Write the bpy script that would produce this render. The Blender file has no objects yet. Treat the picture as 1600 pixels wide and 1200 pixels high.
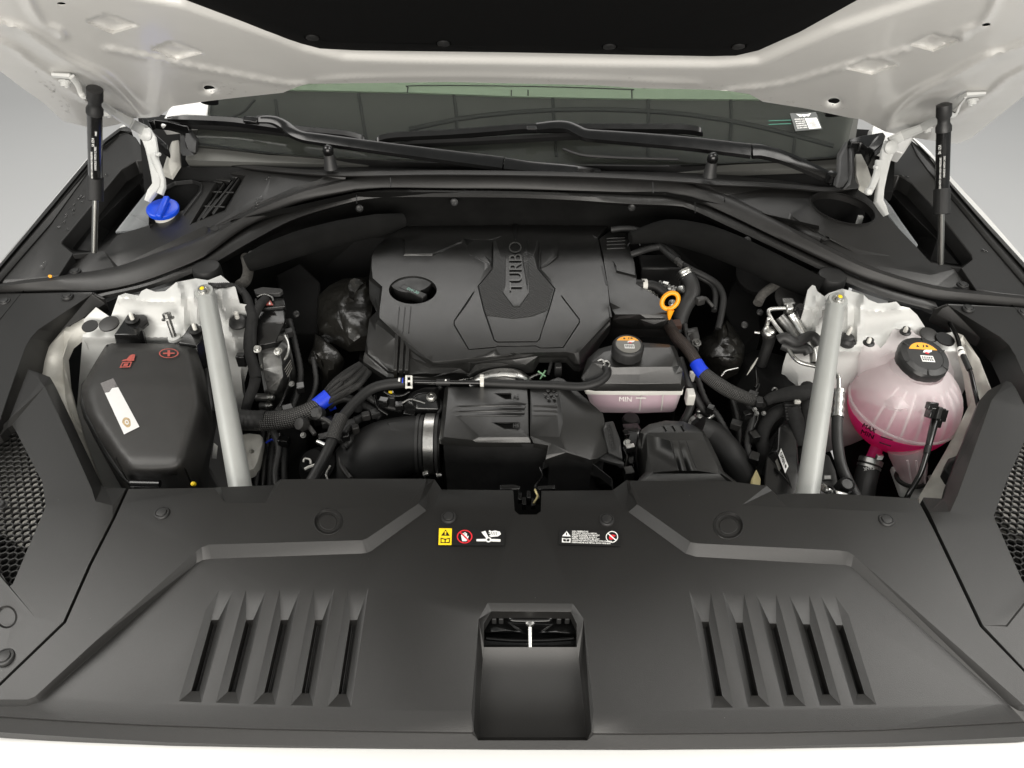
import bpy, bmesh, math, random
from mathutils import Vector, Matrix, noise
from mathutils.geometry import delaunay_2d_cdt
random.seed(7)
S = bpy.context.scene
COL = S.collection
# ---------------------------------------------------------------- camera
FOC, CAM_Z, PITCH = 1202.0, 0.85, math.radians(42)
cam = bpy.data.cameras.new('camera')
cam.sensor_width = 36.0
cam.lens = 36.0 * FOC / 1600.0
cam.clip_start = 0.01
cam.clip_end = 100
camo = bpy.data.objects.new('camera', cam)
COL.objects.link(camo)
camo.location = (0, 0, CAM_Z)
camo.rotation_euler = (math.pi / 2 - PITCH, 0, 0)
S.camera = camo
# ---------------------------------------------------------------- world, lamps, exposure
w = bpy.data.worlds.new('World')
S.world = w
w.use_nodes = True
bg = w.node_tree.nodes['Background']
bg.inputs[0].default_value = (0.97, 1.0, 0.98, 1)
bg.inputs[1].default_value = 0.34

def area(name, loc, aim, sx, sy, power, col=(1, 1, 1)):
    l = bpy.data.lights.new(name, 'AREA')
    l.shape = 'RECTANGLE'
    l.size, l.size_y, l.energy, l.color = sx, sy, power, col
    o = bpy.data.objects.new(name, l)
    COL.objects.link(o)
    o.location = loc
    o.rotation_euler = (Vector(aim) - Vector(loc)).to_track_quat('-Z', 'Y').to_euler()
    return o
area('hood_fill_light', (0, -2.3, 1.0), (0, 1.2, .35), 4.4, 1.7, 195, (1, 0.95, 0.88))  # added fill without a known source, brightens hood underside and bay
area('front_ceiling_lamp', (0, -0.75, 2.6), (0, 0.8, 0), 3.4, 0.8, 7, (1, 0.96, 0.90))
area('side_ceiling_lamp', (-2.45, .62, 2.7), (-1.6, .8, 0), 2.2, 2.4, 132, (1, 0.97, 0.92))
area('side_ceiling_lamp', (2.45, .62, 2.7), (1.6, .8, 0), 2.2, 2.4, 132, (1, 0.97, 0.92))
area('wiper_highlight_light', (0, 3.9, 2.7), (0, 2.2, 0), 4.0, 1.2, 60, (1, 0.97, 0.93))  # added light, put in for highlights on the wiper edges
S.view_settings.view_transform = 'Standard'
S.view_settings.look = 'None'
S.view_settings.exposure = 0.0
S.view_settings.gamma = 1.0
S.render.engine = 'CYCLES'
# ---------------------------------------------------------------- geometry helpers
CAMP = Vector((0, 0, CAM_Z))
FWD = Vector((0, math.cos(PITCH), -math.sin(PITCH)))
UPV = Vector((0, math.sin(PITCH), math.cos(PITCH)))

def ray(u, v):
    return FWD + Vector(((u - 800) / FOC, 0, 0)) + UPV * ((600 - v) / FOC)

def at(u, v, z):                      # the place at height z seen at photo position u, v
    r = ray(u, v)
    return CAMP + r * ((z - CAM_Z) / r.z)

def aty(u, v, y):                     # the place at distance y in front of the camera
    r = ray(u, v)
    return CAMP + r * (y / r.y)

def wloc(o):
    p = Vector()
    while o is not None:
        p += o.location
        o = o.parent
    return p

def tag(o, label=None, cat=None, group=None, kind=None):
    if label: o['label'] = label
    if cat: o['category'] = cat
    if group: o['group'] = group
    if kind: o['kind'] = kind
    return o

def thing(name, label, cat, loc, group=None):
    e = bpy.data.objects.new(name, None)
    e.empty_display_size = 0.05
    COL.objects.link(e)
    e.location = loc
    return tag(e, label, cat, group)

def finish(name, me, mat, parent=None, smooth=35, bevel=0, bang=25, seg=2):
    if len(me.vertices) == 0:
        raise RuntimeError('empty ' + name)
    xs = [v.co for v in me.vertices]
    c = Vector([(min(p[i] for p in xs) + max(p[i] for p in xs)) / 2 for i in range(3)])
    me.transform(Matrix.Translation(-c))
    o = bpy.data.objects.new(name, me)
    COL.objects.link(o)
    if parent is not None:
        o.location = c - wloc(parent)
        o.parent = parent
    else:
        o.location = c
    if isinstance(mat, (list, tuple)):
        for m in mat: me.materials.append(m)
    else:
        me.materials.append(mat)
    if smooth:
        me.polygons.foreach_set('use_smooth', [True] * len(me.polygons))
        me.set_sharp_from_angle(angle=math.radians(smooth))
    if bevel:
        b = o.modifiers.new('bevel', 'BEVEL')
        b.width, b.segments, b.limit_method, b.angle_limit = bevel, seg, 'ANGLE', math.radians(bang)
        b.use_clamp_overlap = True
        b.miter_outer = 'MITER_ARC' if seg > 2 else 'MITER_SHARP'
    me.update()
    return o

def bm_obj(name, bm, mat, parent=None, **k):
    me = bpy.data.meshes.new(name)
    bm.to_mesh(me)
    bm.free()
    return finish(name, me, mat, parent, **k)

def data_obj(name, verts, faces, mat, parent=None, uvs=None, **k):
    me = bpy.data.meshes.new(name)
    me.from_pydata([tuple(v) for v in verts], [], faces)
    if uvs is not None:
        lay = me.uv_layers.new(name='UVMap')
        for p in me.polygons:
            for li in p.loop_indices:
                lay.data[li].uv = uvs[me.loops[li].vertex_index]
    return finish(name, me, mat, parent, **k)

def spl(pts, n=8, closed=False):      # Catmull-Rom through points of any dimension
    pts = [tuple(p) for p in pts]
    D = len(pts[0])
    if len(pts) < 3 and not closed:
        return [tuple(pts[0][i] + (pts[1][i] - pts[0][i]) * k / n for i in range(D)) for k in range(n + 1)]
    out = []
    N = len(pts)
    for s in range(N if closed else N - 1):
        if closed:
            p0, p1, p2, p3 = (pts[(s + j - 1) % N] for j in range(4))
        else:
            p1, p2 = pts[s], pts[s + 1]
            p0 = pts[s - 1] if s else tuple(2 * p1[i] - p2[i] for i in range(D))
            p3 = pts[s + 2] if s + 2 < N else tuple(2 * p2[i] - p1[i] for i in range(D))
        for k in range(n):
            t = k / n
            out.append(tuple(0.5 * ((2 * p1[i]) + (-p0[i] + p2[i]) * t + (2 * p0[i] - 5 * p1[i] + 4 * p2[i] - p3[i]) * t * t
                       + (-p0[i] + 3 * p1[i] - 3 * p2[i] + p3[i]) * t ** 3) for i in range(D)))
    if not closed: out.append(pts[-1])
    return out

def resample(pts, n):
    pts = [tuple(p) for p in pts]
    L = [0]
    for a, b in zip(pts, pts[1:]):
        L.append(L[-1] + math.dist(a[:2], b[:2]))
    out, j = [], 0
    for k in range(n):
        s = L[-1] * k / (n - 1)
        while j < len(L) - 2 and L[j + 1] < s: j += 1
        t = (s - L[j]) / max(1e-9, L[j + 1] - L[j])
        out.append(tuple(pts[j][i] + (pts[j + 1][i] - pts[j][i]) * t for i in range(len(pts[0]))))
    return out

def ell(cu, cv, rx, ry, tilt=0, n=28, dz=0.0):
    t = math.radians(tilt)
    return [(cu + rx * math.cos(a) * math.cos(t) - ry * math.sin(a) * math.sin(t),
             cv + rx * math.cos(a) * math.sin(t) + ry * math.sin(a) * math.cos(t), dz)
            for a in (2 * math.pi * k / n for k in range(n))]

def dense(pts, step=11, closed=False):
    pts = [tuple(p) + (0.0,) * (3 - len(p)) for p in pts]
    if closed: pts = pts + [pts[0]]
    out = []
    for a, b in zip(pts, pts[1:]):
        n = max(1, int(math.dist(a[:2], b[:2]) / step))
        out += [tuple(a[i] + (b[i] - a[i]) * k / n for i in range(3)) for k in range(n)]
    if not closed: out.append(pts[-1])
    return out

def inside(p, poly):
    x, y = p
    c = False
    n = len(poly)
    j = n - 1
    for i in range(n):
        xi, yi, xj, yj = poly[i][0], poly[i][1], poly[j][0], poly[j][1]
        if (yi > y) != (yj > y) and x < (xj - xi) * (y - yi) / (yj - yi) + xi:
            c = not c
        j = i
    return c

def groove(path, w=1.3, d=0.0014, dz=0.0):
    L, R = [], []
    n = len(path)
    for i in range(n):
        a = path[max(0, i - 1)]
        b = path[min(n - 1, i + 1)]
        dx, dy = b[0] - a[0], b[1] - a[1]
        l = math.hypot(dx, dy) or 1
        nx, ny = -dy / l * w, dx / l * w
        L.append((path[i][0] + nx, path[i][1] + ny, dz))
        R.append((path[i][0] - nx, path[i][1] - ny, dz))
    mid = [(p[0], p[1], dz - d) for p in path]
    a, b = mid[0], mid[1]
    mid[0] = (a[0] + (b[0] - a[0]) * .1, a[1] + (b[1] - a[1]) * .1, dz - d)
    a, b = mid[-1], mid[-2]
    mid[-1] = (a[0] + (b[0] - a[0]) * .1, a[1] + (b[1] - a[1]) * .1, dz - d)
    return [(L + R[::-1], True), (mid, False)]

# A moulded sheet: a closed outline, feature lines and holes, each point at its own height.
def relief(name, mat, outer, lines=(), holes=(), pos=None, skirt=0.012, sdir=(0, 0, -1), parent=None,
           smooth=32, bevel=0.0015, bang=22, seg=2, grid=0, rough=0, harm=0, hskirt=None, zfun=None):
    V, E = [], []
    def add(pts, closed):
        s = len(V)
        for p in pts: V.append((p[0], p[1], p[2] if len(p) > 2 else 0.0))
        n = len(pts)
        for i in range(n if closed else n - 1): E.append((s + i, s + (i + 1) % n))
    add(outer, True)
    for h in holes: add(h, True)
    for l in lines:
        if isinstance(l, tuple) and len(l) == 2 and isinstance(l[1], bool): add(l[0], l[1])
        else: add(l, False)
    nfix = len(V)
    if grid:                          # extra points on a thin-plate surface through the given ones
        import numpy as np
        K = {}
        for p in V: K[(round(p[0], 1), round(p[1], 1))] = p[2]
        pk = np.array(list(K.keys()))
        zk = np.array(list(K.values()))
        def phi(d2): return np.where(d2 > 1e-9, d2 * np.log(d2 + 1e-12), 0)
        n = len(pk)
        A = np.zeros((n + 3, n + 3)) if not zfun else np.eye(n + 3)
        if not zfun: A[:n, :n] = phi(((pk[:, None] - pk[None]) ** 2).sum(-1) / 1e4) + np.eye(n) * .002
        A[:n, n] = A[n, :n] = 1
        A[:n, n + 1:] = pk / 100
        A[n + 1:, :n] = pk.T / 100
        sol = None if zfun else np.linalg.lstsq(A, np.concatenate([zk, [0, 0, 0]]), rcond=None)[0]
        u0, v0 = pk.min(0)
        u1, v1 = pk.max(0)
        a = u0 + grid * .5
        k = 0
        while a < u1:
            b = v0 + grid * (.5 if k % 2 else .25)
            while b < v1:
                if zfun:
                    if inside((a, b), outer) and ((pk - (a, b)) ** 2).sum(1).min() > (grid * .45) ** 2: V.append((a, b, 0.0))
                elif inside((a, b), outer) and ((pk - (a, b)) ** 2).sum(1).min() > (grid * .45) ** 2:
                    d2 = ((pk - (a, b)) ** 2).sum(1) / 1e4
                    z = float(phi(d2) @ sol[:n] + sol[n] + (sol[n + 1:] * (a, b)).sum() / 100)
                    if rough: z += rough * noise.noise((a * .09, b * .13, .5)) + rough * .5 * noise.noise((a * .23, b * .3, 3.5))
                    V.append((a, b, z))
                b += grid
            a += grid
            k += 1
    r = delaunay_2d_cdt([Vector(p[:2]) for p in V], E, [], 0, 1e-3)
    vs, fs, ov = r[0], r[2], r[3]
    co = []
    for i, p in enumerate(vs):
        if ov[i]: dz = V[ov[i][0]][2]
        else:
            best = sorted(V, key=lambda q: (q[0] - p.x) ** 2 + (q[1] - p.y) ** 2)[:2]
            dz = sum(b[2] for b in best) / 2
        co.append(pos(p.x, p.y, dz))
    if zfun:                          # height given by a function of the place
        zz = zfun([(p.x, p.y) for p in vs])
        co = [pos(vs[i].x, vs[i].y, float(zz[i]) + (V[ov[i][0]][2] if ov[i] else 0.0)) for i in range(len(vs))]
    if harm:                          # relax the free points between the fixed feature lines, then soften the lines a little
        nz = len(vs)
        nb = [set() for _ in range(nz)]
        for f in fs:
            for a, b in ((f[0], f[1]), (f[1], f[2]), (f[2], f[0])):
                nb[a].add(b)
                nb[b].add(a)
        fixed = [bool(ov[i]) and min(ov[i]) < nfix for i in range(nz)]
        rim = [bool(ov[i]) and min(ov[i]) < len(outer) for i in range(nz)]
        z = [V[min(ov[i])][2] if fixed[i] else 0.0 for i in range(nz)]
        for it in range(260):
            for i in range(nz):
                if not fixed[i] and nb[i]: z[i] = sum(z[j] for j in nb[i]) / len(nb[i])
        for it in range(harm):
            z = [z[i] if rim[i] or not nb[i] else .5 * z[i] + .5 * sum(z[j] for j in nb[i]) / len(nb[i]) for i in range(nz)]
        co = [pos(vs[i].x, vs[i].y, z[i]) for i in range(nz)]
    bm = bmesh.new()
    bv = [bm.verts.new(c) for c in co]
    bm.verts.index_update()
    holev = set(i for i in range(len(vs)) if ov[i] and len(outer) <= min(ov[i]) < len(outer) + sum(len(h) for h in holes))
    for f in fs:
        cx = sum(vs[i].x for i in f) / 3
        cy = sum(vs[i].y for i in f) / 3
        ar = abs((vs[f[1]].x - vs[f[0]].x) * (vs[f[2]].y - vs[f[0]].y) - (vs[f[2]].x - vs[f[0]].x) * (vs[f[1]].y - vs[f[0]].y))
        if ar < 1e-3 or not inside((cx, cy), outer) or any(inside((cx, cy), h) for h in holes): continue
        try: bf = bm.faces.new([bv[i] for i in f])
        except ValueError: continue
        bf.normal_update()
        if bf.normal.dot(CAMP - bf.calc_center_median()) < 0: bf.normal_flip()
    bmesh.ops.delete(bm, geom=[v for v in bm.verts if not v.link_faces], context='VERTS')
    if skirt:
        sd = Vector(sdir) * skirt
        bd = [e for e in bm.edges if len(e.link_faces) == 1]
        m = {}
        for e in bd:
            for v in e.verts:
                if v not in m: m[v] = bm.verts.new(v.co + sd)
        if hskirt is not None:        # thin edges round the holes
            for v in m:
                if (v.index if v.index >= 0 else 0) in holev: m[v].co = v.co + Vector(sdir) * hskirt
        for e in bd:
            lp = e.link_loops[0]
            a, b = lp.vert, lp.link_loop_next.vert
            bm.faces.new((b, a, m[a], m[b]))
    return bm_obj(name, bm, mat, parent, smooth=smooth, bevel=bevel, bang=bang, seg=seg)

def loft(name, mat, rows, parent=None, closed=False, **k):   # rows of world points, equal counts
    n = len(rows[0])
    vs = [p for r in rows for p in r]
    fs = []
    for i in range(len(rows) - 1):
        for j in range(n if closed else n - 1):
            a, b = i * n + j, i * n + (j + 1) % n
            fs.append((a, b, b + n, a + n))
    return data_obj(name, vs, fs, mat, parent, **k)

def frames(P):
    T = []
    n = len(P)
    for i in range(n):
        t = P[min(i + 1, n - 1)] - P[max(i - 1, 0)]
        T.append(t.normalized() if t.length > 1e-9 else Vector((0, 0, 1)))
    x = T[0].orthogonal().normalized()
    out = []
    for t in T:
        x = (x - t * x.dot(t))
        x = x.normalized() if x.length > 1e-6 else t.orthogonal().normalized()
        out.append((x, t.cross(x)))
    return out

def tube(name, mat, pts, r, parent=None, n=6, seg=14, flat=1.0, raw=False, smooth=50, ridges=None):
    P = [Vector(p) for p in (pts if raw else spl([tuple(p) for p in pts], n))]
    fr = frames(P)
    N = len(P)
    if not isinstance(r, (list, tuple)): r = [r]
    vs, uv, fs = [], [], []
    Ls = 0
    for i, p in enumerate(P):
        t = i / (N - 1) * (len(r) - 1)
        k = min(int(t), len(r) - 2) if len(r) > 1 else 0
        rr = r[k] + (r[k + 1] - r[k]) * (t - k) if len(r) > 1 else r[0]
        if ridges: rr *= 1 + ridges[1] * (1 if (i % ridges[0]) * 2 < ridges[0] else -1)
        if i: Ls += (P[i] - P[i - 1]).length
        for j in range(seg + 1):
            a = 2 * math.pi * j / seg
            vs.append(p + fr[i][0] * math.cos(a) * rr + fr[i][1] * math.sin(a) * rr * flat)
            uv.append((Ls / (2 * math.pi * max(r)), j / seg))
    w_ = seg + 1
    for i in range(N - 1):
        for j in range(seg):
            a = i * w_ + j
            fs.append((a, a + 1, a + 1 + w_, a + w_))
    for i in (0, N - 1):
        c = len(vs)
        vs.append(P[i])
        uv.append((0, 0))
        for j in range(seg):
            a = i * w_ + j
            fs.append((c, a + 1, a) if i == 0 else (c, a, a + 1))
    return data_obj(name, vs, fs, mat, parent, uvs=uv, smooth=smooth)

def hose(name, mat, px, r, parent=None, **k):
    return tube(name, mat, [at(*p) for p in px], r, parent, **k)

def lathe(name, mat, c, prof, axis=(0, 0, 1), seg=32, parent=None, smooth=40, bevel=0, rmod=None):
    q = Vector((0, 0, 1)).rotation_difference(Vector(axis).normalized())
    c = Vector(c)
    vs, fs = [], []
    for r, h in prof:
        for j in range(seg):
            a = 2 * math.pi * j / seg
            rr = r * (rmod(a, h) if rmod else 1)
            vs.append(c + q @ Vector((rr * math.cos(a), rr * math.sin(a), h)))
    for i in range(len(prof) - 1):
        for j in range(seg):
            a, b = i * seg + j, i * seg + (j + 1) % seg
            fs.append((a, b, b + seg, a + seg))
    fs.append(tuple(range(seg))[::-1])
    fs.append(tuple((len(prof) - 1) * seg + j for j in range(seg)))
    return data_obj(name, vs, fs, mat, parent, smooth=smooth, bevel=bevel)

def box(name, mat, c, size, parent=None, ax=None, bevel=0.002, seg=2):
    # ax: three axis vectors (default world)
    c = Vector(c)
    A = [Vector(a).normalized() for a in (ax or ((1, 0, 0), (0, 1, 0), (0, 0, 1)))]
    vs = [c + A[0] * (sx * size[0] / 2) + A[1] * (sy * size[1] / 2) + A[2] * (sz * size[2] / 2)
          for sx in (-1, 1) for sy in (-1, 1) for sz in (-1, 1)]
    fs = [(0, 1, 3, 2), (4, 6, 7, 5), (0, 4, 5, 1), (2, 3, 7, 6), (0, 2, 6, 4), (1, 5, 7, 3)]
    return data_obj(name, vs, fs, mat, parent, smooth=35, bevel=bevel, seg=seg)

def bolt(name, mat, c, r, h, axis=(0, 0, 1), parent=None, washer=1.45):
    return lathe(name, mat, c, [(r * washer, 0), (r * washer, h * .25), (r, h * .3), (r, h * .9), (r * .85, h), (r * .45, h), (r * .4, h * .8)],
                 axis, 12, parent, smooth=25)

def clip(parent, u, v, z, r, mat, axis=(0, 0, 1), name='push_clip'):
    c = at(u, v, z) - Vector(axis).normalized() * .002
    return lathe(name, mat, c, [(r, 0), (r, .003), (r * .93, .0042), (r * .8, .0044), (r * .76, .0036), (r * .68, .0036), (r * .62, .0056), (r * .3, .0062), (.0005, .0062)],
                 axis, 24, parent)

def textmesh(name, s, mat, p0, p1, pup, parent=None, depth=0.0004, fit='w', bold=0.0, align='LEFT'):
    # text whose baseline runs p0 -> p1 and whose cap height reaches pup (above p0)
    cu = bpy.data.curves.new(name, 'FONT')
    cu.body = s
    cu.extrude = 0.5
    cu.offset = bold
    o = bpy.data.objects.new(name, cu)
    COL.objects.link(o)
    bpy.context.view_layer.update()
    me = bpy.data.meshes.new_from_object(o.evaluated_get(bpy.context.evaluated_depsgraph_get()))
    bpy.data.objects.remove(o)
    xs = [v.co.x for v in me.vertices]
    ys = [v.co.y for v in me.vertices]
    x0, x1, y0, y1 = min(xs), max(xs), min(ys), max(ys)
    p0, p1, pup = Vector(p0), Vector(p1), Vector(pup)
    X, Y = p1 - p0, pup - p0
    N = X.cross(Y).normalized()
    for v in me.vertices:
        a, b = (v.co.x - x0) / (x1 - x0), (v.co.y - y0) / (y1 - y0)
        v.co = p0 + X * a + Y * b + N * (depth if v.co.z > 0 else -.0004)
    return finish(name, me, mat, parent, smooth=0)

def pdist(P, line, sy=1.0, closed=False):   # distance from points to a polyline
    import numpy as np
    P = np.array(P) * (1, sy)
    L = np.array([p[:2] for p in line]) * (1, sy)
    if closed: L = np.vstack([L, L[:1]])
    best = np.full(len(P), 1e9)
    for a, b in zip(L[:-1], L[1:]):
        d = b - a
        t = np.clip(((P - a) @ d) / max(1e-9, d @ d), 0, 1)
        best = np.minimum(best, np.hypot(*(P - a - t[:, None] * d).T))
    return best

def sstep(x):
    import numpy as np
    x = np.clip(x, 0, 1)
    return x * x * (3 - 2 * x)

class Sheet:                          # a flat print lying on a surface, addressed 0..1 across and 0..1 up
    def __init__(s, c00, c10, c11, c01):
        s.c = [Vector(p) for p in (c00, c10, c11, c01)]
        s.n = (s.c[1] - s.c[0]).cross(s.c[3] - s.c[0]).normalized()
        if s.n.dot(CAMP - s.c[0]) < 0: s.n = -s.n
    def p(s, a, b, h=0.0):
        c = s.c
        return (c[0] * (1 - a) + c[1] * a) * (1 - b) + (c[3] * (1 - a) + c[2] * a) * b + s.n * h
    def poly(s, name, mat, pts, h, parent, th=.0003):
        t = [s.p(a, b, h) for a, b in pts]
        bt = [p - s.n * th for p in t]
        n = len(t)
        return data_obj(name, t + bt, [tuple(range(n))] + [tuple(range(2 * n - 1, n - 1, -1))] + [(i, n + i, n + (i + 1) % n, (i + 1) % n) for i in range(n)], mat, parent, smooth=0)
    def ring(s, name, mat, ca, cb, ra, rb, wd, h, parent, n=28):
        vs, fs = [], []
        for k in range(n):
            an = 2 * math.pi * k / n
            for f in (1, 1 - wd):
                vs.append(s.p(ca + ra * f * math.cos(an), cb + rb * f * math.sin(an), h))
        for k in range(n):
            a, b = 2 * k, 2 * ((k + 1) % n)
            fs.append((a, b, b + 1, a + 1))
        return data_obj(name, vs, fs, mat, parent, smooth=0)
    def text(s, name, txt, mat, a0, b0, a1, b1, h, parent, bold=0.0):
        return textmesh(name, txt, mat, s.p(a0, b0, h), s.p(a1, b0, h), s.p(a0, b1, h), parent, depth=.0002, bold=bold)

def copy_tree(o, d, parent=None):
    c = o.copy()
    COL.objects.link(c)
    if parent is None: c.location = o.location + Vector(d)
    c.parent = parent
    for ch in list(o.children): copy_tree(ch, (0, 0, 0), c)
    return c
# ---------------------------------------------------------------- materials
def mat(name, col, rough=0.5, metal=0.0, bump=0.0, bscale=900, var=0.0, vscale=18, coat=0.0, spec=0.5, rvar=0.0, dust=0.0, specks=0):
    m = bpy.data.materials.new(name)
    m.use_nodes = True
    nt = m.node_tree
    P = nt.nodes['Principled BSDF']
    P.inputs['Base Color'].default_value = (*col, 1)
    P.inputs['Roughness'].default_value = rough
    P.inputs['Metallic'].default_value = metal
    P.inputs['Coat Weight'].default_value = coat
    P.inputs['Coat Roughness'].default_value = 0.08
    P.inputs['Specular IOR Level'].default_value = spec
    L = nt.links.new
    g = nt.nodes.new('ShaderNodeNewGeometry')
    def nz(sc, det=3, rg=.55):
        n = nt.nodes.new('ShaderNodeTexNoise')
        n.inputs['Scale'].default_value = sc
        n.inputs['Detail'].default_value = det
        n.inputs['Roughness'].default_value = rg
        L(g.outputs['Position'], n.inputs['Vector'])
        return n
    def rng(src, a, b, fa=.3, fb=.7):
        r = nt.nodes.new('ShaderNodeMapRange')
        r.inputs[1].default_value, r.inputs[2].default_value = fa, fb
        r.inputs[3].default_value, r.inputs[4].default_value = a, b
        L(src, r.inputs[0])
        return r.outputs[0]
    if bump:
        b = nt.nodes.new('ShaderNodeBump')
        b.inputs['Strength'].default_value = bump
        b.inputs['Distance'].default_value = 0.0006
        L(nz(bscale, 2).outputs[0], b.inputs['Height'])
        L(b.outputs[0], P.inputs['Normal'])
    if var or dust:
        mx = nt.nodes.new('ShaderNodeMix')
        mx.data_type = 'RGBA'
        mx.inputs[6].default_value = (*[c * (1 - var) for c in col], 1)
        mx.inputs[7].default_value = (*[min(1, c * (1 + var) + dust) for c in col], 1)
        L(rng(nz(vscale, 6, .65).outputs[0], 0, 1), mx.inputs[0])
        L(mx.outputs[2], P.inputs['Base Color'])
    if specks:                        # sparse lint and dust caught in the grain
        vo = nt.nodes.new('ShaderNodeTexVoronoi')
        vo.inputs['Scale'].default_value = 85
        L(g.outputs['Position'], vo.inputs['Vector'])
        k = rng(vo.outputs['Distance'], 1, 0, .012, .045)
        wn = nt.nodes.new('ShaderNodeTexWhiteNoise')
        L(vo.outputs['Position'], wn.inputs['Vector'])
        mm = nt.nodes.new('ShaderNodeMath')
        mm.operation = 'MULTIPLY'
        L(k, mm.inputs[0])
        L(rng(wn.outputs[0], 0, .8, .90, .99), mm.inputs[1])
        m2 = nt.nodes.new('ShaderNodeMix')
        m2.data_type = 'RGBA'
        old = P.inputs['Base Color'].links[0].from_socket
        L(old, m2.inputs[6])
        m2.inputs[7].default_value = (.30, .29, .27, 1)
        L(mm.outputs[0], m2.inputs[0])
        L(m2.outputs[2], P.inputs['Base Color'])
    if rvar:
        L(rng(nz(vscale * 2.3, 5).outputs[0], max(0, rough - rvar), min(1, rough + rvar)), P.inputs['Roughness'])
    return m

M = {}
M['panel'] = mat('grained_black_plastic', (.0080, .0077, .0073), .42, spec=.50, specks=1, bump=.3, bscale=1300, var=.12, vscale=420, dust=.001, rvar=.02)
M['cover'] = mat('satin_black_plastic', (.0095, .0095, .009), .37, spec=.66, bump=.18, bscale=1800, var=.05, vscale=50, dust=.001, rvar=.025)
M['black'] = mat('black_plastic', (.014, .014, .014), .48, bump=.10, bscale=1500, var=.15, dust=.002, rvar=.08)
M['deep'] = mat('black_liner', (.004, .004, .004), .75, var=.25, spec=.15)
M['foam'] = mat('black_foam', (.006, .006, .0058), .9, bump=.6, bscale=700, var=.3, spec=.12)
M['gloss'] = mat('gloss_black', (.008, .008, .008), .2, rvar=.08)
M['wiper'] = mat('wiper_black', (.003, .003, .003), .20, spec=.42, rvar=.05)
M['rubber'] = mat('rubber', (.010, .010, .010), .55, var=.2, dust=.002, spec=.4, bump=.1, bscale=900)
M['seal'] = mat('rubber_seal', (.014, .0135, .013), .5, var=.15, dust=.003, spec=.45, bump=.12, bscale=1200)
M['white'] = mat('white_paint', (.60, .60, .59), .28, coat=.5, var=.02, vscale=6)
M['primer'] = mat('white_bay_paint', (.57, .575, .56), .4, coat=.15, var=.05, vscale=14, rvar=.05)
M['grimy'] = mat('dusty_white_paint', (.50, .49, .45), .55, var=.14, vscale=25, rvar=.08)
M['hoodw'] = mat('hood_inner_paint', (.56, .552, .53), .33, coat=.3, var=.03, vscale=7, rvar=.05)
M['felt'] = mat('black_insulation', (.0025, .0025, .0025), .95, bump=.5, bscale=600, spec=.1)
M['bar'] = mat('grey_painted_bar', (.355, .365, .352), .44, metal=.12, var=.03, vscale=30, rvar=.06)
M['steel'] = mat('zinc_steel', (.52, .52, .50), .3, metal=1, rvar=.05, var=.05, vscale=40)
M['rod'] = mat('strut_rod_steel', (.42, .42, .40), .28, metal=1)
M['alu'] = mat('aluminium', (.62, .62, .60), .33, metal=1, var=.12, vscale=60, rvar=.1)
M['dalu'] = mat('dark_cast_aluminium', (.17, .17, .165), .36, metal=.9, var=.25, vscale=60, rvar=.1, bump=.2, bscale=900)
M['band'] = mat('brushed_clamp', (.55, .545, .53), .36, metal=1, var=.1, vscale=200)
M['blue'] = mat('blue_plastic', (.005, .06, .60), .35, var=.05)
M['tape'] = mat('blue_tape', (.004, .04, .62), .5, var=.08)
M['orange'] = mat('orange_plastic', (.95, .36, .01), .38, var=.04)
M['yellow'] = mat('yellow_print', (.88, .62, .01), .5)
M['amber'] = mat('amber_print', (.85, .38, .03), .5)
M['ink'] = mat('black_print', (.006, .006, .006), .45)
M['paper'] = mat('white_print', (.78, .78, .76), .5)
M['red'] = mat('red_print', (.62, .02, .03), .5)
M['redraised'] = mat('red_raised_marking', (.36, .075, .06), .5, var=.2, vscale=300)
M['grey'] = mat('grey_plastic', (.26, .26, .25), .5, var=.1)
M['natural'] = mat('natural_white_plastic', (.62, .61, .57), .42)
M['coolhose'] = mat('coolant_hose_rubber', (.020, .020, .020), .5, bump=.15, bscale=700, var=.2, dust=.002)
M['brown'] = mat('dusty_black_plastic', (.021, .0203, .0195), .48, bump=.15, bscale=1500, var=.10, vscale=30, dust=.002)
M['felt2'] = mat('grey_felt_pad', (.060, .057, .052), .95, bump=.9, bscale=900, var=.4, vscale=200)

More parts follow.
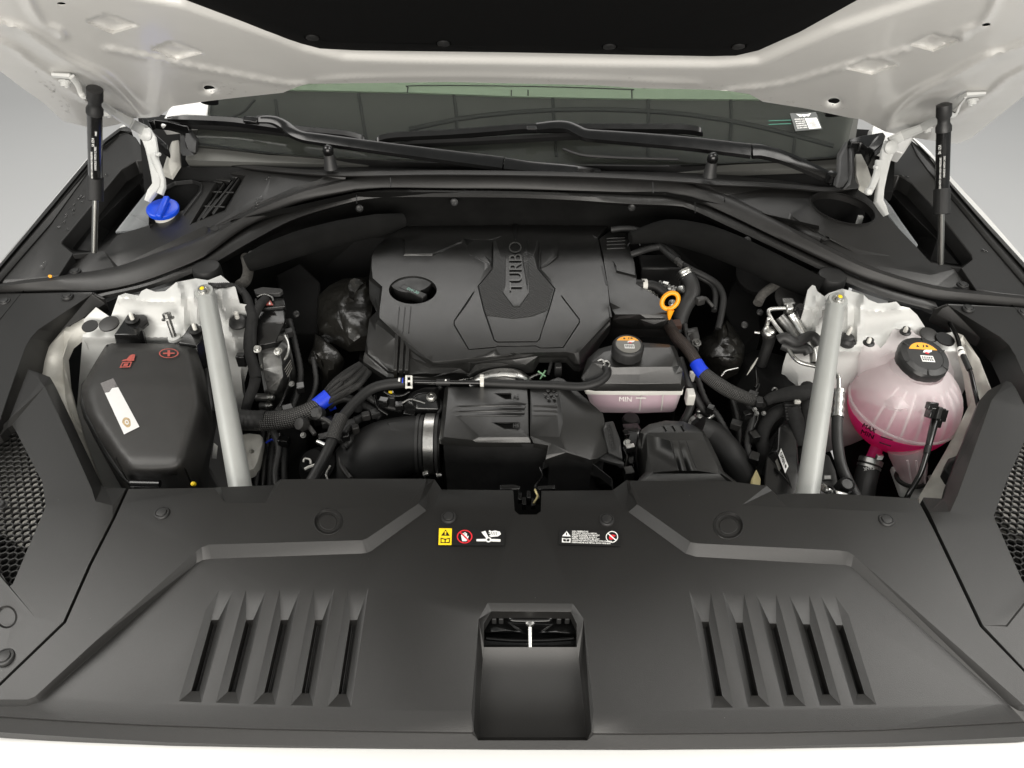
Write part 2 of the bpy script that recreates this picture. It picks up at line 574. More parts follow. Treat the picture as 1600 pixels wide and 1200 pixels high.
def node_mat(name, build):
    m = bpy.data.materials.new(name)
    m.use_nodes = True
    build(m.node_tree, m.node_tree.nodes['Principled BSDF'])
    return m
def b_glass(nt, P):
    P.inputs['Base Color'].default_value = (.47, .50, .46, 1)
    P.inputs['Roughness'].default_value = .02
    P.inputs['Transmission Weight'].default_value = 1
    P.inputs['IOR'].default_value = 1.5
    P.inputs['Specular IOR Level'].default_value = .5
M['glass'] = node_mat('tinted_glass', b_glass)
def b_drop(nt, P):
    P.inputs['Base Color'].default_value = (1, 1, 1, 1)
    P.inputs['Roughness'].default_value = .0
    P.inputs['Transmission Weight'].default_value = 1
    P.inputs['IOR'].default_value = 1.33
M['drop'] = node_mat('water', b_drop)
def translucent(name, col, clear, glow=.45):
    m = bpy.data.materials.new(name)
    m.use_nodes = True
    nt = m.node_tree
    P = nt.nodes['Principled BSDF']
    out = nt.nodes['Material Output']
    P.inputs['Base Color'].default_value = (*col, 1)
    P.inputs['Roughness'].default_value = .3
    tl = nt.nodes.new('ShaderNodeBsdfTranslucent')
    tl.inputs[0].default_value = (*col, 1)
    tp = nt.nodes.new('ShaderNodeBsdfTransparent')
    tp.inputs[0].default_value = (1, .97, .97, 1)
    a = nt.nodes.new('ShaderNodeMixShader')
    a.inputs[0].default_value = glow
    b = nt.nodes.new('ShaderNodeMixShader')
    b.inputs[0].default_value = clear
    nt.links.new(P.outputs[0], a.inputs[1])
    nt.links.new(tl.outputs[0], a.inputs[2])
    nt.links.new(a.outputs[0], b.inputs[1])
    nt.links.new(tp.outputs[0], b.inputs[2])
    nt.links.new(b.outputs[0], out.inputs[0])
    return m
M['tank'] = translucent('milky_tank_plastic', (.92, .88, .89), .40)
M['sheetplastic'] = translucent('milky_sheet_plastic', (.40, .42, .43), .35)
M['tape_clear'] = translucent('clear_tape', (.7, .7, .7), .8)
M['fluid'] = translucent('pink_coolant', (1.0, .075, .40), 0.0, .62)
M['fluid2'] = mat('pale_pink_fluid', (.92, .60, .76), .3)
def braid(name, c0, c1):
    def b(nt, P):
        uv = nt.nodes.new('ShaderNodeUVMap')
        L = nt.links.new
        sp = nt.nodes.new('ShaderNodeSeparateXYZ')
        L(uv.outputs[0], sp.inputs[0])
        def mth(op, a, bb=None):
            n = nt.nodes.new('ShaderNodeMath')
            n.operation = op
            for i, x in enumerate((a, bb)):
                if x is None: continue
                if isinstance(x, (int, float)): n.inputs[i].default_value = x
                else: L(x, n.inputs[i])
            return n.outputs[0]
        A = mth('SINE', mth('MULTIPLY', mth('ADD', sp.outputs[0], sp.outputs[1]), 2 * math.pi * 14))
        B = mth('SINE', mth('MULTIPLY', mth('SUBTRACT', sp.outputs[0], sp.outputs[1]), 2 * math.pi * 14))
        h = mth('MULTIPLY', A, B)
        mx = nt.nodes.new('ShaderNodeMix')
        mx.data_type = 'RGBA'
        mx.inputs[6].default_value = (*c0, 1)
        mx.inputs[7].default_value = (*c1, 1)
        rg = nt.nodes.new('ShaderNodeMapRange')
        rg.inputs[1].default_value, rg.inputs[2].default_value = .25, .75
        L(h, rg.inputs[0])
        L(rg.outputs[0], mx.inputs[0])
        L(mx.outputs[2], P.inputs['Base Color'])
        bp = nt.nodes.new('ShaderNodeBump')
        bp.inputs['Strength'].default_value = .7
        bp.inputs['Distance'].default_value = .001
        L(h, bp.inputs['Height'])
        L(bp.outputs[0], P.inputs['Normal'])
        P.inputs['Roughness'].default_value = .5
    return node_mat(name, b)
M['braid'] = braid('braided_sleeve', (.008, .008, .008), (.10, .097, .09))
M['braid2'] = braid('braided_sleeve_coloured', (.007, .006, .006), (.10, .066, .050))
def b_weave(nt, P):                   # fine diagonal ribs moulded in the plastic
    L = nt.links.new
    g = nt.nodes.new('ShaderNodeNewGeometry')
    wv = nt.nodes.new('ShaderNodeTexWave')
    wv.inputs['Scale'].default_value = 75
    mp = nt.nodes.new('ShaderNodeMapping')
    mp.inputs['Rotation'].default_value = (0, 0, math.radians(58))
    L(g.outputs['Position'], mp.inputs[0])
    L(mp.outputs[0], wv.inputs[0])
    bp = nt.nodes.new('ShaderNodeBump')
    bp.inputs['Strength'].default_value = .8
    bp.inputs['Distance'].default_value = .0009
    L(wv.outputs[0], bp.inputs['Height'])
    L(bp.outputs[0], P.inputs['Normal'])
    P.inputs['Base Color'].default_value = (.014, .014, .0135, 1)
    P.inputs['Roughness'].default_value = .37
    P.inputs['Specular IOR Level'].default_value = .75
M['weave'] = node_mat('ribbed_black_plastic', b_weave)
def b_foil(nt, P):
    L = nt.links.new
    g = nt.nodes.new('ShaderNodeNewGeometry')
    n = nt.nodes.new('ShaderNodeTexNoise')
    n.inputs['Scale'].default_value = 32
    n.inputs['Detail'].default_value = 4
    L(g.outputs['Position'], n.inputs['Vector'])
    bp = nt.nodes.new('ShaderNodeBump')
    bp.inputs['Strength'].default_value = .8
    bp.inputs['Distance'].default_value = .006
    L(n.outputs[0], bp.inputs['Height'])
    L(bp.outputs[0], P.inputs['Normal'])
    P.inputs['Base Color'].default_value = (.012, .0115, .010, 1)
    P.inputs['Roughness'].default_value = .30
    P.inputs['Coat Weight'].default_value = .15
M['foil'] = node_mat('crumpled_black_film', b_foil)
# ================================================================ SETTING
M['studio'] = mat('studio_grey', (.40, .404, .408), .9, var=.015, vscale=1.2, spec=.1)
rows = []
for (y, z) in [(-3, -.75), (4, -.75)] + [(4 + 2.2 * math.sin(a), -.75 + 2.2 * (1 - math.cos(a))) for a in [k * math.pi / 2 / 12 for k in range(1, 13)]] + [(6.2, 3.2)]:
    rows.append([Vector((x, y, z)) for x in (-7, 0, 7)])
o = loft('floor', M['studio'], rows, smooth=80)
tag(o, 'pale grey seamless studio floor curving up behind the car', None, None, 'structure')

# ================================================================ CAR BODY (painted metal shell and the dark bay)
body = thing('car_body', 'white car body with fenders, bumper edge and bare white engine bay metal', 'car', (0, .9, -.6))
rows = []
for d, z in [(.43, -.085), (.395, -.068), (.36, -.066), (.325, -.074), (.295, -.095), (.275, -.14), (.262, -.25), (.26, -.55)]:
    rows.append([Vector((x, d + .035 * (abs(x) / .65) ** 2.2, z - .012 * (x / .65) ** 2)) for x in [k * .06 - 1.02 for k in range(35)]])
loft('bumper', M['white'], rows, body, smooth=60)
# fenders: the crease line along each wing, then the flank turning down
def fender(line, s):
    P = [at(*p) for p in spl(line, 6)]
    rows = []
    w0 = 0 if s < 0 else .004
    for dx, dz in [(-.006, -.008), (w0 - .002, -.004), (w0, -.007), (w0 + .002, -.02), (w0 + .004, -.06), (w0 + .005, -.12), (w0 + .004, -.25), (.0, -.5)]:
        rows.append([p + Vector((s * dx, 0, dz)) for p in P])
    loft('fender', M['white'], rows, body, smooth=60)
fender([(-560, 1170, -.03), (-400, 900, .0), (-240, 690, .02), (-120, 530, .03), (-40, 443, .04), (0, 404, .05), (66, 326, .07), (134, 245, .09), (160, 218, .10), (180, 200, .105), (200, 185, .11)], -1)
fender([(2170, 1170, -.03), (2010, 900, .0), (1850, 700, .02), (1730, 545, .03), (1650, 455, .04), (1601, 402, .05), (1545, 338, .07), (1484, 272, .09), (1458, 240, .10), (1440, 222, .105), (1418, 206, .11)], 1)
# bay floor, firewall and dark inner walls
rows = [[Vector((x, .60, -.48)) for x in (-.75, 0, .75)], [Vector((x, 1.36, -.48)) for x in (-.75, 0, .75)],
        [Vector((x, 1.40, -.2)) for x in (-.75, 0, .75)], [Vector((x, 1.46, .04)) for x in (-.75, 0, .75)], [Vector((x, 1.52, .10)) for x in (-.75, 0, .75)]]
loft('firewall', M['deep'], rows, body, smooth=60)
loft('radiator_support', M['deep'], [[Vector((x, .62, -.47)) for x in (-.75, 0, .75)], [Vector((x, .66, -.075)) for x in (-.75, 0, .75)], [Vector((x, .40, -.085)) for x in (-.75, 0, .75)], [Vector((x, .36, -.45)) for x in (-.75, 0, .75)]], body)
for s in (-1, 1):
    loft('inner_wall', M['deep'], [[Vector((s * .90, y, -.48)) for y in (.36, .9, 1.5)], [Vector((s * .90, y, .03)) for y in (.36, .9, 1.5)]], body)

def zfix(z0):
    return lambda u, v, dz: at(u, v, z0 + dz)
def ztower(prof, ribs):
    def f(P):
        import numpy as np
        v = np.array([p[1] for p in P], float)
        z = np.interp(v, [p[0] for p in prof], [p[1] for p in prof])
        for path, h, wd in ribs:
            z = z + h * np.exp(-(pdist(P, spl(path, 5), 1.3) / wd) ** 2)
        return z
    return f
# left strut tower
TW = dict(skirt=.03, parent=body, smooth=50, bevel=0, grid=5)
relief('strut_tower', M['primer'], dense([(131, 499), (150, 480), (173, 496), (185, 462), (196, 458), (217, 462), (221, 455), (229, 451), (243, 456), (258, 455), (268, 447), (275, 441), (306, 435), (325, 438), (345, 430), (368, 449), (374, 474), (386, 476), (388, 520), (384, 548), (376, 580), (379, 612), (350, 640), (330, 760), (150, 760), (120, 640), (128, 540)], 6, True),
    [], [], zfix(0), zfun=ztower([(430, .052), (462, .046), (467, .044), (474, .034), (500, .002), (507, -.006), (528, -.014), (536, -.030), (570, -.075), (760, -.25)],
    [([(186, 464), (205, 465), (217, 470), (268, 472)], .0045, 4), ([(277, 443), (283, 470), (287, 498), (290, 520)], .010, 6), ([(300, 446), (305, 480), (313, 520)], .006, 6), ([(344, 456), (354, 500), (370, 548)], .016, 7),
     ([(146, 500), (176, 499)], .004, 6), ([(262, 528), (282, 526)], .003, 5)]), **TW)
# right strut tower
relief('strut_tower', M['primer'], dense([(1253, 504), (1256, 483), (1262, 453), (1272, 442), (1277, 455), (1288, 463), (1295, 458), (1316, 451), (1349, 460), (1357, 468), (1372, 474), (1390, 473), (1400, 471), (1407, 478), (1421, 481), (1433, 492), (1446, 512), (1470, 522), (1490, 518), (1500, 545), (1512, 600), (1490, 640), (1400, 650), (1335, 678), (1296, 690), (1262, 620), (1247, 606), (1246, 590), (1240, 578), (1227, 564), (1229, 552), (1255, 540), (1268, 523)], 6, True),
    [], [], zfix(0), zfun=ztower([(440, .056), (476, .048), (482, .046), (490, .034), (514, .004), (524, -.008), (548, -.016), (556, -.032), (600, -.085), (700, -.21)],
    [([(1276, 460), (1270, 490), (1258, 516)], .006, 5), ([(1292, 466), (1284, 492), (1272, 524)], .012, 6), ([(1318, 454), (1324, 482), (1327, 528)], .007, 5), ([(1350, 462), (1344, 496), (1340, 532)], .012, 5), ([(1353, 486), (1380, 487), (1404, 483)], .006, 4),
     ([(1384, 540), (1394, 518), (1424, 512)], .006, 6), ([(1314, 551), (1360, 551), (1382, 542)], .003, 4)]), **TW)
# dusty inner wings beside the side covers
relief('inner_wing', M['grimy'], [(60, 560, -.02), (110, 500, -.005), (138, 497, .0), (134, 520, -.01), (112, 538, -.025), (104, 556, -.035), (108, 600, -.06), (130, 680, -.10), (160, 760, -.13), (205, 800, -.15), (120, 800, -.14), (60, 640, -.05)],
    [[(112, 520, -.006), (98, 560, -.02), (102, 620, -.06), (126, 700, -.1), (150, 770, -.13)], [(120, 515, -.004), (108, 530, -.014), (101, 552, -.026)]], pos=zfix(0), skirt=.01, parent=body, smooth=60, bevel=0, grid=9, rough=.004)
relief('inner_wing', M['grimy'], [(1494, 519, .0), (1505, 524, .005), (1530, 560, .0), (1550, 610, -.02), (1560, 640, -.05), (1500, 780, -.12), (1432, 800, -.14), (1436, 776, -.13), (1480, 700, -.10), (1516, 630, -.06), (1508, 580, -.03), (1500, 550, -.012)],
    [[(1508, 535, .0), (1524, 590, -.02), (1530, 640, -.05), (1490, 720, -.10)]], pos=zfix(0), skirt=.01, parent=body, smooth=60, bevel=0, grid=9, rough=.004)
for args in [(110, 538, -.016, .004), (1512, 552, -.005, .004)]:
    pass

# ================================================================ FRONT COVER over the radiator
def zfront(v):
    t = max(0.0, (v - 790) / 370)
    return -.010 * t - .040 * t * t
def pfront(u, v, dz): return at(u, v, zfront(v) + dz)
fc = thing('front_cover', 'wide grained black plastic radiator cover across the front with louvres', 'cover', at(800, 1000, -.05))
R = .012
outer = [(201, 764, R), (334, 762, .008), (345, 761, -.004), (428, 758, -.004), (438, 749, .008), (540, 748, .008), (666, 748, .008), (668.5, 748, -.002), (679, 749, -.004), (690, 765, -.006), (802, 766, -.006), (804, 798, 0), (811, 804, 0), (838, 804, 0), (845, 799, 0), (846, 767, -.006), (957, 766, -.006), (979, 750, -.004), (982, 751, -.002), (984, 751, .008),
    (1139, 752, .008), (1198, 759, .008), (1213, 773, -.004), (1235, 771, -.004), (1300, 771, .008), (1433, 779, R), (1461, 832, R), (1531, 979, R), (1600, 1050, R), (1645, 1093, R), (1655, 1106, 0), (1680, 1128, 0), (1680, 1139, -.012),
    (1600, 1151, -.012), (1400, 1161, -.012), (1200, 1167, -.012), (1000, 1170, -.012), (800, 1170, -.012), (600, 1168, -.012), (430, 1165, -.012), (262, 1160, -.012), (120, 1152, -.012), (0, 1144, -.012), (-70, 1138, -.012), (-70, 1132, 0), (-38, 1104, 0), (-26, 1093, R), (0, 1072, R), (103, 973, R), (144, 881, R), (180, 810, R)]
lines, holes = [], []
# the raised side fields and their sloping bands
lines += [[(-20, 1093, R), (43, 1093, R), (55, 1088, R), (150, 1001, R), (307, 861, R), (315, 855, R), (326, 851, R), (566, 844, R), (574, 841, R), (654, 787, R), (664, 760, R)],
          [(-34, 1104, 0), (41, 1104, 0), (62, 1097, 0), (75, 1084, 0), (307, 880, 0), (317, 875, 0), (330, 873, 0), (564, 865, 0), (573, 864, 0), (580, 861, 0), (666, 798, 0), (669, 770, 0)],
          [(1640, 1097, R), (1612, 1105, R), (1600, 1102, R), (1334, 867, R), (1325, 862, R), (1311, 860, R), (1090, 849, R), (1079, 847, R), (996, 788, R), (986, 765, R)],
          [(1650, 1107, 0), (1612, 1114, 0), (1590, 1110, 0), (1577, 1102, 0), (1337, 892, 0), (1330, 886, 0), (1321, 883, 0), (1088, 870, 0), (1071, 865, 0), (982, 800, 0), (981, 770, 0)]]
# the drooping rear lip with its little gussets
lines += [[(160, 788, R), (352, 786, R), (415, 786, R), (640, 786, R)], [(336, 764, .009), (352, 786, R), (346, 764, -.002)], [(427, 761, -.002), (415, 786, R), (439, 752, .009)],
          [(1005, 789, R), (1160, 789, R), (1230, 793, R), (1291, 795, R), (1442, 803, R)], [(1202, 762, .009), (1230, 793, R), (1215, 776, -.002)], [(1236, 774, -.002), (1291, 795, R), (1302, 774, .009)],
          [(675, 797, 0), (800, 799, 0)], [(848, 799, 0), (975, 799, 0)]]
# the front edge: a crease, a step and the lip
lines += [[(80, 1093.5, 0), (225, 1100, 0), (420, 1106, 0), (600, 1110, 0), (736, 1111, 0)], [(928, 1111.5, 0), (1000, 1112, 0), (1200, 1111, 0), (1360, 1108, 0), (1560, 1100, 0)]]
for e, f in ((0, 0), (2.6, -.006)):
    lines += [[(-50, 1116 + e, -.003 + f), (0, 1119 + e, -.003 + f), (110, 1126 + e, -.003 + f), (225, 1132 + e, -.003 + f), (400, 1138 + e, -.003 + f), (600, 1142 + e, -.003 + f), (737, 1144 + e, -.003 + f)],
              [(928, 1145.5 + e, -.003 + f), (1000, 1146 + e, -.003 + f), (1200, 1144 + e, -.003 + f), (1375, 1140 + e, -.003 + f), (1600, 1127 + e, -.003 + f), (1660, 1122 + e, -.003 + f)]]
# louvres
gl = lambda x, y: (x / 2.6667, 750 + y / 2.6667)
gr = lambda x, y: (1000 + x / 2.6667, 750 + y / 2.6667)
D = -.0065
for k in range(5):
    tl, tr = (912, 1025, 1166, 1308, 1451)[k], (972, 1110, 1252, 1392, 1535)[k]
    ol, orr = (880, 1025, 1170, 1313, 1458)[k], (797, 949, 1101, 1256, 1410)[k]
    bl, br = (745, 900, 1055, 1212, 1365)[k], (840, 996, 1148, 1306, 1463)[k]
    ob = 880 + 3 * k
    y0, y1 = 922 + 5.5 * k, 928 + 4.5 * k
    O = [(*gl(tl, 460 - 2 * k), 0), (*gl(tr, 458 - 2 * k), 0), (*gl(br, y1), 0), (*gl(bl, y0), 0), (*gl(ol - 22, 540 - 6 * k), 0)]
    H = [(*gl(ol, 583), D), (*gl(ol + 30, 583), D), (*gl(orr + 33, ob), D), (*gl(orr, ob), D)]
    lines += [(O, True), [(*gl(tl, 460 - 2 * k), 0), H[0]], [O[1], H[1]], [O[2], H[2]], [O[3], H[3]]]
    holes.append(H)
    tl, tr = (205, 345, 482, 620, 752)[k], (295, 433, 567, 705, 815)[k]
    ol, ow = (258, 400, 540, 680, 818)[k], 28
    orr = (312, 462, 612, 760, 905)[k]
    bl, br = (298, 450, 600, 750, 890)[k], (388, 540, 690, 838, 985)[k]
    yo, yb = 590 + 3.7 * k, 900 - 2 * k
    O = [(*gr(tl, 460 + 5 * k), 0), (*gr(tr, 470 + 4 * k), 0), (*gr(ol + ow + 22, 540 + 5 * k), 0), (*gr(br, 948 - 3 * k), 0), (*gr(bl, 950 - 3 * k), 0)]
    H = [(*gr(ol, yo), D), (*gr(ol + ow, yo), D), (*gr(orr + 31, yb), D), (*gr(orr, yb), D)]
    lines += [(O, True), [O[0], H[0]], [O[1], H[1]], [O[3], H[2]], [O[4], H[3]]]
    holes.append(H)
# the latch recess
lines += [([(762, 942, 0), (895, 943, 0), (912, 967, 0), (924, 1143, -.002), (918, 1157, -.0105), (747, 1157, -.0105), (740, 1142, -.002), (748, 967, 0)], True),
          [(756, 1013, -.020), (754.5, 1030, -.0265), (753, 1050, -.0315), (752, 1072, -.0335), (750.5, 1098, -.0325), (749.5, 1125, -.0275), (749, 1152, -.018)], [(901, 1013, -.020), (904, 1030, -.0265), (906, 1050, -.0315), (908.5, 1072, -.0335), (911, 1098, -.0325), (913.5, 1125, -.0275), (916, 1152, -.018)],
          ] + [[(a_, v_, d_), (b_, v_, d_)] for a_, b_, v_, d_ in ((754.5, 904, 1030, -.0265), (753, 906, 1050, -.0315), (752, 908.5, 1072, -.0335), (750.5, 911, 1098, -.0325), (749.5, 913.5, 1125, -.0275), (749, 916, 1152, -.018))]
holes.append([(768, 955, -.004), (892, 956, -.004), (901, 975, -.006), (901, 1011, -.019), (756, 1011, -.019), (756, 975, -.006)])
# the two round pads with a raised rim
for (cu, cv, r) in ((513, 815, 23), (1138, 821, 24)):
    lines += [(ell(cu, cv, r, r * .9, 0, 30, R), True), (ell(cu, cv, r * .95, r * .85, 0, 30, R + .0012), True), (ell(cu, cv + .5, r * .80, r * .71, 0, 30, R - .0035), True), (ell(cu, cv + .5, r * .60, r * .53, 0, 30, R - .0035), True), (ell(cu, cv + .5, r * .56, r * .49, 0, 30, R - .0028), True)]
relief('panel', M['panel'], outer, lines, holes, pfront, skirt=.016, parent=fc, bevel=.0014, bang=14, seg=2, smooth=30)
for (u, v) in ((253, 802), (1385, 813)): clip(fc, u, v, zfront(v) + R, .0105, M['black'])
for (u, v) in ((701, 808), (948, 812)): clip(fc, u, v, zfront(v), .0105, M['black'])
# finned duct floor under each louvre and the latch inside its recess
for k in range(5):
    for (f, a, b, c, d) in ((gl, (880, 1025, 1170, 1313, 1458)[k], (797, 949, 1101, 1256, 1410)[k], 583, 885), (gr, (258, 400, 540, 680, 818)[k], (312, 462, 612, 760, 905)[k], 595, 900)):
        q = [(*f(a - 6, c - 8), 0), (*f(a + 40, c - 8), 0), (*f(b + 42, d + 8), 0), (*f(b - 8, d + 8), 0)]
        fl = relief('louvre_floor', M['black'], q, [], [], lambda u, v, dz: at(u, v, zfront(v) - .020 + dz), skirt=.004, parent=fc, bevel=0)
        for t in (.45, .6, .75):
            p0 = [q[0][i] * (1 - t) + q[1][i] * t for i in (0, 1)]
            p1 = [q[3][i] * (1 - t) + q[2][i] * t for i in (0, 1)]
            tube('louvre_fin', M['panel'], [at(p0[0], p0[1], zfront(p0[1]) - .019), at(p1[0], p1[1], zfront(p1[1]) - .019)], .0012, fl, n=1, seg=6)
lt = thing('hood_latch', 'dark hood latch with bright striker bar seen through the cover opening', 'latch', at(828, 985, -.06))
relief('latch_plate', M['gloss'], [(735, 935, -.05), (925, 935, -.05), (925, 1025, -.075), (735, 1025, -.075)], [[(740, 1000, -.068), (920, 1000, -.068)], [(740, 990, -.058), (820, 990, -.058), (840, 990, -.058), (920, 990, -.058)],
    ([(765, 972, -.045), (786, 970, -.045), (790, 985, -.045), (766, 988, -.045)], True), ([(868, 974, -.045), (893, 972, -.045), (893, 990, -.045), (872, 988, -.045)], True)], [], zfix(-.01), skirt=.01, parent=lt, bevel=.002)
tube('latch_handle', M['wiper'], [at(796, 963, -.035), at(800, 968, -.035), at(815, 969, -.035), at(845, 969, -.035), at(858, 968, -.035), at(862, 963, -.035)], .0035, lt, n=4)
tube('striker', M['steel'], [at(828, 974, -.040), at(828.5, 1013, -.050)], .0030, lt, n=2)
lathe('striker_head', M['dalu'], at(828, 974, -.041), [(.005, 0), (.0065, .002), (.0065, .006), (.004, .008)], (0, 0, 1), 14, lt)
for u in (772, 783, 873, 886):
    box('latch_rib', M['black'], at(u, 965, -.040), (.006, .012, .012), lt, bevel=.001)
tube('latch_spring', M['gloss'], [at(760, 998, -.055), at(800, 1001, -.055), at(850, 1001, -.055), at(897, 998, -.055)], .0025, lt, n=3)

# warning stickers lying on the cover
def sticker_sheet(c, h=.0006):
    return Sheet(*[pfront(u, v, h) for u, v in c])
st = thing('warning_sticker', 'yellow and black hot surface and fan warning sticker', 'sticker', pfront(736, 839, 0))
s = sticker_sheet([(684, 852), (788, 852.5), (788.5, 826.5), (685, 825)])
s.poly('backing', M['ink'], [(0, 0), (1, 0), (1, 1), (0, 1)], 0, st)
s.poly('yellow_field', M['yellow'], [(.01, .02), (.205, .02), (.205, .98), (.01, .98)], .0003, st)
s.poly('warning_triangle', M['ink'], [(.045, .54), (.175, .54), (.11, .90)], .0006, st)
s.poly('exclamation_mark', M['yellow'], [(.10, .64), (.12, .64), (.124, .80), (.096, .80)], .0009, st)
s.poly('exclamation_mark', M['yellow'], [(.10, .575), (.12, .575), (.12, .615), (.10, .615)], .0009, st)
s.poly('manual_symbol', M['ink'], [(.04, .12), (.18, .12), (.18, .42), (.11, .36), (.04, .42)], .0006, st)
s.poly('manual_page', M['yellow'], [(.055, .18), (.10, .16), (.10, .30), (.055, .35)], .0009, st)
s.poly('manual_page', M['yellow'], [(.12, .16), (.165, .18), (.165, .35), (.12, .30)], .0009, st)
s.ring('prohibition_ring', M['red'], .40, .5, .118, .40, .16, .0006, st)
hand = [(.365, .24), (.43, .24), (.452, .40), (.462, .54), (.448, .55), (.436, .46), (.434, .70), (.420, .71), (.416, .54), (.412, .76), (.396, .76), (.394, .54), (.384, .72), (.369, .70), (.374, .50), (.360, .62), (.346, .58), (.356, .40)]
s.poly('hand_symbol', M['paper'], hand, .0006, st)
s.poly('prohibition_bar', M['red'], [(.318, .74), (.334, .80), (.482, .26), (.466, .20)], .0007, st)
s.poly('fan_blade', M['paper'], [(.58, .24), (.73, .24), (.73, .38), (.58, .36)], .0006, st)
s.poly('fan_blade', M['paper'], [(.79, .24), (.94, .22), (.94, .36), (.79, .38)], .0006, st)
s.poly('fan_blade', M['paper'], [(.65, .78), (.71, .86), (.76, .48), (.72, .44)], .0006, st)
s.ring('fan_hub', M['paper'], .76, .33, .045, .16, .5, .0006, st, 18)
s.poly('hurt_hand', M['paper'], [(.77, .56), (.80, .50), (.90, .54), (.945, .66), (.93, .82), (.86, .88), (.80, .84), (.77, .90), (.76, .82), (.79, .76), (.755, .72), (.79, .68)], .0006, st)
for k in range(4):
    s.poly('finger_gap', M['ink'], [(.79 + .03 * k, .60), (.795 + .03 * k, .60), (.81 + .025 * k, .78), (.803 + .025 * k, .78)], .0009, st)
st = thing('information_sticker', 'black information sticker of small white text lines, tilted slightly', 'sticker', pfront(922, 840, 0))
s = sticker_sheet([(873, 850.5), (969, 854), (970, 828.5), (874, 827)])
s.poly('backing', M['ink'], [(0, 0), (1, 0), (1, 1), (0, 1)], 0, st)
s.poly('warning_triangle', M['paper'], [(.05, .54), (.19, .54), (.12, .88)], .0003, st)
s.poly('exclamation_mark', M['ink'], [(.112, .60), (.128, .60), (.128, .76), (.112, .76)], .0006, st)
s.poly('manual_symbol', M['paper'], [(.05, .14), (.19, .14), (.19, .42), (.12, .38), (.05, .42)], .0003, st)
s.poly('manual_page', M['ink'], [(.07, .2), (.115, .18), (.115, .32), (.07, .35)], .0006, st)
s.poly('manual_page', M['ink'], [(.125, .18), (.17, .2), (.17, .35), (.125, .32)], .0006, st)
for k, (tx, a1) in enumerate([('HIGH TEMPERATURE', .47), ('DO NOT TOUCH METAL', .62), ('METAL SURFACE MAY BE HOT', .66), ('KEEP HANDS AWAY', .62), ('METAL PARTS MAY BE HOT', .66), ('LA SURFACE METALLIQUE PEUT ETRE CHAUDE', .86), ('OBERFLAECHE AUS METALL KANN HEISS SEIN', .84)]):
    b = .86 - .118 * k
    s.text('text_line', tx, M['paper'], .21, b - .03, a1, b + .055, .0003, st, .01)
s.ring('prohibition_ring', M['paper'], .86, .57, .10, .36, .14, .0003, st)
s.poly('hand_symbol', M['red'], [(.82, .42), (.87, .40), (.89, .56), (.92, .66), (.88, .72), (.83, .68), (.81, .55)], .0003, st)
s.poly('prohibition_bar', M['paper'], [(.785, .76), (.80, .80), (.935, .38), (.92, .34)], .0006, st)

# ================================================================ SIDE COVERS with honeycomb vents
def honeycomb(poly, z, parent, pitch=.0112, dark=M['panel']):
    P = [at(p[0], p[1], z) for p in poly]
    x0, x1 = min(p.x for p in P), max(p.x for p in P)
    y0, y1 = min(p.y for p in P), max(p.y for p in P)
    q = [(p.x, p.y) for p in P]
    c = Vector((sum(p[0] for p in q) / len(q), sum(p[1] for p in q) / len(q)))
    big = [tuple(c + (Vector(p) - c) * 1.16) for p in q]
    vs, fs = [], []
    R0 = pitch / math.sqrt(3)
    j = 0
    y = y0 - .03
    while y < y1 + .03:
        x = x0 - .03 + (pitch / 2 if j % 2 else 0)
        while x < x1 + .03:
            if inside((x, y), big):
                s0 = len(vs)
                for k in range(6):
                    a = math.pi / 6 + k * math.pi / 3
                    for f, dz in ((1.01, 0), (.82, -.0006), (.80, -.005)):
                        vs.append((x + R0 * f * math.cos(a), y + R0 * f * math.sin(a), z + dz))
                for k in range(6):
                    a, b = s0 + 3 * k, s0 + 3 * ((k + 1) % 6)
                    fs += [(a, b, b + 1, a + 1), (a + 1, b + 1, b + 2, a + 2)]
            x += pitch
        y += pitch * math.sqrt(3) / 2
        j += 1
    return data_obj('honeycomb_grille', vs, fs, dark, parent, smooth=0)

lc = thing('side_cover', 'left black plastic side cover with honeycomb vent beside the battery cover', 'cover', at(60, 700, 0), 'black side covers along the fenders')
def plc(u, v, dz): return at(u, v, zfront(v) + .012 + dz)
relief('arm_panel', M['panel'], [(-90, 462, .018), (0, 459, .018), (145, 456, .018), (164, 466, .010), (165, 474, -.004), (92, 520, -.02), (78, 535, -.022), (66, 560, -.022), (44, 600, -.022), (18, 664, -.022), (0, 690, -.022), (-90, 720, -.022)],
    [[(-80, 715, .018), (-6, 676, .018), (14, 615, .016), (40, 542, .016), (48, 528, .016), (60, 515, .016), (143, 460, .016)], [(146, 459, .014), (163, 468, .008)]], [], plc, skirt=.02, parent=lc, bevel=.002, bang=14)
mesh_l = [(-60, 700), (0, 681), (12, 668), (19, 664), (24, 672), (66, 753), (71, 789), (69, 797), (20, 912), (15, 916), (0, 893), (-60, 840)]
relief('vent_panel', M['panel'], [(-190, 620, .0), (0, 668, .004), (14, 655, .004), (44, 577, .006), (60, 582, .004), (78, 589, -.002), (84, 599, -.010), (120, 676, -.018), (158, 756, -.022), (164, 762, -.022), (197, 763, -.006), (176, 809, 0), (139.5, 880, 0), (99, 971, 0), (-3, 1069, 0), (-30, 1091, 0), (-420, 1146, -.03), (-300, 850, -.01)],
    [[(48, 584, .006), (62, 595, .006), (70, 604, .006), (104, 676, .003), (143, 763, .0), (149, 784, .0), (176, 790, .0)], [(158, 764, -.018), (149, 783, 0)],
     [(2, 899, -.002), (60, 966, 0)], [(-60, 838, 0), (-1, 899, 0), (58, 968, 0)],
     (ell(10, 964, 17, 18, 0, 24, 0), True), (ell(10, 964, 14, 15, 0, 24, -.003), True)],
    [[(p[0], p[1], -.002) for p in mesh_l]], plc, skirt=.014, parent=lc, bevel=.0016, bang=12)
honeycomb(mesh_l, -.0075, lc)
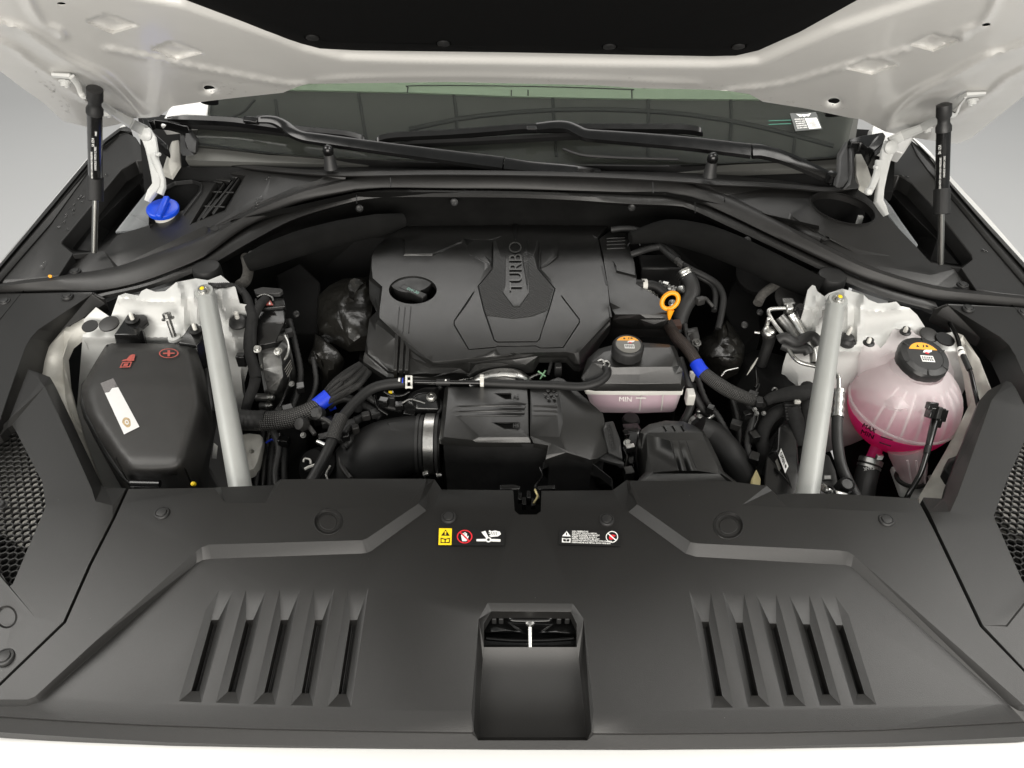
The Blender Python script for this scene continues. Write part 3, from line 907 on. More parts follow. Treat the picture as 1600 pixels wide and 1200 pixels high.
clip(lc, 105, 463, .031, .0105, M['black'])
clip(lc, 7, 471, .029, .0105, M['black'])
clip(lc, 7, 1027, zfront(1027) + .012, .0115, M['black'])
bolt('bolt', M['black'], at(2, 790, .004), .006, .006, parent=lc)

rc = thing('side_cover', 'right black plastic side cover with honeycomb vent beside the pink coolant tank', 'cover', at(1560, 700, 0), 'black side covers along the fenders')
relief('arm_panel', M['panel'], [(1457, 488, -.004), (1460, 482, .010), (1480, 474, .018), (1600, 481, .018), (1690, 486, .018), (1690, 690, -.02), (1605, 655, -.022), (1574, 592, -.022), (1569, 579, -.022), (1556, 553, -.022), (1532, 528, -.02)],
    [[(1482, 477, .016), (1563, 527, .016), (1577, 540, .016), (1586, 555, .016), (1604, 598, .016), (1640, 660, .014)], [(1461, 484, .008), (1480, 477, .014)]], [], plc, skirt=.02, parent=rc, bevel=.002, bang=14)
mesh_r = [(1606, 678), (1660, 640), (1690, 900), (1602, 914), (1597, 906), (1555, 812), (1553, 806), (1573, 752)]
relief('vent_panel', M['panel'], [(1530, 626, -.010), (1544, 610, -.004), (1572, 595, .002), (1580, 597, .005), (1587, 606, .006), (1604, 640, .006), (1790, 690, 0), (1900, 850, -.01), (2020, 1136, -.03), (1648, 1092, 0), (1604, 1049, 0), (1536, 977, 0), (1466, 831, 0), (1441, 781, -.006), (1443, 777, -.014), (1474, 779, -.022), (1480, 757, -.022)],
    [[(1583, 603, .006), (1556, 617, .006), (1549, 626, .004), (1496, 774, 0), (1484, 800, 0), (1452, 800, 0)], [(1476, 781, -.018), (1485, 799, 0)], [(1572, 977, 0), (1600, 941, 0), (1640, 900, 0)], [(1574, 979, -.002), (1602, 944, -.002), (1642, 903, -.002)]],
    [[(p[0], p[1], -.002) for p in mesh_r]], plc, skirt=.014, parent=rc, bevel=.0016, bang=12)
honeycomb(mesh_r, -.0075, rc)
clip(rc, 1513, 482, .031, .0105, M['black'])
clip(rc, 1600, 488, .030, .0105, M['black'])
# pale plates under the vents (headlamp backs)
for pts in ([(30, 640, 0), (84, 700, 0), (90, 800, -.02), (40, 860, -.04), (-40, 800, -.03), (-40, 700, -.02)], [(1540, 760, -.01), (1590, 690, 0), (1650, 680, 0), (1660, 850, -.03), (1580, 830, -.03)]):
    relief('lamp_housing', M['grimy'], pts, [], [], zfix(-.035), skirt=.02, parent=body, bevel=0)
# ================================================================ HOOD standing open
HA = math.radians(38)
HN = Vector((0, -math.sin(HA), -math.cos(HA)))          # out of the underside, down and forward
HP = Vector((0, 1.50, .20))
def hp(u, v, off):
    r = ray(u, v)
    return CAMP + r * (((HP + HN * off) - CAMP).dot(HN) / r.dot(HN))
hood = thing('hood', 'open white car hood with black insulation pad on its underside', 'hood', (0, 1.5, .2))
rear = [(-420, -20), (-200, 42), (0, 111), (34, 137), (67, 160), (98, 189), (138, 199), (162, 199), (186, 194), (209, 185), (232, 184), (248, 182), (270, 166), (324, 158), (385, 151), (442, 145), (466, 135), (482, 131), (560, 130), (640, 129), (700, 128), (790, 130), (930, 133), (1000, 138), (1100, 140), (1138, 142), (1171, 147), (1192, 159), (1262, 170), (1327, 184), (1345, 186), (1364, 196), (1384, 206), (1420, 214), (1458, 220), (1495, 225), (1516, 217), (1549, 190), (1600, 150), (1800, 62), (2020, -10)]
outer = [(u, v, 0) for u, v in rear] + [(2020, -150, 0), (-420, -150, 0)]
pad = lambda pts, d: ([(u, v, d) for u, v in pts], True)
A_ = lambda x, y, d=0: (x / 2.963, y / 2.963, d)
C_ = lambda x, y, d=0: (1060 + x / 2.963, y / 2.963, d)
PADLINE = [A_(-500, -260), A_(870, -10), A_(1300, 140), A_(1420, 190), A_(1600, 232), (640, 82), (800, 85), (960, 88), (1120, 90), (1180, 85), C_(700, 105), C_(1020, 2), C_(2000, -320)]
# pressed ridges: path, height, width in photo units
RIDGES = [
    ([A_(-400, -10), A_(0, 112), A_(120, 152), A_(290, 265), A_(450, 342), A_(530, 408), A_(640, 530)], .0075, 11),
    ([A_(-400, 80), A_(0, 195), A_(150, 292), A_(330, 412), A_(520, 530)], .0045, 8),
    ([C_(2300, -120), C_(1600, 212), C_(1430, 266), C_(1250, 362), C_(1110, 432), C_(1010, 520), C_(968, 590)], .0075, 11),
    ([C_(2300, 20), C_(1600, 325), C_(1440, 436), C_(1250, 555), C_(1100, 604)], .0045, 8),
    ([A_(500, 225), A_(850, 300), A_(1000, 330), A_(1290, 384), A_(1400, 390)], .0035, 7),
    ([C_(240, 420), C_(480, 390), C_(740, 315), C_(1050, 230)], .0035, 7),
    ([C_(1310, 170), C_(1330, 140), C_(1400, 110), C_(1450, 40), C_(1480, -30)], .004, 8),
    ([A_(290, 170), A_(270, 140), A_(200, 110), A_(150, 40), A_(120, -30)], .004, 8),
    ([(500, 125), (560, 121), (700, 119), (800, 120), (950, 124), (1090, 130)], .0025, 6),
]
PADS = [[f(*p)[:2] for p in q] for f, qs in ((A_, [[(385, 98), (500, 62), (655, 118), (520, 158)], [(690, 222), (800, 188), (955, 243), (815, 280)]]), (C_, [[(750, 315), (875, 262), (1035, 297), (895, 347)], [(1055, 205), (1170, 152), (1320, 182), (1180, 240)]])) for q in qs]
def zhood(P):
    import numpy as np
    z = .0085 * sstep((pdist(P, PADLINE, 1.6) - 1) / 26) * np.array([0 if inside(p, PADLINE) else 1 for p in P])
    for path, h, wd in RIDGES:
        d = pdist(P, spl(path, 4), 2.0)
        z = z + h * np.exp(-(d / wd) ** 2)
    for q in PADS:
        d = pdist(P, q, 2.0, True)
        z = z - .0060 * np.clip(d / 9, 0, 1) * np.array([1 if inside(p, q) else 0 for p in P])
    for (u, v) in ((327, 138), (1303, 158)):
        d = np.hypot(np.array([p[0] for p in P]) - u, 1.9 * (np.array([p[1] for p in P]) - v))
        z = z - .004 * (1 - sstep((d - 9) / 9))
    return z
hh = [ell(327, 138, 9, 4.6, 8, 22), ell(1303, 158, 9.3, 5, 0, 22), ell(96, 6, 7, 2.6, 5, 16), ell(1541, 39, 7, 3, -10, 16)]
outer = dense(outer, 11, True)
relief('inner_panel', M['hoodw'], outer, sum([[(dense(q, 6, True), True), (dense([(sum(p[0] for p in q) / 4 + (a - sum(p[0] for p in q) / 4) * .76, sum(p[1] for p in q) / 4 + (b - sum(p[1] for p in q) / 4) * .76) for a, b in q], 6, True), True)] for q in PADS], []), hh, hp, skirt=.02, sdir=-HN, parent=hood, smooth=60, bevel=0, grid=5, hskirt=.0012, zfun=zhood)
for (u, v, r) in ((327, 138, .016), (1303, 158, .016), (96, 6, .012), (1541, 39, .012)):  # black plugs added behind the holes to imitate the shade inside
    lathe('hole_shade_plug', M['felt'], hp(u, v, -.034), [(r, 0), (r * .98, .002), (r * .96, .0265)], HN, 20, hood)
ins = [(100, -150), (230, -34), (290, 0), (380, 34), (440, 58), (470, 68), (500, 76), (560, 79), (800, 82), (1000, 86), (1110, 88), (1150, 87), (1185, 79), (1250, 50), (1340, 0), (1410, -40), (1560, -150)]
il = [[(150, -130, .007), (300, -14, .009), (470, 56, .009), (520, 66, .009), (800, 71, .009), (1120, 77, .009), (1175, 68, .009), (1320, -14, .009), (1480, -130, .007)]]
for (u, v) in ((488, 58), (693, 67), (952, 72), (1154, 72), (1390, -8)):
    il += [(ell(u, v, 13, 6, 0, 18, .009), True), (ell(u, v, 11, 5, 0, 18, .006), True)]
io = relief('insulation_pad', M['felt'], [(u, v, .0035) for u, v in ins], il, [], hp, skirt=.006, sdir=-HN, parent=hood, smooth=45, bevel=.002)
for (u, v) in ((488, 58), (693, 67), (952, 72), (1154, 72)):
    lathe('pad_clip', M['black'], hp(u, v, .007), [(.009, 0), (.009, .002), (.006, .003), (.0005, .003)], HN, 18, io)
# the rest of the hood, running up over the camera: underside, pad and outer skin
def hw(x, s, off): return HP + Vector((x, -math.cos(HA) * s, math.sin(HA) * s)) + HN * off
s0 = (hp(800, -150, 0) - HP).dot(Vector((0, -math.cos(HA), math.sin(HA))))
loft('underside', M['hoodw'], [[hw(x, s0 - .02, -.002) for x in (-.86, 0, .86)], [hw(x, 1.2, -.002) for x in (-.82, 0, .82)], [hw(x, 1.3, -.03) for x in (-.78, 0, .78)]], hood)
loft('insulation_pad', M['felt'], [[hw(x, s0 - .01, .004) for x in (-.55, 0, .55)], [hw(x, 1.12, .004) for x in (-.6, 0, .6)], [hw(x, 1.13, -.001) for x in (-.6, 0, .6)]], hood)
loft('outer_skin', M['white'], [[hw(x, .30, -.025) for x in (-.84, -.5, 0, .5, .84)], [hw(x * .99, .7, -.045) for x in (-.85, -.5, 0, .5, .85)], [hw(x * .96, 1.31, -.035) for x in (-.84, -.5, 0, .5, .84)]], hood)
# hinges
def hinge(plate, arm, brace, bolts, pin):
    t = hood
    def strap(name, pts, th):
        P = [hp(u, v, z[1]) if isinstance(z, tuple) else at(u, v, z) for u, v, z, w_ in pts]
        rows = []
        for i, (p, q) in enumerate(zip(P, pts)):
            a = P[max(0, i - 1)]; b = P[min(len(P) - 1, i + 1)]
            d = (b - a).normalized()
            view = (CAMP - p).normalized()
            sx = d.cross(view).normalized() * (.78 * q[3] / FOC * (p - CAMP).dot(FWD))
            dn = Vector((0, .75, -.66)) * th
            rows.append([p - sx, p - sx * .55 + view * .003, p + sx * .55 + view * .003, p + sx, p + sx + dn, p - sx + dn])
        return loft(name, M['primer'], rows, t, closed=True, smooth=30, bevel=.001)
    t = strap('hood_hinge', plate, .006)
    strap('hinge_arm', arm, .008)
    strap('hinge_brace', brace, .006)
    for (u, v, z) in bolts: bolt('bolt', M['primer'], hp(u, v, z + .009), .007, .009, HN, t)
    for (u, v, z, r) in pin: lathe('pivot_pin', M['primer'], at(u, v, z), [(r, 0), (r, .006), (r * .7, .009), (.0005, .009)], (0, -.9, .35), 18, t)
    return t
H_ = lambda off: ('hood', off + .009)
hinge([(80, 116, H_(.004), 4), (108, 118, H_(.006), 5), (120, 128, H_(.010), 7), (150, 157, H_(.012), 8), (180, 178, H_(.014), 8), (205, 193, H_(.02), 10), (226, 204, .19, 11)],
      [(224, 203, .185, 12), (232, 216, .17, 13), (236, 232, .155, 11), (239, 252, .14, 9), (243, 276, .125, 8), (245, 289, .115, 9), (236, 300, .11, 8), (229, 314, .10, 5)],
      [(238, 240, .15, 7), (247, 262, .135, 6), (254, 280, .12, 4), (254, 292, .112, 5), (249, 303, .105, 6)],
      [(102, 127, .006), (169, 175, .012)], [(228, 210, .19, .013), (249, 241, .15, .004)])
hinge([(1541, 145, H_(.004), 3), (1511, 147, H_(.006), 5), (1500, 156, H_(.010), 7), (1468, 184, H_(.012), 8), (1440, 200, H_(.014), 8), (1410, 212, H_(.02), 10), (1392, 222, .19, 11)],
      [(1394, 222, .185, 12), (1388, 236, .17, 12), (1384, 252, .155, 9), (1380, 272, .14, 8), (1376, 296, .12, 7), (1374, 314, .11, 8), (1380, 324, .105, 7), (1386, 336, .10, 4)],
      [(1376, 250, .155, 8), (1372, 270, .14, 7), (1364, 290, .125, 6), (1357, 302, .12, 7)],
      [(1519, 156, .006), (1449, 200, .012)], [(1391, 230, .19, .013), (1367, 261, .15, .004), (1356, 299, .125, .007)])
# gas struts
def strut(side, brk, ball, top, mid, low, foot, lines_, label):
    t = thing('gas_strut', label, 'gas strut', at(*foot), 'gas struts holding the hood')
    b, tp, md, lw, ft = hp(*ball), hp(*top), at(*mid), at(*low), at(*foot)
    tube('bracket', M['primer'], [hp(u, v, z + .009) for u, v, z in brk], .005, t, n=5, flat=.5)
    ax = (ft - tp).normalized()
    lathe('ball_socket', M['black'], tp - ax * .012, [(.006, 0), (.0125, .003), (.0125, .022), (.010, .026), (.010, .034), (.013, .040), (.013, .048)], ax, 20, t)
    tube('cylinder', M['gloss'], [tp + ax * .030, md], .0118, t, n=1, seg=24)
    tube('dust_sleeve', M['rubber'], [md - ax * .002, lw], .0140, t, n=1, seg=24)
    tube('rod', M['rod'], [lw - ax * .004, ft], .0052, t, n=1, seg=16)
    lathe('ball_stud', M['steel'], b, [(.004, 0), (.006, .004), (.006, .010), (.003, .007)], (0, -1, .2), 14, t)
    # printed text round the tube, set on its facing side
    tp = tp + ax * .030
    d = (md - tp)
    ad = d.normalized()
    vw = (CAMP - (tp + md) / 2).normalized()
    vw = (vw - ad * vw.dot(ad)).normalized()
    sd = ad.cross(vw).normalized()
    for (txt, f0, f1, off, hh) in lines_:
        p0 = tp + d * f1 + vw * .0124 + sd * off
        p1 = tp + d * f0 + vw * .0124 + sd * off
        X = p1 - p0
        Y = X.cross(vw).normalized() * hh
        if X.cross(Y).dot(vw) < 0: Y = -Y
        textmesh('printed_text', txt, M['paper'], p0, p1, p0 + Y, t, depth=.0004)
    return t
strut('left', [(112, 120, .008), (122, 133, .014), (127, 146, .022), (133, 152, .028), (140, 151, .030)], (140, 151, .030), (148, 147, .036), (149, 277, .18), (149, 314, .145), (147, 394, .05),
      [('HANDLE WITH CARE', .42, .78, -.002, .0035), ('SA 1254', .30, .42, .001, .004), ('DO NOT OPEN HIGH PRESSURE', .50, .92, .004, .0028), ('MADE', .2, .26, -.003, .003)], 'left black gas strut holding the hood, steel rod standing in the trench')
strut('right', [(1510, 150, .008), (1500, 163, .014), (1495, 176, .022), (1490, 181, .028), (1482, 178, .030)], (1484, 178, .030), (1475, 172, .036), (1472, 297, .18), (1471, 335, .145), (1470, 412, .05),
      [('HANDLE WITH CARE', .40, .74, -.004, .0030), ('DO NOT OPEN HIGH PRESSURE', .42, .92, .002, .0030), ('SA 1254', .22, .36, .003, .0045)], 'right black gas strut holding the hood near the round cowl opening')

# ================================================================ WINDSHIELD
GA = math.radians(27)
GP = at(800, 250, .125)
GN = Vector((0, -math.sin(GA), math.cos(GA)))
def gp(u, v, off=0.0):
    r = ray(u, v)
    return CAMP + r * (((GP + GN * off) - CAMP).dot(GN) / r.dot(GN))
ws = thing('windshield', 'dark tinted windshield glass with black border behind the wipers', 'windshield', GP)
relief('glass', M['glass'], [(302, 228), (324, 150), (330, 60), (1330, 60), (1340, 160), (1318, 246), (1250, 251), (1070, 258), (800, 256), (560, 246), (420, 240), (350, 232)], [], [], lambda u, v, dz: gp(u, v, dz), skirt=.005, sdir=-GN, parent=ws, smooth=0, bevel=0)
M['frit'] = mat('black_glass_border', (.010, .010, .010), .35)
M['dash'] = mat('dashboard_dark_grey', (.085, .086, .080), .8, var=.05)
M['glassline'] = mat('ceiling_reflection_line', (.048, .049, .046), .8)  # tone of the painted ceiling reflections, also outlines the pale band
M['sunband'] = mat('pale_green_band', (.38, .47, .36), .6)
# dashboard seen through the glass, with painted lines imitating ceiling reflections, and the pale band behind the upper glass
relief('dashboard', M['dash'], [(290, 250, -.02), (300, 128, -.02), (1350, 128, -.02), (1330, 262, -.02), (1070, 270, -.02), (800, 268, -.02), (560, 258, -.02)], [], [], gp, skirt=.05, sdir=-GN, parent=ws, bevel=0)
def seam(px, r=.0035):  # dark tubes imitating ceiling lines mirrored in the glass
    tube('ceiling_reflection_line', M['glassline'], [gp(u, v, -.0185) for u, v in px], r, ws, n=6, seg=6)
seam([(561, 150), (566, 180), (573, 222)]); seam([(709, 150), (713, 180), (714, 215)]); seam([(863, 152), (865, 190), (869, 248)]); seam([(1011, 152), (1012, 190), (1011, 250)]); seam([(1140, 160), (1141, 190), (1138, 235)]); seam([(1243, 190), (1240, 220), (1237, 250)])
seam([(640, 206), (730, 188), (830, 178), (930, 175), (1040, 180), (1120, 190), (1200, 206), (1300, 232)], .006)
seam([(400, 160), (380, 180), (350, 192)]); seam([(432, 160), (437, 200)])
relief('sun_band', M['sunband'], [(470, 112, -.012), (1200, 112, -.012), (1186, 158, -.012), (1100, 157.5, -.012), (990, 157, -.012), (800, 153, -.012), (640, 147, -.012), (470, 143.5, -.012), (430, 142, -.012)], [], [], gp, skirt=.01, sdir=-GN, parent=ws, bevel=0)
tube('band_outline', M['glassline'], [gp(u, v, -.0105) for u, v in ((637, 147), (638, 139), (641, 136.5), (720, 136), (860, 138), (980, 142), (986, 144), (987, 156))], .0012, ws, n=3, seg=6)
for u in (799, 825): tube('band_outline', M['glassline'], [gp(u, 143, -.0105), gp(u, 152, -.0105)], .0012, ws, n=1, seg=6)
for q in ([(268, 160), (326, 152), (322, 190), (250, 196)], ):
    relief('pillar', M['white'], [(u, v, .003) for u, v in q], [], [], gp, skirt=.03, sdir=-GN, parent=body, bevel=.003)
relief('pillar', M['white'], [(1366, 190, .0), (1430, 212, .0), (1412, 240, .0), (1360, 222, 0)], [], [], gp, skirt=.03, sdir=-GN, parent=body, bevel=.003)
# inspection sticker in the windshield corner
st = thing('windshield_sticker', 'small grey and white winged emblem sticker in windshield corner', 'sticker', gp(1263, 190, .001))
s = Sheet(gp(1243, 205, .002), gp(1285, 201.5, .002), gp(1275, 175, .002), gp(1234, 177, .002))
M['sgrey'] = mat('sticker_grey', (.075, .08, .078), .5)
s.poly('backing', M['sgrey'], [(0, 0), (1, 0), (1, 1), (0, 1)], 0, st)
s.poly('white_field', M['paper'], [(.52, .06), (.96, .06), (.94, .66), (.50, .66)], .0005, st)
s.poly('wing_emblem', M['paper'], [(.22, .94), (.42, .88), (.50, .90), (.58, .88), (.80, .94), (.66, .76), (.56, .80), (.50, .72), (.44, .80), (.34, .76)], .0005, st)
for k in range(5):
    s.text('text_line', ['OWNERS CLUB', 'SERVICE AND', 'WARRANTY', 'INFORMATION', 'SCAN HERE'][k], M['paper'], .10, .60 - .12 * k, .47, .67 - .12 * k, .0005, st)
for k in range(7):
    s.poly('field_mark', M['sgrey'], [(.57 + .05 * (k % 3), .14 + .065 * k), (.86 - .05 * (k % 2), .14 + .065 * k), (.86 - .05 * (k % 2), .165 + .065 * k), (.57 + .05 * (k % 3), .165 + .065 * k)], .0009, st)
M['teal'] = mat('green_line', (.03, .14, .10), .5)
s2 = Sheet(gp(1201, 195, .002), gp(1236, 193.5, .002), gp(1236, 187, .002), gp(1201, 188, .002))
for b in (0.0, .82): s2.poly('aerial_line', M['teal'], [(0, b), (1, b), (1, b + .16), (0, b + .16)], 0, st)

# ================================================================ COWL
def zc(u): return .03 + .09 * math.sin(max(0, 1 - abs(u - 800) / 660) * math.pi / 2)
TOP = [(-60, 449), (0, 443), (50, 436), (92, 431), (124, 427), (180, 417), (240, 397), (320, 368), (360, 345), (400, 323), (460, 299), (490, 290), (540, 278), (575, 271), (611, 268), (700, 269), (800, 271), (900, 272), (1019, 275), (1060, 280), (1086, 288), (1132, 303), (1180, 325), (1230, 352), (1280, 378), (1340, 408), (1400, 430), (1460, 446), (1500, 452), (1540, 456), (1600, 462), (1680, 468)]
MID = [(-60, 464), (0, 460), (80, 457), (156, 455), (220, 442), (280, 420), (320, 402), (340, 387), (380, 358), (420, 338), (470, 317), (540, 302), (575, 296), (614, 294), (700, 295), (800, 296), (900, 299), (1019, 303), (1070, 308), (1086, 313), (1140, 337), (1200, 366), (1280, 404), (1340, 432), (1400, 452), (1460, 468), (1538, 476), (1600, 482), (1680, 488)]
LOW = [(150, 474), (164, 468), (240, 451), (320, 420), (360, 398), (400, 375), (460, 344), (540, 319), (575, 312), (614, 309), (700, 309), (800, 310), (900, 314), (985, 320), (1060, 323), (1086, 331), (1140, 356), (1200, 384), (1280, 422), (1330, 446), (1390, 468), (1456, 486), (1470, 492)]
cw = thing('cowl_cover', 'black plastic cowl cover arching below the windshield with grille and round opening', 'cowl', at(800, 285, .1))
N_ = 90
rt = resample(spl(TOP, 5), N_)
rm = resample(spl(MID, 5), N_)
def mixr(a, b, t): return [(p[0] * (1 - t) + q[0] * t, p[1] * (1 - t) + q[1] * t) for p, q in zip(a, b)]
rows = [[at(p[0], p[1], zc(p[0]) + dz) for p in mixr(rt, rm, t)] for t, dz in ((-.02, -.006), (0.0, .002), (.10, .009), (.24, .012), (.5, .006), (.8, -.001), (.95, -.006), (1.0, -.014))]
loft('seal_band', M['seal'], rows, cw, smooth=60)
rl = resample(spl(LOW, 5), N_)
MID2 = [p for p in MID if 150 <= p[0] <= 1465]
rm2 = resample(spl([(152, 457)] + MID2[1:] , 5), N_)
rows = [[at(p[0], p[1], zc(p[0]) + dz) for p in mixr(rm2, rl, t)] for t, dz in ((-.05, -.022), (.12, -.014), (.2, -.011), (.5, -.014), (.92, -.022), (1.0, -.03))]
rows.append([p + Vector((0, .03, -.02)) for p in rows[-1]])
loft('lower_strip', M['panel'], rows, cw, smooth=45)
def bandcut(u, v0, v1, z):            # butt joints across the seal and the strip
    return tube('joint', M['ink'], [at(u, v0, z), at(u, (v0 + v1) / 2, z + .003), at(u + .5, v1, z - .005)], .0011, cw, n=3, seg=6)
bandcut(610, 269, 293, .128); bandcut(1020, 276, 302, .126)
bandcut(557, 303, 318, .100); bandcut(1086, 316, 333, .100)
bandcut(1132, 304, 316, .112)
# left and right panels
def zp(u, v):
    return zc(u) + .012 + max(0, (300 - v)) / 1000 * .15
def pcw(u, v, dz): return at(u, v, zp(u, v) - .012 * max(0, (v - 300) / 150) + dz)
x5 = lambda x, y, d=0: (x / 5, 250 + y / 5, d)
y5 = lambda x, y, d=0: (220 + x / 5, 160 + y / 5, d)
z5 = lambda x, y, d=0: (1280 + x / 5, 250 + y / 5, d)
w5 = lambda x, y, d=0: (1060 + x / 5, 160 + y / 5, d)
tl_ = [p for p in TOP if 92 <= p[0] <= 540]
grille = [y5(490, 532, -.002), y5(812, 577, -.002), y5(655, 843, -.002), y5(395, 948, -.002), y5(588, 628, -.002), y5(443, 602, -.002)]
relief('cowl_panel', M['panel'], [(p[0], p[1] + 3, -.010) for p in tl_] + [y5(1600, 585, -.006), y5(1440, 577), y5(1190, 562), y5(800, 522), y5(480, 458), y5(300, 442), y5(300, 520), y5(235, 590), y5(205, 640, -.012), y5(260, 617, -.008), y5(400, 602, -.004), y5(455, 614, -.002), y5(478, 650), y5(462, 690), y5(340, 840), y5(300, 872)] + [x5(1440, 388), x5(1180, 508), x5(1050, 545), x5(965, 568), x5(910, 592), x5(815, 712), x5(575, 728), x5(462, 906, -.004)],
    [[x5(930, 850, -.004), x5(1200, 735, -.004), y5(520, 990, -.004), y5(800, 850, -.004), y5(980, 760, -.004), y5(1200, 660, -.004), y5(1380, 610, -.002)], [x5(920, 830), x5(1200, 700), y5(500, 965), y5(790, 815), y5(960, 700), y5(1010, 600)],
     ([y5(478, 525), y5(822, 572), y5(662, 852), y5(380, 962), y5(575, 634), y5(428, 608)], True), [y5(445, 500), y5(520, 508), y5(850, 560)],
     (ell(*y5(575, 985)[:2], 7.5, 4.2, 0, 18, 0), True), (ell(*y5(575, 985)[:2], 6.8, 3.7, 0, 18, .002), True)], [grille], pcw, skirt=.012, parent=cw, bevel=.0016, bang=12)
def slat(path, dz=-.004, w_=2.4, th=.012):
    L = groove(path, w_, 0)[0][0]
    relief('grille_slat', M['panel'], [(p[0], p[1], dz) for p in L], [], [], pcw, skirt=th, parent=cw, bevel=.0008)
slat([y5(478, 575)[:2], y5(690, 606)[:2], y5(712, 615)[:2], y5(480, 905)[:2]], w_=2.1)
slat([y5(520, 548)[:2], y5(740, 578)[:2], y5(762, 590)[:2], y5(560, 870)[:2]], -.006, 2.0)
slat([y5(470, 596)[:2], y5(625, 618)[:2], y5(646, 630)[:2], y5(440, 930)[:2]], -.006, 1.7)
for a, b in (((560, 548), (548, 610)), ((560, 700), (730, 706)), ((490, 812), (660, 818))):
    tube('grille_bridge', M['panel'], [pcw(*y5(*a)[:2], -.006), pcw(*y5(*b)[:2], -.006)], .002, cw, n=1, seg=6)
relief('grille_backing', M['deep'], [(p[0] + 1, p[1] + 2, -.035) for p in [y5(440, 500), y5(860, 560), y5(680, 880), y5(360, 990), y5(560, 660), y5(410, 620)]], [], [], pcw, skirt=.002, parent=cw, bevel=0)
tr_ = [p for p in TOP if 1086 <= p[0] <= 1500]
HOLE = ell(1317, 326, 49.5, 19.5, 17, 40, -.002)
relief('cowl_panel', M['panel'], [(p[0], p[1] + 3, -.010) for p in tr_] + [z5(1225, 1012, -.004), z5(1105, 838), z5(870, 802), z5(780, 700), z5(540, 450), z5(430, 335), z5(375, 290), (1350, 302), (1342, 297), w5(1150, 687), w5(700, 672), w5(250, 655), w5(130, 630, -.004)],
    [[z5(60, 600, -.004), z5(300, 735, -.004), z5(600, 850, -.004), z5(870, 900, -.002)], [w5(880, 880, 0), w5(980, 950), w5(1200, 1060), z5(60, 580), z5(310, 700), z5(560, 750)], [w5(800, 700), w5(870, 860), w5(900, 910, -.003), w5(1190, 1075, -.003)],
     (ell(1317, 325, 55, 23, 17, 40, 0), True), (ell(1317, 325, 52.5, 21.4, 17, 40, .003), True), (ell(*w5(1150, 1062)[:2], 7, 3.6, 0, 18, 0), True), (ell(*w5(1150, 1062)[:2], 6.3, 3.1, 0, 18, .002), True)], [HOLE], pcw, skirt=.012, parent=cw, bevel=.0016, bang=12)
# what is seen down the round opening
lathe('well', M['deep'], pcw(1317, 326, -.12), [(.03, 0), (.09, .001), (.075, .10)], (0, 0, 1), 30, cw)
box('well_tab', M['primer'], pcw(1343, 344, -.03), (.010, .008, .02), cw, bevel=.001)
# rim behind the panels, the wiper valley and the upright ends
RIM = [(282, 243), (300, 242.5), (316, 247), (340, 252.5), (380, 259), (420, 264), (458, 267.5), (508, 271), (560, 272), (700, 270), (900, 273), (1060, 281), (1118, 286), (1180, 288.5), (1240, 292), (1286, 296), (1316, 294.5), (1342, 288)]
rr_ = spl(RIM, 5)
rows = [[at(p[0], p[1] + dv, zp(p[0], 270) + .004 + dz) for p in rr_] for dv, dz in ((5, -.012), (4.2, .0), (2.5, .004), (-1.5, .004), (-3.4, .001), (-4.5, -.014))]
loft('cowl_rim', M['seal'], rows, cw, smooth=50)
VAL = [(300, 226), (330, 229), (360, 233), (420, 240), (500, 246), (600, 250), (800, 255), (960, 257), (1070, 257), (1160, 254), (1250, 250), (1300, 246), (1322, 243)]
va, vb = resample(spl(VAL, 5), 60), resample([p for p in rr_ if 282 < p[0] < 1342], 60)
rows = [[gp(p[0], p[1], .002) for p in va]]
for t, dz in ((.12, -.004), (.5, -.02), (.85, -.014), (1.03, -.006)):
    rows.append([at(p[0], p[1], zp(p[0], 270) + dz * (1.0)) for p in mixr(va, vb, t)])
loft('wiper_valley', M['black'], rows, cw, smooth=60)
def upright(quads, side):
    for q in quads:
        P = [at(*p) for p in q]
        n = len(P)
        bk = [p + Vector((0, .02, -.005)) for p in P]
        data_obj('upright_end', P + bk, [tuple(range(n)), tuple(range(2 * n - 1, n - 1, -1))] + [(i, n + i, n + (i + 1) % n, (i + 1) % n) for i in range(n)], M['black'], cw, smooth=30, bevel=.003)
upright([[(280, 202, .155), (288, 199, .16), (292, 232, .14), (304, 243, .135), (284, 244, .135), (281, 238, .135)], [(289, 196, .165), (306, 222, .155), (305, 241, .135), (293, 237, .135), (290, 220, .15)]], -1)
upright([[(1328, 224, .155), (1336, 223, .155), (1336, 280, .135), (1343, 290, .13), (1341, 296, .125), (1316, 297, .125), (1326, 288, .13), (1330, 270, .14)], [(1312, 245, .145), (1326, 222, .155), (1327, 282, .13), (1318, 293, .128), (1306, 294, .128), (1311, 270, .135)]], 1)
relief('corner_trim', M['wiper'], [(222, 184, 0), (242, 180, 0), (268, 182, 0), (290, 192, 0), (294, 197, 0), (284, 196, -.0), (262, 190, -.0), (240, 187, 0), (232, 190, 0), (240, 206, -.01), (262, 226, -.02), (262, 234, -.03), (244, 220, -.02), (226, 198, -.01)], [], [], zfix(.175), skirt=.02, parent=cw, bevel=.002)
relief('corner_trim', M['wiper'], [(1326, 217, -.005), (1346, 212, 0), (1380, 206, 0), (1384, 212, 0), (1380, 224, 0), (1366, 236, -.01), (1368, 250, -.02), (1360, 246, -.03), (1356, 230, -.01), (1346, 222, -.005), (1330, 222, -.005)], [], [], zfix(.17), skirt=.02, parent=cw, bevel=.002)
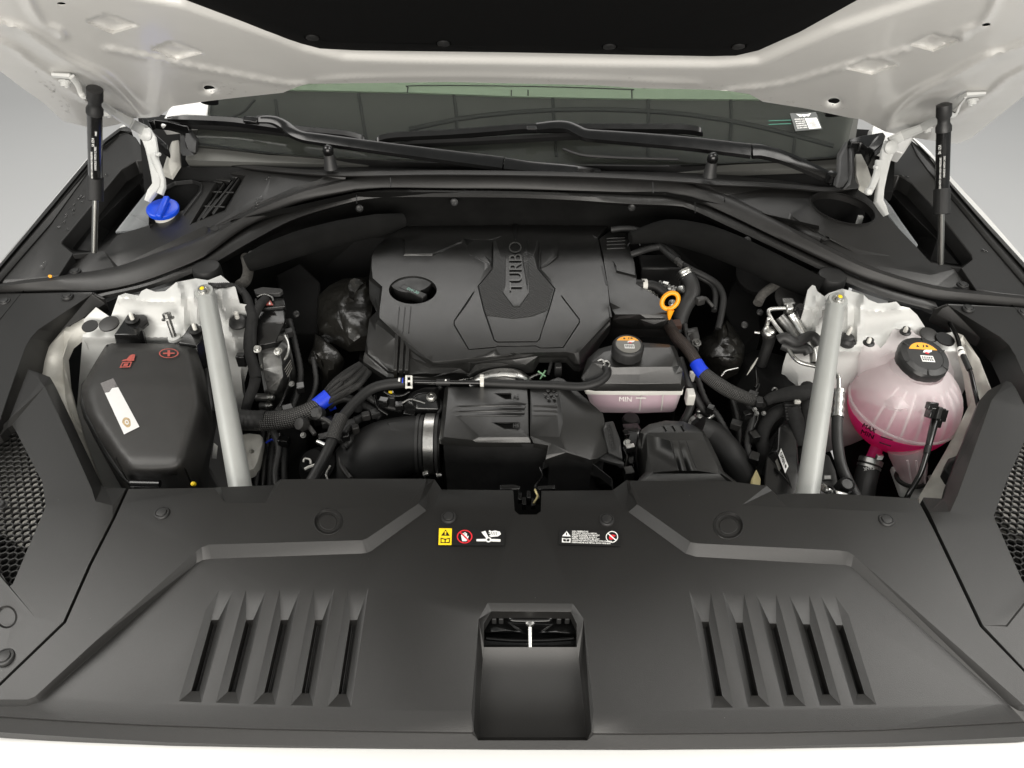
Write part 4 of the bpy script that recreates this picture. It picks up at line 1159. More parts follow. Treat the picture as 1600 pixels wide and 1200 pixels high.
# dark pockets behind the hinges with a hint of the wiring inside
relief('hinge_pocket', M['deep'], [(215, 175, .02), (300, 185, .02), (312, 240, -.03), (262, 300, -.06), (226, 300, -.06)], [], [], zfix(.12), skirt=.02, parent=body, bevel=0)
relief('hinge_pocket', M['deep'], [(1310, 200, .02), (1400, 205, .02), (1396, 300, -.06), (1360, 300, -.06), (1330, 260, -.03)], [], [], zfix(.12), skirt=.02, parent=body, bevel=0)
relief('pocket_panel', M['grimy'], [y5(240, 300, .0), y5(300, 290, .0), y5(305, 470, -.02), y5(240, 570, -.03), y5(165, 540, -.03)], [[y5(250, 320), y5(215, 470, -.01)]], [], zfix(.13), skirt=.01, parent=body, bevel=.002)
relief('pocket_panel', M['grimy'], [w5(1385, 400, 0), w5(1430, 400, 0), w5(1480, 500, -.01), w5(1520, 620, -.03), w5(1470, 680, -.03), w5(1420, 650, -.02), w5(1390, 560, -.01)], [], [], zfix(.13), skirt=.01, parent=body, bevel=.002)
t = thing('wire', 'yellow wire behind the left hinge pocket', 'wire', at(264, 200, .14))
tube('strand', M['yellow'], [at(259, 193, .15), at(266, 199, .145), at(271, 206, .14)], .0022, t, n=4, seg=8)
t = thing('wire', 'green wire behind the right hinge pocket', 'wire', at(1350, 220, .14))
M['green'] = mat('green_wire', (.01, .30, .03), .5)
tube('strand', M['green'], [at(1346, 221, .15), at(1352, 217, .15), at(1357, 213, .15)], .002, t, n=4, seg=8)
# washer jets on the rim
def jet(u, v, label):
    t = thing('washer_jet', label, 'washer jet', at(u, v + 14, .14), 'washer jets on the cowl rim')
    c = at(u, v + 16, .142)
    lathe('base', M['black'], c - Vector((0, 0, .01)), [(.014, 0), (.012, .012), (.010, .03), (.0095, .034)], (0, .1, 1), 16, t)
    lathe('nozzle', M['wiper'], c + Vector((0, .002, .022)), [(.0105, 0), (.011, .006), (.009, .013), (.005, .017), (.0005, .018)], (0, -.2, 1), 16, t)
jet(516, 240, 'small black washer jet on cowl rim below the left wiper arm')
jet(1110, 252, 'small black washer jet on cowl rim left of the right wiper pivot')

# fender-side panels with their trenches
def pfl(z0): return lambda u, v, dz: at(u, v, z0 + max(0, (440 - v)) / 250 * .07 + dz)
fl = thing('fender_trim', 'left grained black fender trim with deep trench and water drops', 'trim', at(120, 350, .06), 'black fender trims')
relief('trim_panel', M['panel'], [x5(-300, 1235, .0), x5(-40, 960, 0), x5(0, 935, 0), x5(400, 475, 0), x5(680, 85, 0), (158, 234, 0), (185, 212, 0), (200, 208, .004), (212, 214, .004), (226, 236, .002), (232, 249, 0), x5(1060, 4, 0), x5(950, 72, 0), x5(635, 452, 0), x5(480, 638, 0), x5(482, 655, 0), x5(572, 728, 0), x5(458, 906, -.002), x5(395, 915, -.004), x5(250, 930, -.004), x5(10, 972, -.004), x5(-300, 1010, -.01)],
    [[(150, 250, .0), (178, 224, .0), (196, 214, .004)]], [], pfl(.035), skirt=.03, parent=fl, bevel=.002, bang=14)
relief('edge_rail', M['panel'], [x5(-340, 1200, -.002), x5(0, 800, -.002), x5(400, 330, -.002), x5(690, -15, -.002), (160, 220, -.002), (186, 200, -.002), (202, 196, 0), (206, 206, 0), (186, 211, 0), (160, 231, 0), x5(680, 100, 0), x5(400, 490, 0), x5(0, 950, 0), x5(-310, 1270, -.002)],
    [[x5(-320, 1215, .004), x5(0, 838, .004), x5(400, 370, .004), x5(690, 20, .004), (164, 222, .004), (188, 204, .004)], [x5(-316, 1222, -.003), x5(0, 862, -.003), x5(400, 392, -.003), x5(690, 40, -.003), (165, 225, -.003), (188, 206, -.003)], [x5(-314, 1238, .004), x5(0, 885, .004), x5(400, 418, .004), x5(688, 58, .004), (163, 228, .004)]], [], pfl(.037), skirt=.03, parent=fl, bevel=.0012, bang=14)
relief('trench', M['black'], [x5(470, 640, .0), x5(640, 440, 0), x5(945, 65, 0), x5(1060, -6, 0), x5(1180, -6, 0), x5(1250, 60, 0), x5(1180, 260, -.03), x5(910, 600, -.05), x5(815, 720, -.02), x5(570, 738, 0)],
    [[x5(560, 690, -.045), x5(800, 395, -.045), x5(905, 250, -.045), x5(985, 150, -.045), x5(1030, 112, -.04), x5(1130, 108, -.04)], [x5(600, 705, -.047), x5(760, 495, -.047), x5(985, 272, -.047), x5(1090, 182, -.047), x5(1132, 112, -.042)], [x5(1000, 110, -.03), x5(1040, 20, -.002)],
     [x5(720, 712, -.06), x5(860, 560, -.10), x5(1120, 280, -.10)]], [], pfl(.034), skirt=.01, parent=fl, bevel=.002, bang=14)
fr = thing('fender_trim', 'right grained black fender trim with deep trench behind the right strut', 'trim', at(1500, 350, .06), 'black fender trims')
relief('trim_panel', M['panel'], [z5(1225, 1012, -.002), z5(1105, 838, 0), z5(1120, 835, 0), z5(1196, 775, 0), z5(1190, 745, 0), z5(900, 375, 0), z5(720, 180, 0), z5(625, 118, 0), z5(530, 118, 0), (1390, 250, 0), (1392, 228, .004), (1402, 213, .004), (1420, 218, .004), (1434, 240, 0), (1450, 262, 0), z5(1000, 235, 0), z5(1300, 600, 0), z5(1600, 945, 0), z5(1900, 1250, 0), z5(1900, 1090, -.01), z5(1600, 1062, -.004), z5(1400, 1042, -.004)],
    [[(1412, 224, .004), (1428, 246, .0), (1446, 268, 0)]], [], pfl(.035), skirt=.03, parent=fr, bevel=.002, bang=14)
relief('edge_rail', M['panel'], [(1416, 214, 0), (1424, 210, -.002), (1440, 226, -.002), (1460, 246, -.002), z5(1010, 140, -.002), z5(1300, 470, -.002), z5(1600, 800, -.002), z5(1960, 1180, -.002), z5(1920, 1260, -.002), z5(1600, 965, 0), z5(1300, 620, 0), z5(1000, 255, 0), (1450, 266, 0), (1434, 244, 0)],
    [[(1428, 219, .004), (1458, 250, .004), z5(1006, 175, .004), z5(1300, 512, .004), z5(1600, 845, .004), z5(1930, 1190, .004)], [(1427, 222, -.003), (1457, 253, -.003), z5(1004, 192, -.003), z5(1300, 530, -.003), z5(1600, 865, -.003), z5(1925, 1205, -.003)], [(1428, 228, .004), (1456, 259, .004), z5(1002, 220, .004), z5(1300, 560, .004), z5(1600, 900, .004), z5(1920, 1230, .004)]], [], pfl(.037), skirt=.03, parent=fr, bevel=.0012, bang=14)
relief('trench', M['black'], [z5(520, 112, 0), z5(622, 112, 0), z5(724, 172, 0), z5(910, 375, 0), z5(1200, 740, 0), z5(1205, 780, 0), z5(1112, 845, 0), z5(860, 808, -.02), z5(740, 700, -.05), z5(490, 330, -.03), z5(480, 180, -.01)],
    [[z5(555, 228, -.042), z5(650, 225, -.042), z5(722, 292, -.045), z5(900, 482, -.046), z5(1140, 790, -.047)], [z5(550, 238, -.044), z5(640, 340, -.047), z5(760, 460, -.047), z5(920, 620, -.048), z5(1100, 822, -.048)], [z5(622, 122, -.002), z5(648, 215, -.04)], [z5(530, 330, -.09), z5(740, 600, -.10), z5(870, 780, -.07)]], [], pfl(.034), skirt=.01, parent=fr, bevel=.002, bang=14)
def wing_sheet(pts, nm): return relief(nm, M['sheetplastic'], pts, [], [], zfix(.035), skirt=.004, parent=body, bevel=0)
wing_sheet([x5(902, 560, 0), x5(1010, 420, .02), x5(1165, 225, .04), x5(1240, 230, .04), x5(1170, 440, .02), x5(1165, 505, 0), x5(1040, 548, 0)], 'splash_sheet')
wing_sheet([z5(520, 400, .02), z5(500, 290, .04), z5(560, 360, .03), z5(640, 480, .02), z5(770, 660, 0), z5(760, 690, 0), z5(640, 560, .01)], 'splash_sheet')
for (u, v, tr) in ((118, 424, fl), (1504, 445, fr)): clip(cw, u, v, zc(u) + .012 - .009, .0105, M['black'])
t = thing('paint_mark', 'yellow paint dab on the left end of the cowl seal', 'paint mark', at(78, 431, .045))
data = ell(78, 431, 3.2, 1.8, 0, 12, .001)
relief('dab', M['amber'], data, [], [], zfix(.043), skirt=.002, parent=t, bevel=0)
# washer filler: blue cap with a raised grip in its dark cut-out
relief('filler_recess', M['black'], [y5(60, 960, -.02), y5(60, 800, 0), y5(190, 650, 0), y5(260, 614, 0), y5(400, 600, 0), y5(480, 630, 0), y5(470, 690, 0), y5(330, 870, -.01)], [[y5(200, 720, -.04), y5(300, 705, -.045), y5(430, 705, -.04)], [y5(120, 900, -.06), y5(300, 880, -.06), y5(400, 740, -.055)]], [], zfix(.085), skirt=.01, parent=body, bevel=.002)
t = thing('washer_filler', 'bright blue washer filler cap with grip rib in left cowl corner', 'cap', at(253, 328, .07))
cc = at(254, 325, .085)
ax = Vector((0.05, -.12, 1)).normalized()
lathe('lid', M['blue'], cc, [(.024, -.012), (.030, -.008), (.0315, -.002), (.031, .001), (.028, .003), (.0005, .004)], ax, 36, t, bevel=.0006)
g0, g1 = at(263, 309, .095), at(247, 345, .083)
dd = (g1 - g0)
box('grip', M['blue'], (g0 + g1) / 2 + ax * .004, (dd.length * .86, .012, .011), t, (dd, dd.cross(ax), ax), bevel=.003)
lathe('neck', M['natural'], cc - ax * .06, [(.02, 0), (.022, .05)], ax, 24, t)

# ================================================================ WIPERS
def blade(name, px, h0, wd, parent, m=None):
    P = spl(px, 6)
    rows = []
    for i, p in enumerate(P):
        t = i / (len(P) - 1)
        k = min(1, 8 * min(t, 1 - t) + .25)
        b = gp(p[0], p[1], h0)
        w_ = wd * k
        f = Vector((0, math.cos(GA), math.sin(GA)))
        rows.append([b - f * w_, b - f * w_ * .7 + GN * .010 * k, b + GN * .014 * k, b + f * w_ * .8 + GN * .004, b + f * w_ * .6 - GN * .004, b - f * w_ * .6 - GN * .004])
    return loft(name, m or M['wiper'], rows, parent, closed=True, smooth=40)
def arm(px, wid, parent, name='arm', m=None):
    P = spl(px, 6)
    W = resample([(x, 0) for x in wid], len(P))
    rows = []
    for i, p in enumerate(P):
        b = gp(p[0], p[1], p[2])
        a_, c_ = gp(*P[max(0, i - 1)]), gp(*P[min(len(P) - 1, i + 1)])
        d = (c_ - a_).normalized()
        sd = GN.cross(d).normalized() * W[i][0]
        hh = .010
        rows.append([b - sd, b - sd * .8 + GN * hh * .7, b + GN * hh, b + sd * .8 + GN * hh * .7, b + sd, b + sd * .7 - GN * .004, b - sd * .7 - GN * .004])
    return loft(name, m or M['wiper'], rows, parent, closed=True, smooth=40)
wl = thing('wiper', 'long black wiper whose arm runs from the left corner toward centre', 'wiper', gp(930, 268, .02), 'windshield wipers')
blade('blade', [(262, 186), (300, 187), (360, 190), (400, 195), (450, 202), (500, 207), (540, 211), (565, 217), (574, 223)], .018, .012, wl)
blade('rubber', [(275, 196), (330, 199), (400, 204), (470, 212), (555, 222)], .006, .007, wl, M['deep'])
arm([(401, 189, .026), (428, 190, .028), (446, 198, .03), (458, 208, .034), (474, 215, .036), (500, 219, .036), (600, 233, .036), (700, 246, .034), (786, 257, .032)], [.010, .013, .012, .012, .013, .014, .015, .016, .017], wl)
arm([(788, 258, .033), (830, 263, .030), (880, 266, .026), (915, 268.5, .024), (938, 270, .022)], [.017, .015, .012, .010, .006], wl, 'arm_head')
box('blade_clip', M['wiper'], gp(392, 187.5, .034), (.030, .014, .008), wl, (gp(402, 189, 0) - gp(382, 187, 0), GN.cross(gp(402, 189, 0) - gp(382, 187, 0)), GN))
wr = thing('wiper', 'long black wiper across centre whose arm bends down to right pivot', 'wiper', gp(1296, 280, .02), 'windshield wipers')
blade('blade', [(586, 226), (594, 219), (620, 214), (700, 210), (780, 204), (820, 201), (900, 200.5), (1000, 201), (1060, 201.5), (1090, 205), (1098, 211)], .018, .013, wr)
blade('rubber', [(600, 228), (700, 224), (800, 219), (900, 214), (1000, 213), (1085, 216)], .006, .008, wr, M['deep'])
arm([(838, 201, .028), (866, 198, .030), (886, 199, .032), (900, 205, .034), (916, 212, .036), (950, 215, .038), (1000, 219, .038), (1080, 226, .038), (1172, 237, .036)], [.011, .013, .013, .013, .014, .015, .016, .017, .018], wr)
arm([(1174, 237, .037), (1190, 238, .036), (1220, 246, .034), (1250, 258, .030), (1275, 269, .026), (1292, 277, .024)], [.018, .018, .0175, .0165, .015, .013], wr, 'arm_head')
lathe('pivot_cap', M['wiper'], gp(1296, 282, .022), [(.0125, 0), (.0135, .006), (.013, .007), (.009, .019), (.0005, .021)], (0, -.35, 1), 24, wr)
box('blade_clip', M['wiper'], gp(831, 201, .036), (.022, .014, .008), wr, bevel=.002)
tube('washer_hose', M['rubber'], [gp(880, 232, .012), gp(895, 238, .012), gp(915, 243, .012), gp(960, 246, .007), gp(1060, 249, .009)], .0035, wr, n=5, seg=8)
# ================================================================ ENGINE AND ITS COVER
def ze(v): return (.034 - (398 - v) / 53 * .030) if v < 398 else .034 - .036 * ((max(v, 415) - 415) / 175) ** 2
def pe(u, v, dz): return at(u, v, ze(v) + dz)
eng = thing('engine', 'dark engine block and brackets below the black engine cover', 'engine', (0, 1.1, -.3))
relief('block', M['deep'], [(560, 560, 0), (600, 380, .0), (930, 350, 0), (1060, 470, 0), (1060, 620, 0), (700, 640, 0)], [], [], zfix(-.09), skirt=.25, parent=eng, bevel=.004)
ec = thing('engine_cover', 'satin black plastic engine cover with raised TURBO lettering', 'engine cover', at(780, 470, .02))
F4 = lambda x, y, d=0: (400 + x / 4, 300 + y / 4, d)
G4 = lambda x, y, d=0: (750 + x / 4, 300 + y / 4, d)
eo = [F4(755, 335, -.004), F4(850, 262, -.004), F4(940, 217, -.004), F4(1050, 187, -.004), F4(1300, 180, -.004), G4(0, 180, -.004), G4(200, 178, -.004), G4(560, 170, -.004), G4(690, 172, -.004), G4(800, 210, -.003), G4(735, 285), G4(742, 310), G4(770, 440), G4(798, 590), G4(808, 690), G4(818, 820, -.008),
      G4(812, 850, -.022), G4(720, 975, -.024), G4(660, 1060, -.026), G4(625, 1094, -.028), G4(590, 1090, -.028), G4(540, 1036, -.018), G4(370, 1036, -.018), G4(332, 1100, -.028), G4(0, 1112, -.030), F4(1330, 1135, -.032), F4(1100, 1160, -.034), F4(960, 1163, -.034), F4(820, 1157, -.034), F4(670, 1060, -.032), F4(672, 1030, -.031), F4(680, 1000, -.030), F4(708, 792, -.024), F4(758, 742, -.020), F4(740, 700, -.020), F4(708, 640, -.018), F4(706, 545, -.012), F4(712, 500, -.006), F4(724, 400, -.002)]
el = [
    # top face edge, then the bevel below it
    [F4(722, 470, .0), F4(730, 538, .0), F4(790, 592, .0), F4(782, 660, .0), F4(772, 738, .0), F4(772, 786, .0), F4(874, 884, .0), F4(1084, 1050, .0), F4(1104, 1062, .0), F4(1340, 1040, .0), F4(1600, 1018, .0), G4(180, 1006, .0), G4(540, 998, .0), G4(590, 1010, .0), G4(620, 1000, .0), G4(810, 795, .0)],
    [F4(712, 556, -.012), F4(776, 606, -.010), F4(764, 735, -.010), F4(765, 792, -.010), F4(864, 912, -.010), F4(1072, 1074, -.010), F4(1098, 1088, -.010), F4(1340, 1068, -.010), F4(1600, 1050, -.010), G4(180, 1036, -.010), G4(362, 1026, -.010), G4(548, 1026, -.010), G4(594, 1070, -.014), G4(622, 1076, -.014), G4(812, 832, -.014)],
    # step down in the lower left corner
    [F4(700, 1010, -.022), F4(830, 1120, -.024), F4(960, 1140, -.024), F4(1100, 1136, -.024), F4(1225, 1128, -.024), F4(1276, 1104, -.024), F4(1090, 1106, -.022), F4(1000, 1060, -.020)],
    [F4(692, 1020, -.030), F4(826, 1132, -.032), F4(960, 1150, -.032)],
    # upper pads and wedges beside the spine
    [F4(930, 300, .001), F4(930, 384, .001), F4(1106, 384, .001), F4(1160, 360, .001), F4(1270, 312, .001), F4(1300, 290, .001), F4(1440, 300, .001), F4(1474, 330, .001), F4(1472, 430, .001)],
    [F4(925, 300, -.004), F4(922, 398, -.004), F4(1100, 400, -.004), F4(1170, 372, -.004), F4(1290, 318, -.004), F4(1330, 390, -.004), F4(1466, 452, -.004)],
    [G4(376, 300, .001), G4(372, 400, .001), G4(372, 470, .001), G4(480, 400, .001), G4(486, 310, .001), G4(560, 280, .001), G4(700, 270, .001)],
    [G4(384, 385, -.004), G4(384, 482, -.004), G4(490, 410, -.004), G4(520, 330, -.004), G4(720, 290, -.004)],
    [G4(0, 262, .003), G4(80, 290, .003), G4(140, 272, .003), G4(205, 268, .003)], [G4(238, 268, .003), G4(310, 272, .003), G4(370, 280, .003), G4(560, 262, .002)],
]
el += groove([F4(1480, 300)[:2], F4(1476, 482)[:2], F4(1388, 590)[:2], F4(1425, 740)[:2], F4(1488, 925)[:2], F4(1505, 938)[:2], G4(110, 938)[:2], G4(355, 936)[:2], G4(372, 920)[:2], G4(430, 740)[:2], G4(468, 605)[:2], G4(365, 485)[:2], G4(368, 300)[:2]], 1.1, .0018)
el += groove([F4(1368, 615)[:2], F4(1240, 805)[:2], F4(1238, 830)[:2], F4(1330, 985)[:2], F4(1500, 970)[:2], G4(105, 965)[:2], G4(345, 962)[:2], G4(380, 976)[:2], G4(520, 972)[:2], G4(622, 815)[:2], G4(620, 795)[:2], G4(505, 645)[:2]], 1.1, .0018)
oil_hole = ell(645, 453, 37.5, 22, 0, 36)
relief('shell', M['cover'], eo, el, [[(u, v, -.001) for u, v, _ in oil_hole]], pe, skirt=.011, parent=ec, bevel=.0014, bang=16, seg=2, smooth=30, grid=13, harm=-1)
# ribbed spine inside the groove, carrying the smooth plate with the lettering
spine = [F4(1484, 302, .0006), F4(1480, 484, .0006), F4(1394, 592, .0006), F4(1428, 738, .0006), G4(40, 770, .0006), G4(210, 790, .0006), G4(330, 775, .0006), G4(424, 738, .0006), G4(460, 604, .0006), G4(360, 487, .0006), G4(364, 302, .0006)]
relief('ribbed_spine', M['weave'], spine, [], [], pe, skirt=.002, parent=ec, bevel=0, grid=9, harm=-1)
plate = [G4(142, 282, .0018), G4(305, 282, .0018), G4(305, 630, .0018), G4(246, 714, .0018), G4(208, 714, .0018), G4(146, 630, .0018)]
relief('badge_plate', M['cover'], plate, [([(u + (224 / 4 + 750 - u) * .10, v + (420 - v) * .03, .0022) for u, v, _ in plate], True)], [], pe, skirt=.002, parent=ec, bevel=.0006, grid=9, harm=-1)
M['letter'] = mat('raised_lettering', (.06, .06, .058), .3)
def turbo():                          # letter tops at the left, baseline at the right, following the dome of the cover
    o = textmesh('turbo_lettering', 'TURBO', M['letter'], (0, 0, 0), (1, 0, 0), (0, 1, 0), None, depth=.5, bold=-.006)
    me = o.data
    bm = bmesh.new()
    bm.from_mesh(me)
    bmesh.ops.subdivide_edges(bm, edges=[e for e in bm.edges if e.calc_length() > .12], cuts=2)
    bm.to_mesh(me)
    bm.free()
    P = [v.co + o.location for v in me.vertices]
    vs = [pe(816 - 20 * p.y - 1.2 * p.x, 454 - 76 * p.x, .0048 if p.z > .2 else .0010) for p in P]
    fs = [tuple(p.vertices) for p in me.polygons]
    bpy.data.objects.remove(o)
    return data_obj('turbo_lettering', vs, fs, M['letter'], ec, smooth=25)
turbo()
relief('spine_slot', M['ink'], [G4(207, 190, 0), G4(234, 190, 0), G4(232, 285, 0), G4(222, 296, 0), G4(210, 285, 0)], [], [], lambda u, v, dz: pe(u, v, .0045), skirt=.003, parent=ec, bevel=.0005)
for k, x in enumerate((876, 912, 948)):   # three ribs running down from the oil filler
    for a, b, r, h in (((x + 20, 718), (x + 6, 880), .0008, .0002), ((x + 5, 885), (x - 8, 1112), .0032, -.012)):
        q0, q1 = F4(*a), F4(*b)
        h1 = h if r < .002 else -.022
        if r < .002:
            tube('rib', M['cover'], [pe(q0[0], q0[1], h), pe(q1[0], q1[1], h)], r, ec, n=3, seg=8)
        else:
            L = [(q0[0] - 3, q0[1], -.001), (q0[0] + 3, q0[1], -.001), (q1[0] + 2.8, q1[1], -.016), (q1[0] - 2.8, q1[1], -.016)]
            relief('rib', M['cover'], L, [], [], pe, skirt=.02, parent=ec, bevel=.0008)
lathe('filler_well', M['black'], pe(645, 458, -.036), [(.036, 0), (.041, .034)], (0, -.05, 1), 36, ec)
oc = thing('oil_cap', 'black oil filler cap with ribbed grip bar in engine cover recess', 'cap', pe(645, 458, -.03))
c0 = pe(645, 459, -.032)
lathe('cap_body', M['gloss'], c0, [(.030, 0), (.030, .010), (.027, .013), (.0005, .013)], (0, -.05, 1), 30, oc)
g0, g1 = pe(627, 447, -.004), pe(664, 463, -.004)
gx = (g1 - g0).normalized()
up_ = Vector((0, -.1, 1)).normalized()
bx = box('grip_bar', M['black'], (g0 + g1) / 2 - up_ * .009, ((g1 - g0).length, .013, .020), oc, (gx, up_.cross(gx), up_), bevel=.0015)
gy = up_.cross(gx)
s = Sheet(*[(g0 + g1) / 2 + up_ * .0012 + gx * a * .014 + gy * b * .0045 for a, b in ((-1, -1), (1, -1), (1, 1), (-1, 1))])
M['green_print'] = mat('pale_green_print', (.20, .36, .31), .5)
s.text('grip_print', '0W-30', M['green_print'], .02, .15, .98, .85, 0, oc, .01)

# right hand module of the cover
sc = relief('side_module', M['cover'], [G4(748, 290, -.002), G4(815, 242, -.006), G4(915, 255, -.006), G4(945, 378, -.006), G4(965, 440, -.006), G4(978, 520, -.008), G4(985, 582, -.008), G4(1060, 622, -.010), G4(1130, 670, -.012), G4(1172, 762, -.014), G4(1178, 800, -.022), G4(1182, 855, -.052), G4(1000, 856, -.052), G4(815, 852, -.052), G4(822, 790, -.022), G4(812, 690, -.006), G4(800, 590, -.005), G4(775, 440, -.004), G4(750, 310, -.003)],
    [[G4(845, 765, -.010), G4(1000, 764, -.010), G4(1166, 764, -.014)], [G4(828, 798, -.022), G4(1000, 797, -.022), G4(1176, 797, -.022)], [G4(850, 460, -.004), G4(855, 490, -.004), G4(970, 520, -.006)], [G4(846, 462, -.008), G4(850, 497, -.008), G4(970, 530, -.010)]],
    [], pe, skirt=.02, parent=ec, bevel=.0014, bang=16, grid=13, harm=-1)
for k, y in enumerate((286, 306, 326, 350)):
    tube('rib', M['cover'], [pe(*G4(792, y + 6)[:2], -.002), pe(*G4(905, y)[:2], -.004)], .0018, sc, n=2, seg=8)
for a, b in (((764, 460), (790, 580)), ((808, 712), (816, 780))):
    relief('slot', M['ink'], [(p[0] + d, p[1], 0) for p, d in ((G4(*a), -1.6), (G4(*a), 1.2), (G4(*b), 2.2), (G4(*b), -1.2))], [], [], lambda u, v, dz: pe(u, v, .0006), skirt=.002, parent=sc, bevel=0)

# dipstick
ds = thing('dipstick', 'bright orange dipstick loop handle beside the engine cover', 'dipstick', at(1046, 495, .0))
rv = ray(1046, 470).normalized()
cx = Vector((1, 0, 0))
cy = rv.cross(cx).normalized()
tl = Vector((.35, -.45, .82)).normalized()
c = at(1047, 470, .035)
ring = [c + (cx * math.cos(a) * .0142 + Vector((.2, .35, .92)).normalized() * math.sin(a) * .0152) for a in [2 * math.pi * k / 28 for k in range(29)]]
tube('loop', M['orange'], ring, .0042, ds, raw=True, seg=12)
tube('stem', M['orange'], [at(1048, 484, .022), at(1046.5, 491, .014), at(1045.5, 499, .004)], [.0068, .005, .002], ds, n=4)
# ================================================================ AIRBOX and intake
ab = thing('airbox', 'black plastic air filter box with clipped lid in front of the engine', 'airbox', at(800, 660, -.06))
E = lambda x, y, d=0: (530 + x / 2.963, 390 + y / 2.963, d)
def zab(z0): return lambda u, v, dz: at(u, v, z0 + dz)
wl_ = relief('lid', M['cover'], [E(488, 640, -.012), E(500, 630, -.006), E(560, 634, -.004), E(872, 640, 0), E(876, 700, 0), E(878, 860, -.002), E(890, 893, -.008), E(640, 893, -.008), E(618, 892, -.008), E(472, 882, -.010), E(462, 878, -.016), E(476, 760, -.014)],
    [[E(505, 640, -.001), E(494, 760, -.001), E(482, 866, -.003), E(616, 882, -.003), E(650, 866, 0), E(878, 868, -.001)], ([E(718, 665, 0), E(795, 665, 0), E(797, 692, 0), E(770, 692, 0)], True), ([E(736, 670, -.010), E(790, 669, -.010), E(790, 688, -.010), E(772, 688, -.010)], True),
     ([E(708, 800, 0), E(835, 800, 0), E(838, 830, 0), E(766, 830, 0)], True), ([E(730, 805, -.010), E(790, 804, -.010), E(792, 825, -.010), E(768, 825, -.010)], True)]
    + sum([groove([E(545, y + 2)[:2], E(700, y)[:2], E(852, y)[:2]], .9, -.0012) for y in (722, 746, 768)], []), [], zab(-.020), skirt=.01, parent=ab, bevel=.0012, bang=14)
lp = relief('lid', M['cover'], [E(884, 641, -.001), E(990, 600, .004), E(1012, 590, .006), E(1040, 600, .004), E(1220, 758, -.012), E(1228, 790, -.016), E(1228, 850, -.02), E(1242, 935, -.026), E(1196, 966, -.028), E(1190, 972, -.03), E(1160, 972, -.028), E(1052, 938, -.012), E(955, 972, -.020), E(960, 950, -.014), E(968, 906, -.008), E(900, 895, -.008), E(884, 862, -.002)],
    [[E(1010, 596, .007), E(1030, 740, .004), E(1036, 800, .002), E(1020, 868, -.002), E(985, 900, -.006)], [E(1036, 800, .002), E(1052, 930, -.010)], ([E(1160, 762, -.010), E(1205, 772, -.012), E(1208, 842, -.018), E(1165, 810, -.012)], True)] + sum([groove([E(893, y)[:2], E(1010, y)[:2]], .9, -.0012) for y in (722, 746, 768)], []),
    [], zab(-.020), skirt=.01, parent=ab, bevel=.0014, bang=14)
for k in range(7):                    # little honeycomb stamp on the lid
    a = k * math.pi / 3
    p = E(980 + (26 * math.cos(a) if k < 6 else 0), 672 + (20 * math.sin(a) if k < 6 else 0))
    lathe('stamp_cell', M['cover'], at(p[0], p[1], -.0175), [(.0033, 0), (.003, .0016), (.0022, .0016), (.002, .0006)], (0, 0, 1), 6, lp, smooth=0)
for y in (680, 818): textmesh('lid_mark', 'H6', M['cover'], at(*E(806, y + 8)[:2], -.018), at(*E(832, y + 8)[:2], -.018), at(*E(806, y - 12)[:2], -.018), ab, depth=.0012)
def yplate(name, m, pts, dy, parent, bevel=.0015):
    P = [at(*p) for p in pts]
    n = len(P)
    B = [p + Vector((0, dy, -.01)) for p in P]
    return data_obj(name, P + B, [tuple(range(n)), tuple(range(2 * n - 1, n - 1, -1))] + [(i, n + i, n + (i + 1) % n, (i + 1) % n) for i in range(n)], m, parent, smooth=30, bevel=bevel)
def fbody(pts, depth):                # walls hanging below a rim line
    P = [at(u, v, z) for u, v, z in pts]
    return [[p for p in P], [p + Vector((0, .004, -depth)) for p in P]]
loft('body', M['black'], fbody([(700, 606, -.035), (692, 690, -.038), (740, 693, -.032), (892, 694, -.03), (858, 716, -.042), (884, 708, -.036), (925, 720, -.05), (933, 716, -.055), (946, 700, -.05)], .22), ab, smooth=20)
relief('body_step', M['black'], [E(945, 975, 0), E(1052, 942, .004), E(1160, 978, -.01), E(1266, 1060, -.03), E(1272, 1110, -.10), E(1100, 1112, -.12), E(1050, 1020, -.06), E(1000, 1060, -.08), E(940, 1000, -.03)], [[E(1050, 1015, -.03), E(1260, 1075, -.05)], [E(1052, 960, -.01), E(1050, 1015, -.03)]], [], zab(-.045), skirt=.02, parent=ab, bevel=.002)
wedge = relief('inlet_plate', M['black'], [E(1226, 800, 0), E(1268, 792, 0), E(1302, 880, -.010), E(1312, 968, -.02), E(1245, 940, -.02), E(1222, 830, -.005)], [[E(1236, 810, .002), E(1262, 804, .002), E(1290, 885, -.008), E(1298, 952, -.018), E(1250, 930, -.018)]], [], zab(-.028), skirt=.02, parent=ab, bevel=.0014)
textmesh('inlet_print', 'GENUINE PARTS', M['ink'], at(*E(1256, 930)[:2], -.038), at(*E(1240, 815)[:2], -.0245), at(*E(1272, 922)[:2], -.0385), ab, depth=.0008)
relief('inlet_lip', M['black'], [E(1188, 960, 0), E(1245, 940, 0), E(1320, 985, 0), E(1318, 1002, -.004), E(1300, 1000, -.004), E(1290, 990, 0)], [], [], zab(-.052), skirt=.006, parent=ab, bevel=.0012)
for q in ([E(742, 1088), E(808, 1086), E(840, 1094), E(836, 1108), E(744, 1110)], [E(930, 1092), E(1000, 1088), E(1000, 1106), E(920, 1110), E(900, 1100)]):
    relief('mount_foot', M['gloss'], q, [], [], zab(-.022), skirt=.01, parent=ab, bevel=.0012)
tube('mount_wire', M['wiper'], [at(*E(928, 1010)[:2], -.045), at(*E(940, 1050)[:2], -.04), at(*E(910, 1090)[:2], -.02), at(*E(905, 1120)[:2], -.02)], .002, ab, n=5, seg=8)
for k in range(5):
    box('notch_latch', M['gloss'], at(812 + 7 * k, 778 + (k % 2) * 9, -.035), (.006, .014, .01 + .004 * (k % 3)), ab, bevel=.001)
